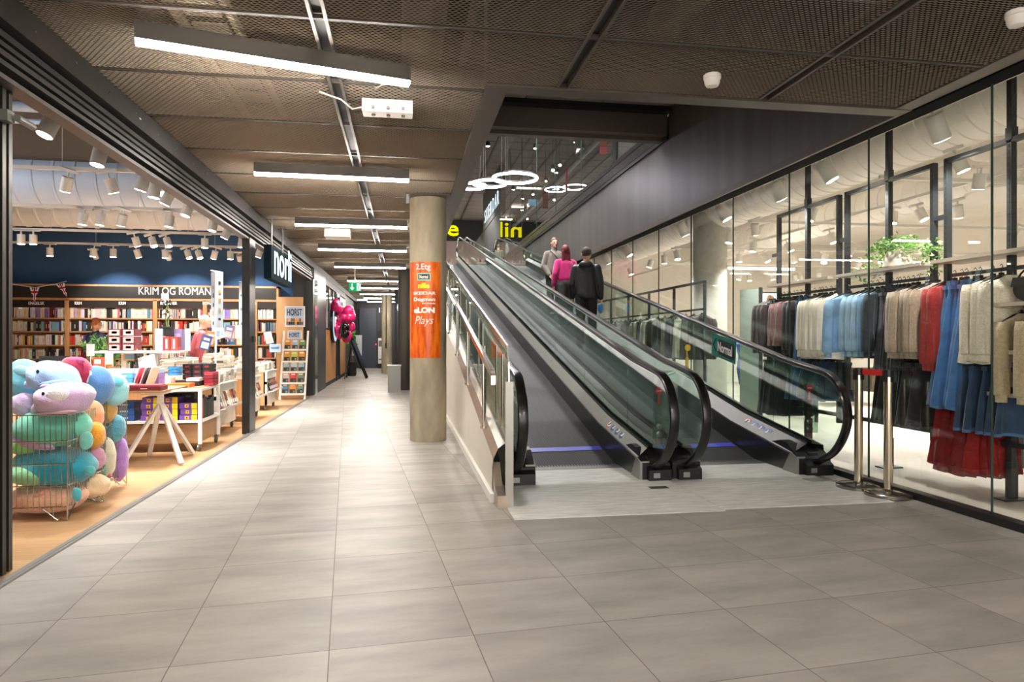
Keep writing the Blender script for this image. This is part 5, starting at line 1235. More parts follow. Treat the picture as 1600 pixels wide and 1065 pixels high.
# white lamp-like sugar cube sign, script cards, zz plant
m = MB(); pp = onY(208, 528, 9.0); m.lathe(pp, [(.0, -.03), (.10, -.03), (.10, .03), (.07, .06), (.01, .07), (.006, .11)], 24); solo('table_bell', m, WHITE, 'white dome shaped holder behind the pale blue card', 'holder', smooth=True)
def card(u0, u1, v0, v1, Y, col, label, script=True):
    a, b = onY(u0, v1, Y), onY(u1, v0, Y); t = thing('sign_card', label, 'sign', ((a.x + b.x) / 2, Y, a.z)); W, H = b.x - a.x, b.z - a.z
    m = MB(); m.box(a.x, b.x, Y, Y + .008, a.z, b.z); part('card', m, M('card_' + col, col, .5), t)
    if script:
        m = MB(); pts = [(a.x + W * (.15 + .7 * i / 30), Y - .003, a.z + H * (.5 + .12 * math.sin(i * 1.3) * (1 if i % 5 else 1.8))) for i in range(31)]; m.tube(pts, .003, 4); part('handwriting', m, M('ink_blue', '3a4f74', .6), t)
    m = MB(); m.tube([((a.x + b.x) / 2, Y + .01, a.z - .1), ((a.x + b.x) / 2, Y + .01, a.z)], .005, 6); part('holder', m, WHITE, t)
card(194, 217, 530, 545, 9.0, 'a9bccf', 'pale blue card with handwriting on the book table left of the riser')
card(421, 438.5, 537, 550, 12.6, 'a3bdd8', 'blue card with handwriting above the last book cart')
card(135, 147, 537, 556, 9.4, 'd7d9dd', 'small pale card standing behind the plush heap', False)
t = thing('potted_plant', 'green zz plant behind the plush heap before the bookcases', 'plant', onY(178, 590, 9.6)); p = onY(178, 585, 9.6)
m = MB(); m.lathe(p, [(.07, -.1), (.09, .12)], 16); part('pot', m, BLACKM, t)
m = MB(); q = random.Random(4); st = MB()
for k in range(13):
    a = q.uniform(-1.3, 1.3); d = Vector((math.sin(a), q.uniform(-.5, .5), math.cos(a) * 1.1)); L = q.uniform(.3, .5); b0 = Vector((p.x, p.y, p.z + .1)); st.tube([b0, b0 + d * L * .5, b0 + d * L], .006, 5)
    for i in range(9):
        c = b0 + d * (L * (.3 + .7 * i / 9))
        for s in (-1, 1):
            sd = d.cross(Vector((0, -1, 0))).normalized() * s; e = c + sd * .055 + d * .04; n = Vector((0, -.012, 0)); m.add([c, c + sd * .03 + d * .005 + n, e, c + sd * .02 + d * .035 + n], [(0, 1, 2, 3)], q.choice(GRN))
part('leaves', m, M('vcol', vcol=True), t); part('stem', st, M('stem_green', '6c7d3a'), t)
# items on the table and the trolley top
g = 'blue boxed books on the display table'
for i in range(4):
    for j in range(2): bx('book_box', -3.12 + j * .3, -2.84 + j * .26, 7.75, 7.95, .765 + i * .05, .811 + i * .05, ('4f9fd0' if j == 0 else '8d6fb5') if i < 3 else '9fb8e0', ('blue' if j == 0 else 'violet') + ' boxed book in the pile at the back of the display table', 'box', g + str(j), [(.2, .8, .3, .7, 'd7ecf6')])
bx('yellow_book', -3.1, -2.78, 7.3, 7.6, .765, .79, 'c8cf8a', 'pale yellow green book flat on the display table', 'book'); bx('beige_book', -3.0, -2.7, 7.4, 7.65, .79, .82, 'd9bf9a', 'beige book lying on the yellow green one', 'book')
for k in range(5):
    a = bx('magazine', -2.76 + k * .03, -2.752 + k * .03, 7.5, 7.75, .765, 1.0, ['e9e4e0', 'c22a4a', 'f1eee8', '3a3030', 'e6dcd2'][k], 'leaning magazine, %s in the row on the display table' % nth(k, 5), 'magazine'); a.rotation_euler = (0, .33, 0)
bx('maroon_book', -2.70, -2.38, 7.22, 7.42, .765, .81, '6a1a24', 'dark maroon book at the front edge of the display table', 'book', face=[(.4, .6, .4, .6, 'e0c8b8')])
bx('maroon_book', -2.68, -2.4, 7.24, 7.42, .81, .822, 'a8323a', 'thin red book lying on the dark maroon one', 'book')
bx('orange_book', -2.95 + .3, -2.40, 8.2, 8.4, .73, .775, 'd9702a', 'orange book at the front of the trolley top', 'book'); bx('black_book', -2.72, -2.36, 8.42, 8.7, .73, .79, '26201f', 'black slipcase lying behind the orange book', 'book'); bx('white_book', -2.5, -2.36, 8.42, 8.68, .79, .825, 'e6e0da', 'white book on the black slipcase', 'book')
a = bx('catalogue', -2.92, -2.74, 8.25, 8.262, .80, 1.10, 'e9e4de', 'white catalogue leaning against the riser', 'catalogue', face=[(.55, .8, .1, .4, 'c2403a'), (.2, .6, .6, .9, 'b9b0aa')]); a.rotation_euler = (-.2, -.25, 0)
m = MB()
for i in range(3): m.cyl((-2.63, 8.45, .86 + i * .035), .075, .03, 24)
solo('blue_tins', m, M('tin_blue', '3a7fb4', .4), 'stack of flat blue tins on the trolley beside the catalogue', 'tin', smooth=True)
for i in range(2): bx('white_box', -2.98, -2.62, 8.25, 8.42, .73 + i * .055, .783 + i * .055, 'd8d2c8', 'off-white box in the low pile beneath the catalogue', 'box', 'off-white boxes on the trolley')
for i in range(3):
    for j in range(3): bx('dark_box', -2.60 + j * .11, -2.50 + j * .11, 8.62, 8.85, .80 + i * .062, .858 + i * .062, R.choice(['2a2224', '33262a', '241f22']), 'small dark game box piled at the right of the trolley top', 'box', 'dark boxes on the trolley', [(.25, .75, .3, .7, '8a2f34')])
for i in range(4): bx('red_book', -2.34, -2.24, 8.55 + .0, 8.8, .73 + i * .04, .766 + i * .04, R.choice(['a82a35', '8c2230', 'b9404a']), 'red book in the pile at the right trolley corner', 'book', 'red books at the trolley corner')
# lower shelf of the trolley
for col, (x0, rows_) in enumerate(((-2.93, 4), (-2.73, 4), (-2.52, 3))):
    for i in range(rows_):
        bx('game_box', x0 + .012 * (i % 2), x0 + .19, 8.24, 8.5, .35 + i * .068, .414 + i * .068, '67408f', 'purple and yellow boxed game, pile %s on the trolley shelf' % ('left', 'in the middle', 'right')[col], 'box', 'purple games pile %d' % (col + 1), [(.68, 1, 0, 1, 'e8c81e'), (.3, .52, .2, .8, 'e3a93a'), (.37, .45, .35, .65, '67408f')])
for i in range(2):
    for j in range(3): bx('dark_box', -2.88 + j * .15, -2.74 + j * .15, 8.52, 8.7, .50 + i * .075, .57 + i * .075, '26262c', 'black boxed game behind the purple ones on the trolley shelf', 'box', 'black games on the trolley shelf', [(.3, .7, .3, .6, '5f6f78')])
for i in range(3): bx('blue_box', -3.35, -3.02, 8.3, 8.55, .35 + i * .075, .42 + i * .075, '23508f', 'deep blue box in the pile at the left of the trolley shelf', 'box', 'deep blue boxes on the trolley shelf', [(.2, .8, .4, .6, 'cfe0f2')])
for k in range(8): a = bx('upright_book', -2.36, -2.31, 8.27 + k * .075, 8.335 + k * .075, .35, .35 + R.uniform(.2, .29), R.choice(['2a2a2e', 'b02a2a', '4a3f44', 'c8362c', '1d2024']), 'upright dark or red book at the open end of the trolley shelf', 'book', 'upright books at the trolley end')
m = MB(); m.box(-3.6, -2.4, 7.85, 8.12, 0, .02)
m = MB()
for i in range(9): m.box(-3.12, -2.86, 7.12, 7.45, .04 + i * .055, .07 + i * .055)
m.box(-3.13, -3.11, 7.1, 7.46, .03, .56); m.box(-2.87, -2.85, 7.1, 7.46, .03, .56); m.box(-3.13, -2.85, 7.44, 7.46, .03, .56)
t = solo('storage_crate', m, BLACKM, 'black slatted crate on casters between bins and trestle', 'crate')
m = MB(); wheel(m, -2.82, 7.2, .03); wheel(m, -3.1, 7.2, .03); part('caster', m, WHL, t, smooth=True); 
# ================================================================== book carts
def cart(x0, x1, y0, y1, h, label, nstack, ord_, seed, ledge=8, maxh=6):
    t = thing('book_cart', label, 'cart', ((x0 + x1) / 2, (y0 + y1) / 2, 0)); q = random.Random(seed)
    m = MB(); m.box(x0, x1 - .06, y0, y1, .10, h); part('body', m, OAK, t)
    m = MB(); m.box(x1 - .06, x1 - .02, y0, y1, .10, .30); m.box(x1 - .06, x1 - .02, y0, y1, .47, .52); m.box(x1 - .06, x1 - .02, y0, y0 + .03, .1, h); m.box(x1 - .06, x1 - .02, y1 - .03, y1, .1, h); m.box(x1 - .08, x1 - .055, y0, y1, .3, h - .01)
    m.box(x0, x1, y0, y1, h - .0, h + .018); part('side_frame', m, WHITEM, t)
    m = MB(); m.prism([(x1 - .06, .315), (x1 + .10, .345), (x1 + .10, .375), (x1 + .09, .375), (x1 + .09, .355), (x1 - .06, .325)], 'y', y0, y1); part('ledge', m, WHITEM, t)
    for x in (x0 + .08, x1 - .06):
        for y in (y0 + .08, y1 - .08): m = MB(); wheel(m, x, y, .045); part('caster', m, WHL, t, smooth=True)
    tier = .17
    m = MB(); m.box(x0 + .02, x1 - .42, y0 + .02, y1 - .02, h + .018, h + .018 + tier); part('riser_tier', m, WHITE, t)
    # books
    nx, ny = nstack; gp = 'paperbacks stacked on the %s book cart' % ord_
    for i in range(nx):
        for j in range(ny):
            cx_, cy_ = x1 - .12 - i * .165, y0 + .1 + (y1 - y0 - .18) * j / max(1, ny - 1); z = h + .018 + (tier if i >= 2 else 0); n = q.randint(3, maxh)
            for k in range(n):
                th = q.uniform(.022, .04); c = q.choice(['dcd4c6', 'cfc6b6', 'bdb6aa', '2c2a2c', 'b9c4cc', 'e3b9a8', '4f6f6a', 'f2eee6', 'c23a34', 'efe6cf']) if k == n - 1 else q.choice(['d8d0c2', 'cfc6b6', 'b9b0a2', '5f5a58', 'dcd4c6'])
                book(cx_ + q.uniform(-.008, .008), cy_, z, .14, .21, th, c, 'pale paperback in the flat stacks on the %s book cart' % ord_, gp, rot=(0, 0, q.uniform(-.06, .06) + (PI if q.random() < .3 else 0))); z += th + .001
    for k in range(ledge):
        c = q.choice(['1f3a5a', 'b02a2a', 'e8e0d2', '2a2a2a', 'd9a03a', 'c9502a', '6a8a5a', 'f0ece4', 'd8c8a8', '7a4a6a'])
        w_ = (y1 - y0 - .1) / ledge
        b_ = book(x1 + .015, y0 + .07 + w_ * (k + .4), .36, w_ * .8, .028, .21, c, 'face-out book, %s on the ledge of the %s book cart' % (nth(k, ledge, 'near'), ord_), 'books on the ledge of the %s cart' % ord_, face=[(.1, .9, .08, .35, 'f0e8dc'), (.2, .8, .6, .85, R.choice(['d9b04a', 'f0e8dc', 'b84a3a']))]); b_.rotation_euler = (-.28, 0, PI / 2)
    return t
cart(-3.55, -2.42, 9.48, 10.55, .665, 'second oak and white book cart, just left of the middle post', (5, 4), 'nearest', 3, ledge=9, maxh=6)
cart(-3.5, -2.36, 11.05, 11.95, .665, 'third oak book cart, seen behind the middle post', (4, 4), 'middle', 5, ledge=7, maxh=6)
cart(-3.4, -2.40, 12.75, 13.65, .70, 'last oak book cart before the ladder rack', (3, 3), 'farthest', 9, ledge=6, maxh=5)
m = MB(); m.box(-3.75, -2.9, 9.0, 9.3, .3, .66); 
q = random.Random(12)
for k, (u, v, Y) in enumerate(((337, 512, 10.3), (346, 512, 10.5), (355, 513, 10.7), (360, 514, 10.9), (372, 512, 11.7), (379, 513, 11.9), (326, 524, 10.1), (318, 530, 10.0), (422, 520, 12.9))):
    p = onY(u, v + 16, Y); b_ = book(p.x, Y, p.z, .13, .022, .21, q.choice(['2f3f6a', 'e8e0d6', '7a6aa0', 'e9e4dc', 'c98a4a', 'f0ece4']), 'tilted display book, %s above the stacks on the carts' % nth(k, 9), 'tilted display books on the carts', face=[(.15, .85, .1, .5, q.choice(['f0e8dc', '9fb4d0', 'd0b0a0'])), (.2, .8, .65, .8, 'f4f0ea')], rot=(-.2, q.uniform(-.35, .35), q.uniform(-.3, .5)))
for k, (u0, u1, v0, v1, Y) in enumerate(((326, 345.5, 421, 514, 10.0), (371, 387, 439, 513, 12.0))):
    a, b = onY(u0, v1, Y), onY(u1, v0, Y); xm = a.x + (b.x - a.x) * .55
    t = thing('pole_banner', '%s white picture banner on a pole above the book carts' % ('larger left' if k == 0 else 'smaller right'), 'banner', (xm, Y, a.z))
    m = MB(); m.tube([(xm, Y + .01, .68), (xm, Y + .01, b.z - .05)], .012, 8); part('pole', m, WHITEM, t)
    BAN = M('banner_print', 'd3dbe6', .6, noise=.06, nscale=5)
    m = MB(); m.prism([(a.x, Y + .12), (xm, Y - .01), (b.x, Y + .1), (b.x, Y + .108), (xm, Y - .002), (a.x, Y + .128)], 'z', a.z + .02, b.z - .03); part('banner_cloth', m, BAN, t)
    m = MB(); m.bar((a.x, Y + .12, b.z), (b.x, Y + .1, b.z - .03), .012); part('top_rod', m, WHITEM, t)
    m = MB()
    for i in range(10):
        z = a.z + .06 + (b.z - a.z - .2) * i / 10; s = i % 2; hh = q.uniform(.03, .07); c = lin(q.choice(['26262a', 'b86a4a', '6f8a6a', '3a3a4a', 'c8a05a']))
        x0, x1 = (a.x + .04, xm - .03) if s == 0 else (xm + .03, b.x - .02); f_ = lambda x: Y - .018 + (.13 * (xm - x) / (xm - a.x) if x < xm else .11 * (x - xm) / (b.x - xm))
        m.quad((x0, f_(x0), z), (x1, f_(x1), z), (x1, f_(x1), z + hh), (x0, f_(x0), z + hh), col=c)
    part('pictures', m, M('vcol', vcol=True), t)
# magazine stand area behind the heap, dark screen
for k, (u0, u1, v0, v1, c, c2) in enumerate(((145, 163, 558, 592, 'c9503a', 'e9c4a0'), (164, 176, 552, 590, 'd8cfc0', 'c89a5a'), (168, 186, 572, 600, 'd9b48a', '6a4a6a'), (193, 214, 545, 563, 'dcb860', '7fa0c0'))):
    item('magazine', u0, u1, v0, v1, 8.9 - k * .15, .02, c, 'colourful magazine cover, %s behind the plush heap' % nth(k, 4), 'magazine', face=[(.1, .9, .1, .55, c2), (.15, .7, .7, .9, 'f3ece0')])
item('dark_screen', 61, 108, 556, 580, 9.5, .04, '2f3236', 'dark screen or board behind the plush heap', 'board')
item('display_counter', 30, 212, 590, 640, 9.6, .6, 'bf9468', 'oak counter behind the plush heap and the table', 'counter', zbase=0)
# union flag bunting on a cord
t = thing('flag_bunting', 'white cord with two British flag pennants across the bookcase header', 'bunting', onY(70, 465, 15.5))
P0, P1, P2, P3 = onY(20, 444, 15.5), onY(55, 449, 15.5), onY(85, 444, 15.5), onY(104, 439, 15.5)
m = MB(); m.tube([P0, P1, P2, P3], .008, 5); part('cord', m, WHITE, t)
for (u, v, tw) in ((54, 449, 0), (94, 443, .45)):
    c = onY(u, v, 15.48); wd, hh = .2, .33; ca, sn = math.cos(tw), math.sin(tw)
    F = lambda x, z, y=0: (c.x + x * ca - z * sn * -1 * -1, 15.48 - y, c.z + x * sn * .4 + z * ca)
    def tri(x0, z0, x1, z1, x2, z2, col, y): pm.add([F(x0, z0, y), F(x1, z1, y), F(x2, z2, y)], [(0, 1, 2)], lin(col))
    pm = MB(); tri(-wd / 2, 0, wd / 2, 0, 0, -hh, '232f6a', 0); tri(-wd / 2, 0, -wd / 2 + .005, 0, 0, -hh, '232f6a', -.004)
    def qd(p, col, y): pm.add([F(x, z, y) for x, z in p], [(0, 1, 2, 3)], lin(col))
    qd([(-.095, 0), (-.06, 0), (.035, -.22), (.015, -.27)], 'f0eef0', .002); qd([(.095, 0), (.06, 0), (-.035, -.22), (-.015, -.27)], 'f0eef0', .002)
    qd([(-.03, 0), (.03, 0), (.012, -.29), (-.012, -.29)], 'f0eef0', .003); qd([(-.075, -.06), (.075, -.06), (.055, -.13), (-.055, -.13)], 'f0eef0', .003)
    qd([(-.016, 0), (.016, 0), (.006, -.31), (-.006, -.31)], 'c81f2d', .005); qd([(-.07, -.075), (.07, -.075), (.06, -.115), (-.06, -.115)], 'c81f2d', .005)
    part('pennant', pm, M('vcol', vcol=True), t)
# norli blade sign
t = thing('shop_sign', 'white lit norli blade sign hanging at the bookshop front', 'sign', (-1.85, 10.9, 2.05))
m = MB(); m.box(-1.94, -1.84, 10.0, 11.75, 2.14, 2.62); part('case', m, M('sign_teal_black', '15242c', .9, spec=.05), t)
m = MB()
for y in (10.3, 11.2): m.cyl((-1.89, y, 2.62), .012, .45, 10); m.box(-1.95, -1.83, y - .08, y + .08, 3.04, 3.06)
part('hanger_rod', m, ALU, t)
m = MB(); text(m, 'norli', (-1.835, 10.2, 2.22), (0, 1, 0), (0, 0, 1), w=1.5, h=.5, depth=.004, bold=.012)
part('lettering', m, ME('norli_light', 'e6fbff', .7), t)
# ================================================================== clothes shop
XF = 4.78
RACK = M('rack_grey', '35383b', .45, metal=.3)
SHELFW = M('pale_shelf', 'cdbfae', .5, noise=.1, nscale=4, stretch=(1, .3, 1))
HANG = M('hanger_black', '17181a', .4)
def frame(ya, yc, yb, label, cz, hang=True):
    t = thing('garment_rack', label, 'clothes rack', (XF, yc, 0))
    m = MB()
    for y in (ya, yb): m.box(XF - .025, XF + .025, y - .02, y + .02, .35, 2.88)
    m.box(XF - .025, XF + .025, yc - .022, yc + .022, .28, 4.2); m.box(XF - .032, XF + .032, yc - .028, yc + .028, 0, .30); m.box(XF - .11, XF + .11, yc - .06, yc + .06, 0, .012); m.box(XF - .03, XF + .03, yc - .03, yc + .03, 2.86, 2.96)
    m.box(XF - .025, XF + .025, ya, yb, 2.84, 2.88); m.box(XF - .022, XF + .022, ya - .02, yb + .02, .42, .46); m.box(XF - .02, XF + .02, yb, yb + .14, 2.35, 2.39)
    part('upright', m, RACK, t)
    m = MB()
    for y in (ya, yc, yb):
        for k in range(46): z = .6 + k * .05; m.box(XF - .027, XF - .0245, y - .006, y + .006, z, z + .028)
    part('slots', m, BLACKM, t)
    m = MB(); m.box(XF - .16, XF + .16, ya - .02, yb + .02, 1.945, 1.975); part('shelf', m, SHELFW, t)
    m = MB(); m.box(XF - .012, XF + .012, ya, yb, 1.825, 1.855); m.box(XF - .012, XF + .012, ya, yb, 1.08, 1.105); part('hanging_rail', m, RACK, t)
frame(6.86, 7.45, 8.08, 'farthest of the three dark grey clothes frames behind the shop glass', 0)
frame(5.50, 6.08, 6.72, 'middle one of the three dark grey clothes frames behind the shop glass', 0)
frame(4.12, 4.70, 5.34, 'nearest dark grey clothes frame, at the right picture edge', 0)
FAB = {}
def MF(col, kind='cotton'):
    k = kind + col
    if k in FAB: return FAB[k]
    if kind == 'denim': m = M('denim_' + col, col, .85, noise=.22, nscale=9, bump=.3, bscale=160, sheen=.2)
    elif kind == 'fur': m = M('fur_' + col, col, .95, noise=.16, nscale=40, bump=1, bscale=120, sheen=.6)
    elif kind == 'lace': m = M('lace_' + col, col, .9, noise=.14, nscale=60, bump=.9, bscale=90, sheen=.3)
    else: m = M('cloth_' + col, col, .85, noise=.1, nscale=8, bump=.35, bscale=40, sheen=.2)
    FAB[k] = m; return m
def loft(mb, secs, n=44, folds=9, amp=.25, seed=0, twist=0, col=None):
    """secs: (centre x, centre y, z, half x, half y, fold strength)"""
    q = random.Random(seed); ph = [q.uniform(0, 6.28) for _ in range(3)]; vs = []
    for (cx_, cy_, z, hx, hy, fs) in secs:
        for i in range(n):
            a = 2 * PI * i / n; ca, sa_ = math.cos(a), math.sin(a)
            r = 1 + fs * (.6 * math.sin(folds * a + ph[0]) + .4 * math.sin((folds * 2 - 3) * a + ph[1] + z * 4))
            e = .75
            x = hx * math.copysign(abs(ca) ** e, ca) * (1 + fs * .25 * math.sin(3 * a + ph[2])); y = hy * math.copysign(abs(sa_) ** e, sa_) * r
            vs.append((cx_ + x, cy_ + y, z + .012 * fs * math.sin(5 * a + ph[1])))
    k = len(secs)
    fs_ = [(i * n + j, i * n + (j + 1) % n, (i + 1) * n + (j + 1) % n, (i + 1) * n + j) for i in range(k - 1) for j in range(n)] + [tuple(range(n)), tuple(range((k - 1) * n, k * n))[::-1]]
    return mb.add(vs, fs_, col)
def interp(keys, n):
    out = []
    for i in range(n):
        t = i / (n - 1) * (len(keys) - 1); k = min(int(t), len(keys) - 2); f = t - k; out.append(tuple(a + (b - a) * f for a, b in zip(keys[k], keys[k + 1])))
    return out
_pro = {}
def hanger(parent, z=0, w=.2):
    m = MB(); m.tube([(-w, 0, z - .10), (-w * .5, 0, z - .055), (0, 0, z - .03), (w * .5, 0, z - .055), (w, 0, z - .10)], [.006, .012, .014, .012, .006], 8); m.tube([(0, 0, z - .03), (0, 0, z + .02), (.012, 0, z + .045), (.0, 0, z + .065), (-.014, 0, z + .05)], .003, 6)
    m.box(-.02, .02, -.008, .008, z - .05, z - .005)
    part('hanger', m, HANG, parent, smooth=True, local=True)
def sheer(name, col, a=.22):
    m = M(name, col, .9, noise=.15, nscale=30); nt = m.node_tree; out = [n for n in nt.nodes if n.type == 'OUTPUT_MATERIAL'][0]; b = [n for n in nt.nodes if n.type == 'BSDF_PRINCIPLED'][0]
    t = nt.nodes.new('ShaderNodeBsdfTransparent'); mx = nt.nodes.new('ShaderNodeMixShader'); mx.inputs[0].default_value = a; nt.links.new(b.outputs[0], mx.inputs[1]); nt.links.new(t.outputs[0], mx.inputs[2]); nt.links.new(mx.outputs[0], out.inputs[0]); return m
def proto(kind, fab, seed=0, L=.7, W=.21, flare=1.1, th=.045, sleeve=.6, buttons=None):
    k = (kind, fab.name, seed, L, W, flare)
    if k in _pro: return _pro[k]
    t = thing({'shirt': 'hanging_blouse', 'jacket': 'hanging_jacket', 'skirt': 'hanging_skirt', 'dress': 'hanging_dress', 'trousers': 'hanging_trousers'}.get(kind, 'hanging_garment'), 'x', 'clothes', (0, 0, 0))
    hanger(t, 0, W * .9)
    m = MB(); q = random.Random(seed)
    if kind in ('shirt', 'jacket', 'dress'):
        secs = interp([(0, 0, -.035, .055, .03, 0), (0, 0, -.06, .10, .045, .02), (0, 0, -.095, W * .88, .05, .04), (0, 0, -.14, W * .98, th * 1.05, .08), (0, 0, -.3, W, th, .15)], 12) + interp([(0, 0, -.34, W, th, .17), (0, 0, -L * .6, W * (1 + flare) / 2, th * 1.1, .28), (0, 0, -L, W * flare, th * 1.35, .42)], 14)
        loft(m, secs, 56, 8, seed=seed); part('body', m, fab, t, smooth=True, local=True)
        for s in (-1, 1):
            m = MB(); sl = sleeve; x0 = s * W * .9
            secs = interp([(x0, 0, -.10, .04, .045, 0), (x0 + s * .012, -.01, -.16, .055, .05, .05), (x0 + s * .025, -.015, -.10 - sl * .5, .055, .05, .2), (x0 + s * .03, -.025, -.10 - sl * .93, .058, .055, .3), (x0 + s * .028, -.025, -.10 - sl * .95, .036, .036, .1), (x0 + s * .028, -.025, -.12 - sl, .036, .038, .1)], 20)
            loft(m, secs, 22, 5, seed=seed + s + 3); part('sleeve', m, fab, t, smooth=True, local=True)
        m = MB(); m.tube([(-.05, .02, -.04), (-.06, -.03, -.055), (-.02, -.052, -.1), (0, -.056, -.125)], .012, 6); m.tube([(.05, .02, -.04), (.06, -.03, -.055), (.02, -.052, -.1), (0, -.056, -.125)], .012, 6); part('collar', m, fab, t, smooth=True, local=True)
        if kind == 'jacket':
            m = MB(); m.box(-.012, .012, -th - .018, -th - .008, -L + .02, -.13)
            for x in (-.11, .05):
                m.box(x, x + .075, -th - .022, -th - .012, -.31, -.27); m.box(x + .005, x + .07, -th - .018, -th - .008, -.38, -.31)
            m.box(-W, W, -th - .016, -th - .004, -L + .0, -L + .035); part('pockets', m, fab, t, local=True)
            m = MB()
            for k_ in range(6): m.cyl((0, -th - .026, -.17 - k_ * (L - .22) / 6), .008, .008, 8, axis='y')
            part('button', m, STEEL, t, local=True)
    elif kind == 'skirt':
        secs = interp([(0, 0, -.08, W, .02, .03), (0, 0, -.12, W * 1.02, .026, .06), (0, 0, -.14, W * 1.02, .028, .1)], 4) + interp([(0, 0, -.18, W * 1.04, .032, .2), (0, 0, -L * .55, W * (1 + flare) / 2, .055, .42), (0, 0, -L, W * flare, .08, .55)], 18)
        loft(m, secs, 72, 9, seed=seed); part('body', m, fab, t, smooth=True, local=True)
        m = MB(); m.box(-W, W, -.027, .027, -.115, -.082); m.box(-.012, .012, -.034, -.02, -L * .8, -.1)
        for x in (-.7, .7): m.box(W * x - .012, W * x + .012, -.03, .03, -.12, -.04)
        part('waistband', m, fab, t, local=True)
        m = MB()
        secs = [(0, 0, -L + .012, W * flare * .995, .0815, .55), (0, 0, -L - .012, W * flare, .084, .56)]; loft(m, secs, 72, 9, seed=seed); part('hem', m, M('hem_' + fab.name, '4f74a0' if 'denim' in fab.name else '4a4a4a', .9), t, smooth=True, local=True)
    elif kind == 'trousers':
        loft(m, interp([(0, 0, -.06, .10, .03, .05), (0, 0, -.3, .12, .035, .1), (0, 0, -L, .11, .035, .2)], 12), 30, 6, seed=seed); part('body', m, fab, t, smooth=True, local=True)
    elif kind == 'tulle':
        loft(m, interp([(0, 0, -.05, W * .8, .03, .1), (0, 0, -L * .3, W, .06, .35), (0, 0, -L * .7, W * flare * .92, .08, .55), (0, 0, -L * .74, W * flare * .97, .085, .6), (0, 0, -L, W * flare * 1.05, .10, .8)], 20), 72, 12, seed=seed); part('body', m, fab, t, smooth=True, local=True)
    KIDS[t.name] = list(t.children); t['_free'] = True; _pro[k] = t
    return t
used = set()
def hang(p, y, z=1.86, x=XF, rz=0, label='', group=None, sc=1):
    if p.name not in used: used.add(p.name); o = p
    else: o = dup(p)
    o.location = (x, y, z - .04); o.rotation_euler = (0, 0, rz); o.scale = (sc,) * 3; o['label'] = label
    if group: o['group'] = group
    if '_free' in o: del o['_free']
    return o
def many(mk, ys, labf, group, z=1.86, x=XF, rz=-.08, jit=.12):
    q = random.Random(int(ys[0] * 100))
    for i, y in enumerate(ys): hang(mk[i % len(mk)], y, z, x + q.uniform(-.02, .02), rz + q.uniform(-jit, jit), labf(i, len(ys)), group)
def seq(a, b, n): return [a + (b - a) * i / (n - 1) for i in range(n)]
OR = lambda s: (lambda i, n: '%s, %s' % (s, nth(i, n)))
SK, SH = 'skirt', 'shirt'
# far frame
many([proto(SH, MF('3a2c2c'), 1, .62, .2)], seq(8.28, 8.12, 3), OR('dark maroon cropped blouse at the far end of the farthest frame'), 'dark maroon blouses')
many([proto(SK, MF('1f1d1e'), 2, .75, .17, 1.2)], seq(8.06, 7.96, 4), OR('dark pleated skirt on the farthest frame'), 'dark skirts on the farthest frame')
many([proto(SH, MF('8b6464'), 3, .62, .21, 1.35, sleeve=.5), proto(SH, MF('8b6464'), 5, .62, .21, 1.3, sleeve=.5)], seq(7.9, 7.66, 4), OR('dusty mauve ruffle blouse on the farthest frame'), 'mauve ruffle blouses')
many([proto(SH, MF('2b2223'), 4, .66, .2)], seq(7.58, 7.5, 2), OR('black brown blouse right of the mauve ones'), 'black brown blouses')
many([proto(SK, MF('3e6a99', 'denim'), 6, .86, .16, 1.25)], seq(7.42, 7.34, 2), OR('mid blue denim dress between mauve and cream blouses'), 'denim dresses')
many([proto(SH, MF('f0e6d6'), 7, .74, .22, 1.12, .06), proto(SH, MF('eadfcd'), 8, .76, .22, 1.15, .06)], seq(7.22, 6.88, 6), OR('cream sheer pleated blouse on the farthest frame'), 'cream sheer blouses')
many([proto(SK, MF('18181a'), 9, .75, .2, 1.35)], seq(8.1, 7.75, 5), OR('long black skirt hanging low on the farthest frame'), 'black low skirts', z=1.14)
many([proto(SK, MF('33608f', 'denim'), 10, .52, .18, 1.3)], seq(7.5, 7.3, 3), OR('blue denim skirt hanging low beneath the cream blouses'), 'low denim skirts', z=1.14)
many([proto(SK, MF('22324a', 'denim'), 11, .5, .19, 1.3)], seq(7.2, 6.95, 3), OR('dark indigo denim skirt hanging low beside the brighter ones'), 'indigo low skirts', z=1.14)
# light denim between the frames, facing the viewer
jk = proto('jacket', MF('8fb6dc', 'denim'), 12, .66, .21, 1.0)
hang(jk, 6.60, 1.84, 4.72, -.45, 'light blue denim jacket hanging face-on between the far and middle frames')
many([proto(SH, MF('a9cbe6', 'denim'), 13, .7, .21, 1.05)], seq(6.42, 6.24, 3), OR('pale washed denim shirt on the middle frame'), 'pale denim shirts', rz=-.3)
hang(proto(SH, MF('6f9cc6', 'denim'), 14, .68, .21, 1.05), 6.17, 1.86, XF, -.1, 'mid blue denim shirt behind the dark hanger of the middle frame')
hang(proto('jacket', MF('25303c', 'denim'), 15, .62, .21, 1.05), 6.10, 1.86, XF, -.1, 'dark navy jacket on a wide black hanger on the middle frame')
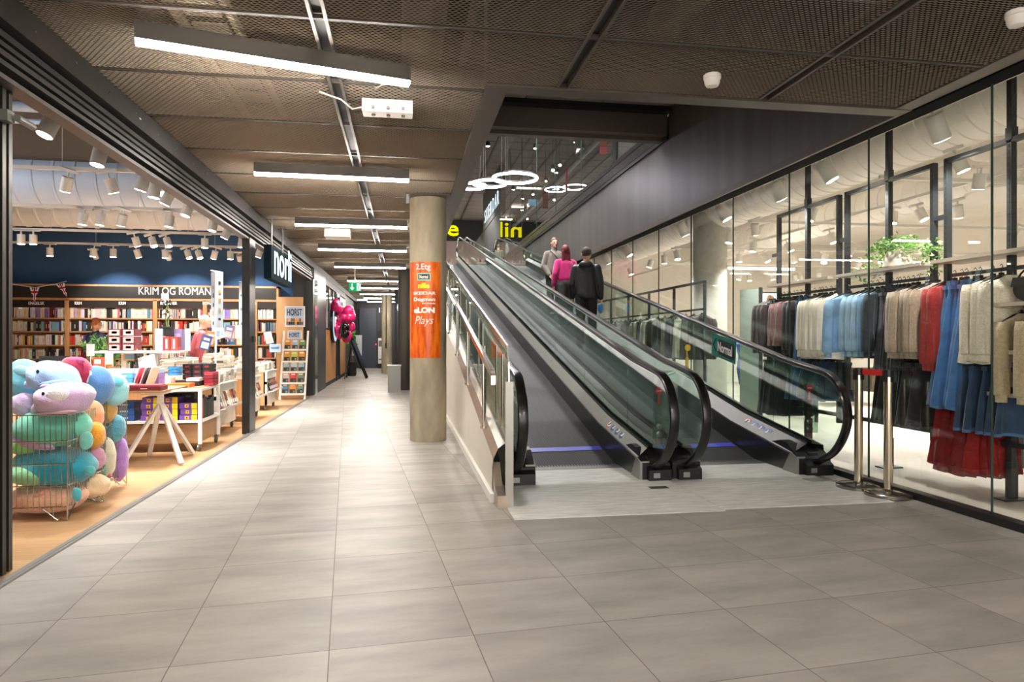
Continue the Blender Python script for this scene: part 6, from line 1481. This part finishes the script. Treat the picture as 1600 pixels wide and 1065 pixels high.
# middle frame
many([proto(SK, MF('45464b', 'denim'), 16, .85, .13, 1.6)], seq(6.02, 5.84, 5), OR('washed dark grey denim skirt on the middle frame'), 'dark grey denim skirts')
many([proto(SH, MF('b49c85', 'fur'), 17, .56, .23, 1.0, .06), proto(SH, MF('a89078', 'fur'), 18, .56, .23, 1.02, .06)], seq(5.74, 5.46, 5), OR('taupe fluffy cardigan on the middle frame'), 'taupe fluffy cardigans')
many([proto(SK, MF('1c1b1c'), 19, .6, .2, 1.25), proto(SK, MF('252323'), 20, .62, .2, 1.2)], seq(6.0, 5.45, 8), OR('black garment hanging low on the middle frame'), 'black low garments', z=1.14)
many([proto(SH, MF('a42420'), 21, .78, .2, 1.0, sleeve=.7)], seq(5.34, 5.26, 2), OR('red long sleeved dress at the near end of the middle frame'), 'red dresses')
many([proto('tulle', sheer('tulle_red', '9c2220'), 22, .82, .17, 1.25), proto('tulle', sheer('tulle_dark', '84201f'), 23, .86, .17, 1.3)], seq(5.25, 4.85, 5), OR('sheer dark red tulle dress hanging low beneath the blue skirts'), 'red tulle dresses', z=1.05)
# near frame
many([proto(SK, MF('467ab2', 'denim'), 24, 1.1, .15, 1.85), proto(SK, MF('396aa3', 'denim'), 25, 1.12, .15, 1.8)], seq(5.19, 5.0, 4), OR('long flared mid blue denim skirt on the nearest frame'), 'long flared denim skirts')
many([proto(SH, MF('f0e6d3', 'lace'), 26, .74, .23, 1.15, .08), proto(SH, MF('eadec8', 'lace'), 27, .72, .23, 1.12, .08)], seq(4.86, 4.7, 3), OR('cream lace blouse on the nearest frame'), 'cream lace blouses')
many([proto(SK, MF('2a4262', 'denim'), 28, .6, .2, 1.3)], seq(4.96, 4.55, 5), OR('dark blue denim skirt hanging low on the nearest frame'), 'dark denim low skirts', z=1.18)
many([proto(SH, MF('cbb592', 'fur'), 29, .6, .2, 1.05)], seq(4.58, 4.25, 3), OR('sand coloured knit behind the handbag shelves'), 'sand knits', z=1.55)
m = MB(); m.prism([(6.9, .72), (6.5, .72), (6.48, .98), (6.92, .96)], 'x', 4.9, 5.05); solo('folded_knit', m, MF('cbb592', 'fur'), 'sand coloured folded knit low behind the barrier posts', 'clothes')
# handbag shelves and bags
for k, (z, lab) in enumerate(((1.56, 'upper'), (1.19, 'middle'), (.86, 'lowest'))):
    m = MB(); m.box(4.58, 4.98, 3.9, 4.72 if k < 2 else 4.74, z - .03, z); solo('bag_shelf', m, SHELFW, 'pale %s shelf for handbags at the right picture edge' % lab, 'shelf')
def bag(y, z, label):
    t = thing('handbag', label, 'handbag', (4.7, y, z)); m = MB()
    m.prism([(y + .16 * math.cos(a * PI / 12) * (1 if abs(math.cos(a * PI / 12)) < .8 else .95), z + .1 + .1 * math.sin(a * PI / 12)) for a in range(24)], 'x', 4.66, 4.76); part('body', m, M('bag_leather', '17171a', .25, coat=.4), t, smooth=True)
    m = MB(); m.prism([(y - .16, z + .12), (y + .16, z + .12), (y + .14, z + .19), (y - .14, z + .19)], 'x', 4.645, 4.77); part('flap', m, M('bag_leather'), t)
    m = MB(); m.tube([(4.64, y + .02 * math.cos(a), z + .1 + .028 * math.sin(a)) for a in [i * PI / 6 for i in range(12)]], .005, 6, closed=True); m.tube([(4.64, y - .03 + .02 * math.cos(a), z + .1 + .028 * math.sin(a)) for a in [i * PI / 6 for i in range(12)]], .004, 6, closed=True); part('buckle', m, M('gold', 'c9a25a', .2, metal=1), t)
    m = MB(); m.tube([(4.7, y + .15 * math.cos(a), z + .15 + .12 * math.sin(a)) for a in [i * PI / 10 for i in range(11)]], .008, 6); part('strap', m, M('bag_leather'), t, smooth=True)
bag(4.42, 1.56, 'black handbag with gold buckle on the upper shelf at the right edge'); bag(4.38, 1.19, 'black handbag on the middle shelf at the right edge')
# pot plant on the shelf
p = Vector((XF - .03, 5.92, 1.975))
t = thing('potted_plant', 'trailing green plant in a pale stone pot on the clothes shelf', 'plant', p)
m = MB(); m.lathe(p, [(.13, 0), (.135, .01), (.115, .1), (.095, .16), (.085, .16), (.08, .13)], 28); part('pot', m, M('stone_pot', 'd9cdbf', .7, noise=.12, nscale=9), t, smooth=True)
m = MB(); q = random.Random(2); GR2 = [lin(c) for c in ('7fae55', '9cc873', '5c8c40', 'b4d68f', '6f9c4e')]
leafy(m, p + Vector((0, 0, .22)), 620, .021, (.2, .26, .12), q, GR2)
for k in range(9):
    a = q.uniform(-.5, .5); s = q.choice([-1, 1]); L = q.uniform(.15, .5)
    for i in range(26): f = i / 26; leafy(m, p + Vector((q.uniform(-.15, .12), s * (.15 + L * f), .22 - .35 * f * f + q.uniform(-.02, .02))), 2, .02, (.03, .03, .03), q, GR2)
leafy(m, p + Vector((0, -.42, .12)), 160, .022, (.07, .16, .16), q, GR2)
part('foliage', m, M('vcol', vcol=True), t)
# duct, tracks and spots of the clothes shop
t = thing('air_duct', 'large ribbed white duct along the clothes shop front', 'duct', (5.75, 9, 3.65)); part('duct', ribduct((5.75, 1, 3.72), (5.75, 18.8, 3.72), .43, .2, 32), M('duct_white', 'eeeae4', .55), t, smooth=True)
t = thing('air_duct', 'second ribbed white duct deeper in the clothes shop', 'duct', (9, 9, 3.65)); part('duct', ribduct((8.6, 3, 3.75), (8.6, 18.8, 3.75), .3, .3, 24), M('duct_white'), t, smooth=True)
t = thing('ceiling_diffuser', 'round white air diffuser with domed neck in the clothes shop', 'air vent', (7.6, 7.5, 3.3)); m = MB(); m.lathe((7.5, 7.35, 3.1), [(.5, 0), (.52, .02), (.3, .1), (.24, .14), (.24, .45), (.45, .5), (.42, .75), (.2, .9)], 32); part('diffuser', m, M('duct_white'), t, smooth=True)
PC = PWR_CLOTH
rail_track((4.42, 1, 3.22), (4.42, 18.6, 3.22), 'white light track along the clothes shop front', 'light tracks of the clothes shop')
rail_track((6.3, 1, 3.05), (6.3, 18.6, 3.05), 'second white light track of the clothes shop', 'light tracks of the clothes shop')
for k, Y in enumerate((6.5, 9.2, 12, 14.6)): rail_track((5, Y, 3.0), (13, Y, 3.0), 'cross light track of the clothes shop, %s from the front' % ('first', 'second', 'third', 'fourth')[k], 'light tracks of the clothes shop')
ys_ = [2.2, 3.6, 5.05, 6.55, 7.5, 8.9, 10.3, 13.0, 14.4, 16.4]
for k, y in enumerate(ys_): head(4.42, y, 3.05, 'big white cylinder spotlight along the clothes shop glass, %s' % nth(k, len(ys_), 'near'), 'spotlights along the clothes shop glass', r=.075, L=.22, tilt=(-.25, -.45) if k % 2 else (.1, -.5), power=PC * .55, size=95)
us = [(1310, 270), (1427, 250), (1500, 255), (1530, 283), (1497, 330), (1395, 340), (1440, 335), (1220, 320), (1268, 335), (1180, 358), (1140, 372), (1177, 386), (1233, 386), (1197, 403), (1155, 403), (1240, 404), (1300, 372), (1330, 392), (1405, 395), (1288, 405), (1155, 432), (1171, 434), (1208, 432), (1244, 433), (1016, 412), (1058, 399), (1038, 405), (985, 424)]
for k, (u, v) in enumerate(us):
    r_ = (u - 800) / FPX; t_ = 1.65 / ((HOR - v) / FPX); X, Y = (r_ * CA + SA) * t_, (-r_ * SA + CA) * t_
    if X < 5.1 or Y > 18.6: continue
    head(X, Y, 2.92, 'white cylinder spotlight hanging deeper in the clothes shop, %s' % ('in the row above the nearest rack' if k < 9 else 'in the middle rows' if k < 20 else 'in the farthest row'), 'spotlights inside the clothes shop, row %d' % (1 if k < 9 else 2 if k < 20 else 3), r=.06, L=.16, tilt=(R.uniform(-.4, .4), R.uniform(-.4, .4)), power=PC * .62, size=110)
for k in range(8):
    X = R.uniform(6, 12.5); Y = R.uniform(9, 18); head(X, Y, 2.92, 'small distant white spotlight at the back of the clothes shop', 'spotlights at the back of the clothes shop', tilt=(R.uniform(-.4, .4), R.uniform(-.4, .4)), power=PC * .95, size=115)
for k, (x, y) in enumerate(((7.5, 3.2), (9.8, 4), (11.5, 7), (10, 12), (7.6, 13.5))):
    m = MB(); m.box(x - .75, x + .75, y, y + .07, 2.78, 2.82); solo('strip_lamp', m, ME('cloth_strip', 'fff4e2', 9, sampled=False), 'thin white strip lamp in the clothes shop, %s' % nth(k, 5, 'near'), 'lamp')
# objects deeper in the shop
column(5.55, 11.7, .3, 4.2, 'round pale plastered column inside the clothes shop', M('column_pale', 'b5b4aa', .7, noise=.08))
t = thing('standing_mirror', 'tall grey-green mirror panel with black edge in the clothes shop', 'mirror', (5.55, 9.2, 0))
a, b_ = onY(1177, 440, 9.1), onY(1204, 640, 9.1); m = MB(); m.prism([(4.98, 9.5), (5.13, 9.22), (5.16, 9.24), (5.01, 9.52)], 'z', .0, 2.02); part('panel', m, M('mirror_green', 'a8b5ab', .25, metal=.3), t)
m = MB(); m.prism([(5.13, 9.22), (5.17, 9.2), (5.24, 9.3), (5.19, 9.33)], 'z', 0, 2.04); part('edge', m, BLACKM, t)
t = thing('portrait_screen', 'bright screen showing the head and shoulders of a fair-haired person', 'screen', onY(1202, 480, 10.6))
a, b_ = onY(1190, 502, 10.6), onY(1217, 458, 10.6); W, H = b_.x - a.x, b_.z - a.z; P_ = lambda u, v, y=0: (a.x + W * u, 10.6 - y, a.z + H * v)
def disc2(m, u, v, ru, rv, y, c): m.add([P_(u, v, y)] + [P_(u + ru * math.cos(2 * PI * i / 20), v + rv * math.sin(2 * PI * i / 20), y) for i in range(20)], [(0, 1 + i, 1 + (i + 1) % 20) for i in range(20)], lin(c))
m = MB(); m.box(a.x - .02, b_.x + .02, 10.6, 10.64, a.z - .02, b_.z + .02); part('case', m, BLACK, t)
mm, nt, out = newmat('screen_picture'); at = N(nt, 'ShaderNodeAttribute'); at.attribute_name = 'Col'; em = N(nt, 'ShaderNodeEmission'); nt.links.new(at.outputs['Color'], em.inputs[0]); em.inputs[1].default_value = 1.3; nt.links.new(em.outputs[0], out.inputs[0])
m = MB(); m.quad(P_(0, 0, .002), P_(1, 0, .002), P_(1, 1, .002), P_(0, 1, .002), lin('cfe3ee')); disc2(m, .48, .62, .24, .32, .004, '7a5638'); disc2(m, .5, .12, .42, .3, .005, 'e9eef0'); disc2(m, .5, .42, .09, .2, .006, 'd9a888'); disc2(m, .5, .62, .15, .2, .007, 'e3b495'); disc2(m, .44, .65, .03, .015, .008, '3a2a24'); disc2(m, .56, .65, .03, .015, .008, '3a2a24'); disc2(m, .5, .52, .04, .015, .008, 'b0544a'); disc2(m, .36, .72, .07, .2, .009, '7a5638'); disc2(m, .64, .72, .07, .2, .009, '7a5638')
part('picture', m, mm, t)
def rack(x, y0, y1, h, label, cols, along='y', n=12, L=.75, bars=0):
    t = thing('clothes_rack', label, 'clothes rack', (x, (y0 + y1) / 2, 0)); m = MB()
    for y in (y0, y1): m.box(x - .02, x + .02, y - .02, y + .02, 0, h)
    for i in range(bars): y = y0 + (y1 - y0) * (i + 1) / (bars + 1); m.box(x - .02, x + .02, y - .02, y + .02, 0, h)
    m.box(x - .02, x + .02, y0, y1, h - .04, h); m.box(x - .02, x + .02, y0, y1, min(h - .3, 1.75), min(h - .27, 1.78)); part('frame', m, RACK, t)
    zr = min(h - .3, 1.75)
    for i in range(n):
        y = y0 + .1 + (y1 - y0 - .2) * i / (n - 1); c = cols[i % len(cols)]
        hang(proto(R.choice([SH, SK]), MF(c), hash(c) % 5 + 40, L, .2, 1.1), y, zr, x, R.uniform(-.15, .15), 'garment on the %s' % label, 'garments on the ' + label)
rack(4.75, 10.2, 10.2 + 6.2, 2.22, 'long black framed rack along the glass beyond the column', ['3a3733', '6a6256', 'b9b2a4', '2b2b30', '8a8478'], n=20, bars=4)
rack(6.3, 9.6, 11.0, 1.55, 'low rack of pale clothes between column and mirror', ['d9c8b0', 'c9a89a', '7a6a60'], n=8)
rack(7.2, 5.5, 7.5, 1.7, 'rack of neutral clothes deep behind the middle frame', ['cbb592', '8a7a68', 'd9d0c2'], n=9)
rack(9.4, 7.5, 10.5, 1.7, 'farthest rack of mixed clothes in the clothes shop', ['b9a99a', '55504b', 'd9d0c2', '7a8a94'], n=9)
t = thing('mannequin', 'blue clothed figure stand seen left of the mirror panel', 'mannequin', (5.3, 11.0, 0)); m = MB(); m.lathe((5.55, 10.4, .0), [(.04, 0), (.05, .5), (.1, .55), (.14, .8), (.11, 1.0), (.15, 1.2), (.05, 1.3)], 16); part('dress', m, MF('2d5fb0'), t, smooth=True)
for k, (x, y, w_) in enumerate(((6.6, 6.2, 1.2), (8.5, 12.2, 1.6))):
    t = thing('display_table', 'low pale display table in the clothes shop, %s one' % ('nearer', 'farther')[k], 'table', (x, y, 0)); m = MB(); m.box(x - w_ / 2, x + w_ / 2, y - .4, y + .4, .42, .46); part('top', m, SHELFW, t)
    for i in (-1, 1):
        for j in (-1, 1): m = MB(); m.box(x + i * (w_ / 2 - .05) - .02, x + i * (w_ / 2 - .05) + .02, y + j * .35 - .02, y + j * .35 + .02, 0, .42); part('leg', m, RACK, t)
m = MB(); m.box(4.36, 4.40, 10.02, 10.06, .0, 1.0); m.cyl((4.38, 10.0, 1.15), .05, .01, 18, axis='y'); m.bar((4.38, 10.04, 0), (4.38, 10.04, 1.2), .02); solo('yellow_tag', m, M('tag_yellow', 'e0a81c', .5), 'yellow round tag on a thin post behind the balustrade glass', 'tag')
# ================================================================== people
def cone(mb, p0, r0, p1, r1, n=18, flat=None):
    """tapered limb with round ends; flat scales x of the section"""
    p0, p1 = Vector(p0), Vector(p1); d = (p1 - p0); L = d.length; d.normalize()
    up = Vector((0, 1, 0)) if abs(d.y) < .9 else Vector((1, 0, 0)); a = d.cross(up).normalized(); b = a.cross(d)
    vs = []; st = [(-1, 0), (-.87, .5), (-.5, .87), (0, 1)]
    rings = [(p0 + d * (s * r0), c * r0) for s, c in st] + [(p1 + d * (-s * r1), c * r1) for s, c in st[::-1]]
    for c, r in rings:
        for i in range(n): t = 2 * PI * i / n; vs.append(c + a * (math.cos(t) * r) + b * (math.sin(t) * r * (flat or 1)))
    k = len(rings); mb.add(vs, [(i * n + j, i * n + (j + 1) % n, (i + 1) * n + (j + 1) % n, (i + 1) * n + j) for i in range(k - 1) for j in range(n)]); return mb
def remeshed(name, mb, mat, parent, voxel=.012, smooth_it=4, T=None, label=None):
    me = mesh_of('tmp', mb, mat); o = bpy.data.objects.new('tmp', me); COL.objects.link(o)
    r = o.modifiers.new('r', 'REMESH'); r.mode = 'VOXEL'; r.voxel_size = voxel; r.use_smooth_shade = True
    s = o.modifiers.new('s', 'SMOOTH'); s.factor = .6; s.iterations = smooth_it
    dg = bpy.context.evaluated_depsgraph_get(); me2 = bpy.data.meshes.new_from_object(o.evaluated_get(dg)); bpy.data.objects.remove(o)
    me2.name = name; me2.materials.clear(); me2.materials.append(mat); me2.polygons.foreach_set('use_smooth', [True] * len(me2.polygons))
    c = bpy.data.objects.new(name, me2); COL.objects.link(c); c.parent = parent
    if label: c['label'] = label
    return c
SKIN = M('skin', 'c99b82', .55, noise=.04, nscale=20)
def hand(mb, wrist, elbow, side, curl=.5):
    w_ = Vector(wrist); d = (w_ - Vector(elbow)).normalized(); s = Vector((side, 0, 0)); s = (s - d * s.dot(d)).normalized(); f = d.cross(s).normalized()
    palm = w_ + d * .045; cone(mb, w_, .024, w_ + d * .075, .034, flat=.5)
    for k, (o_, L) in enumerate(((-.028, .065), (-.010, .075), (.009, .07), (.027, .055))):
        b0 = w_ + d * .09 + f * o_; b1 = b0 + d * L * .5 - s * .006; b2 = b1 + (d * (1 - curl) - s * curl * .8).normalized() * L * .55
        cone(mb, b0 - d * .02, .0095, b1, .0085, 10); cone(mb, b1, .0085, b2, .0075, 10)
    t0 = w_ + d * .03 - f * .028; cone(mb, t0, .012, t0 - f * .025 + d * .03, .0095, 10); cone(mb, t0 - f * .025 + d * .03, .0095, t0 - f * .026 + d * .06 - s * .01, .008, 10)
def person(label, loc, face, H, top, bottom, hair, style, lean=0, arms=None, step=.12, coat=False, hood=False):
    """figure facing local -Y, H tall"""
    t = thing('person', label, 'person', loc, rz=face); k = H / 1.78; V = lambda x, y, z: (x * k, y * k, z * k)
    arms = arms or [((-.175, 0, 1.41), (-.26, .02, 1.14), (-.25, -.06, .90)), ((.175, 0, 1.41), (.26, .02, 1.14), (.25, -.06, .90))]
    legs = [((-.09, 0, .92), (-.10, -step * .7, .50), (-.10, -step, .09)), ((.09, 0, .92), (.10, step * .5, .50), (.10, step * 1.3, .10))]
    lz = lambda p: V(p[0], p[1] - lean * max(0, p[2] - .9), p[2])
    # body
    m = MB()
    hc = Vector(lz((0, -.01, 1.665))); m.ell(hc, .077 * k, .095 * k, .115 * k, 28, 20)
    m.ell(hc + Vector(V(0, -.02, -.06)), .058 * k, .07 * k, .06 * k, 20, 14)         # jaw
    m.ell(hc + Vector(V(0, -.068, -.095)), .028 * k, .025 * k, .02 * k, 12, 8)        # chin
    cone(m, hc + Vector(V(0, -.095, .015)), .011 * k, hc + Vector(V(0, -.115, -.03)), .017 * k, 10)   # nose
    m.ell(hc + Vector(V(0, -.088, -.06)), .026 * k, .014 * k, .009 * k, 12, 8)         # lips
    m.ell(hc + Vector(V(0, -.082, .03)), .05 * k, .02 * k, .014 * k, 14, 8)            # brow
    for s in (-1, 1): m.ell(hc + Vector(V(s * .08, .005, -.01)), .012 * k, .02 * k, .033 * k, 10, 8)
    cone(m, lz((0, .01, 1.46)), .062 * k, lz((0, 0, 1.60)), .054 * k)
    m.ell(lz((0, 0, 1.30)), .165 * k, .10 * k, .19 * k, 24, 16); m.ell(lz((0, 0, 1.08)), .14 * k, .095 * k, .17 * k, 24, 16); m.ell(V(0, .01, .95), .155 * k, .11 * k, .12 * k, 24, 16)
    for sh, el, wr in arms:
        cone(m, lz(sh), .05 * k, lz(el), .04 * k); cone(m, lz(el), .04 * k, lz(wr), .026 * k); hand(m, lz(wr), lz(el), 1 if sh[0] > 0 else -1)
        cone(m, lz((0, 0, 1.44)), .06 * k, lz(sh), .052 * k)
    for hp, kn, an in legs: cone(m, V(*hp), .085 * k, V(*kn), .056 * k); cone(m, V(*kn), .055 * k, V(*an), .036 * k); cone(m, V(*an), .036 * k, V(an[0], an[1] - .13, .03), .03 * k)
    remeshed('body', m, SKIN, t, .008, 3)
    m = MB()
    for s in (-1, 1): m.ell(hc + Vector(V(s * .032, -.083, .012)), .013 * k, .008 * k, .008 * k, 12, 8)
    part('eyes', m, M('eye_dark', '2a2220', .2), t, smooth=True, local=True)
    # trousers
    m = MB(); m.ell(V(0, .015, .97), .175 * k, .135 * k, .13 * k, 24, 16)
    for hp, kn, an in legs: cone(m, V(hp[0], hp[1] + .01, hp[2]), .115 * k, V(*kn), .082 * k); cone(m, V(*kn), .082 * k, V(an[0], an[1], an[2] + .0), .072 * k)
    remeshed('trousers', m, bottom, t, .014, 4)
    for hp, kn, an in legs:
        m = MB(); cone(m, V(an[0], an[1] + .03, .045), .045 * k, V(an[0], an[1] - .15, .035), .036 * k); remeshed('shoe', m, M('shoe_white', 'b9b4ac', .6) if style != 'cap' else M('shoe_dark', '232222', .6), t, .01, 2)
    # top
    m = MB(); g = 1.1 if coat else 1.02
    m.ell(lz((0, .0, 1.33)), .18 * k * g, .12 * k * g, .17 * k, 26, 18); m.ell(lz((0, .01, 1.12)), .165 * k * g, .12 * k * g, .2 * k, 26, 18); cone(m, lz((-.12, 0, 1.42)), .075 * k, lz((.12, 0, 1.42)), .075 * k)
    zb_ = .84 if coat else .95
    for a_, b_ in ((1.36, zb_ + .10),): cone(m, lz((-.06, .0, a_)), .115 * k * g, lz((-.065, .01, b_)), .125 * k * g); cone(m, lz((.06, .0, a_)), .115 * k * g, lz((.065, .01, b_)), .125 * k * g); cone(m, lz((0, .0, a_)), .12 * k * g, lz((0, .02, b_)), .135 * k * g)
    for sh, el, wr in arms:
        cone(m, lz(sh), .075 * k * g, lz(el), .062 * k * g); cone(m, lz(el), .064 * k * g, lz(tuple(a + (b - a) * .93 for a, b in zip(el, wr))), .05 * k * g)
    if hood: m.ell(lz((0, .09, 1.47)), .13 * k, .07 * k, .075 * k, 18, 12)
    cone(m, lz((0, .01, 1.46)), .075 * k, lz((0, .0, 1.52 if style != 'roll' else 1.56)), .07 * k if style == 'roll' else .06 * k)
    remeshed('jacket' if coat else 'sweater', m, top, t, .013, 5)
    # hair
    m = MB(); hm = M('hair_' + hair, hair, .6, noise=.3, nscale=60, stretch=(1, 1, .15), bump=.6, bscale=90)
    if style == 'long':
        m.ell(hc + Vector(V(0, .018, .02)), .092 * k, .104 * k, .118 * k, 26, 18); 
        for i in range(7): x = -.07 + .14 * i / 6; cone(m, hc + Vector(V(x * .9, .06, -.02)), .035 * k, hc + Vector(V(x * 1.15, .085, -.25 - .03 * math.sin(i * 2))), .024 * k, 10)
        cut = -.09
    else:
        m.ell(hc + Vector(V(0, .014, .028)), .083 * k, .098 * k, .106 * k, 26, 18)
    ho = remeshed('hair', m, hm, t, .009, 2)
    # keep the face free
    me = ho.data
    for v in me.vertices:
        d = v.co - hc
        if d.y < -.035 * k and d.z < .06 * k: v.co.y += (-.03 * k - d.y) * .95; v.co.x *= .93
        if style != 'long' and d.z < -.05 * k: v.co = hc + d * .6
    if style == 'cap':
        m = MB(); m.ell(hc + Vector(V(0, .008, .05)), .09 * k, .105 * k, .08 * k, 26, 16); cone(m, hc + Vector(V(0, -.08, .045)), .03 * k, hc + Vector(V(0, -.15, .03)), .045 * k, flat=2); remeshed('cap', m, M('cap_olive', '4c443a', .85), t, .01, 3)
    return t
def onbelt(u, Y):
    r_ = (u - 800) / FPX; return Vector((Y * (r_ * CA + SA) / (-r_ * SA + CA), Y, zb(Y) + .008))
WOOL = lambda n, c: M('wool_' + n, c, .95, noise=.12, nscale=50, bump=.8, bscale=110, sheen=.4)
p = onbelt(866, 15.5)
person('person in a grey-brown rollneck jumper turned towards the viewer, hands low before the body', p, .12, 1.82, WOOL('taupe', '7a7167'), M('dark_trousers', '2a2828', .8), '5a4636', 'roll', arms=[((-.175, 0, 1.41), (-.25, .03, 1.14), (-.16, -.14, .92)), ((.175, 0, 1.41), (.25, .03, 1.14), (.12, -.14, .92))], step=.03)
t = thing('crossbody_bag', 'thin dark shoulder strap and pouch worn over the grey-brown jumper', 'bag', p); m = MB(); k = 1.82 / 1.78
Rz = Matrix.Rotation(.12, 4, 'Z'); f = lambda a: p + Rz @ Vector(a)
m.tube([f((-.12, -.04, 1.53)), f((-.06, -.165, 1.42)), f((.06, -.185, 1.26)), f((.17, -.15, 1.05)), f((.21, -.04, .98))], .009, 8); part('strap', m, BLACKM, t)
m = MB(); m.ell(f((.20, -.08, .92)), .07, .04, .09, 16, 12); part('pouch', m, BLACKM, t, smooth=True)
p2 = onbelt(884, 14.0)
person('person with long red hair in a magenta jumper and grey trousers, seen from behind', p2, PI + .1, 1.75, WOOL('magenta', 'c3126f'), M('grey_trousers', '4a4846', .85, noise=.15, nscale=30), '651722', 'long', lean=.05, arms=[((-.175, 0, 1.41), (-.27, .05, 1.16), (-.30, -.04, .92)), ((.175, 0, 1.41), (.26, .06, 1.16), (.27, 0, .92))], step=.06)
p3 = onbelt(916, 12.1)
person('person in a black jacket and cap carrying a blue bag, seen from behind', p3, PI - .35, 1.84, M('black_jacket', '15161c', .5, noise=.2, nscale=6, bump=.4, bscale=12), M('black_trousers', '1b1b1d', .8), '3a322b', 'cap', lean=.04, coat=True, hood=True, arms=[((-.185, 0, 1.41), (-.25, .04, 1.14), (-.255, -.03, .88)), ((.185, 0, 1.41), (.245, .04, 1.14), (.25, -.04, .90))], step=.10)
h = p3 + Matrix.Rotation(PI - .35, 4, 'Z') @ Vector((-.262, -.05, .80))
t = thing('blue_bag', 'small bright blue bag held by the person in black', 'bag', h - Vector((0, 0, .14))); m = MB(); m.ell(h - Vector((0, 0, .07)), .055, .07, .095, 16, 12); part('pouch', m, M('bag_blue', '4f9be8', .5), t, smooth=True)
m = MB(); m.tube([h + Vector((0, -.03, 0)), h + Vector((0, 0, .07)), h + Vector((0, .03, 0))], .006, 6); part('strap', m, M('bag_blue'), t)
# people in the bookshop
pp = onY(303, 600, 13.2); pp.z = 0
person('person in a red jacket bending over the books in the bookshop', pp, 2.0, 1.72, M('red_jacket', '7d2a2e', .7), M('dark_trousers'), 'b9a48a', 'short', lean=.25)
pp = onY(150, 600, 14.6); pp.z = 0
person('person in dark blue clothes standing before the oak bookcases', pp, 2.6, 1.70, M('navy_top', '2b3550', .8), M('brown_trousers', '8a6a50', .8), 'a0603a', 'short')
p = onY(803, 395, 29.5); p.z = UF
person('person in dark clothes standing at the top landing of the moving walks', p, .5, 1.7, M('charcoal_top', '33363a', .8), M('dark_trousers'), '3a322b', 'short', coat=True)
for k, u in enumerate((723, 735)):
    p = onY(u, 395, 34); p.z = UF; person('%s one of two people in olive clothes beyond the top of the moving walks' % ('left', 'right')[k], p, PI, 1.72, M('olive_top', '45442f', .8), M('dark_trousers'), '4a3a30', 'short', coat=True)
for lt in list(_heads.values()): pass
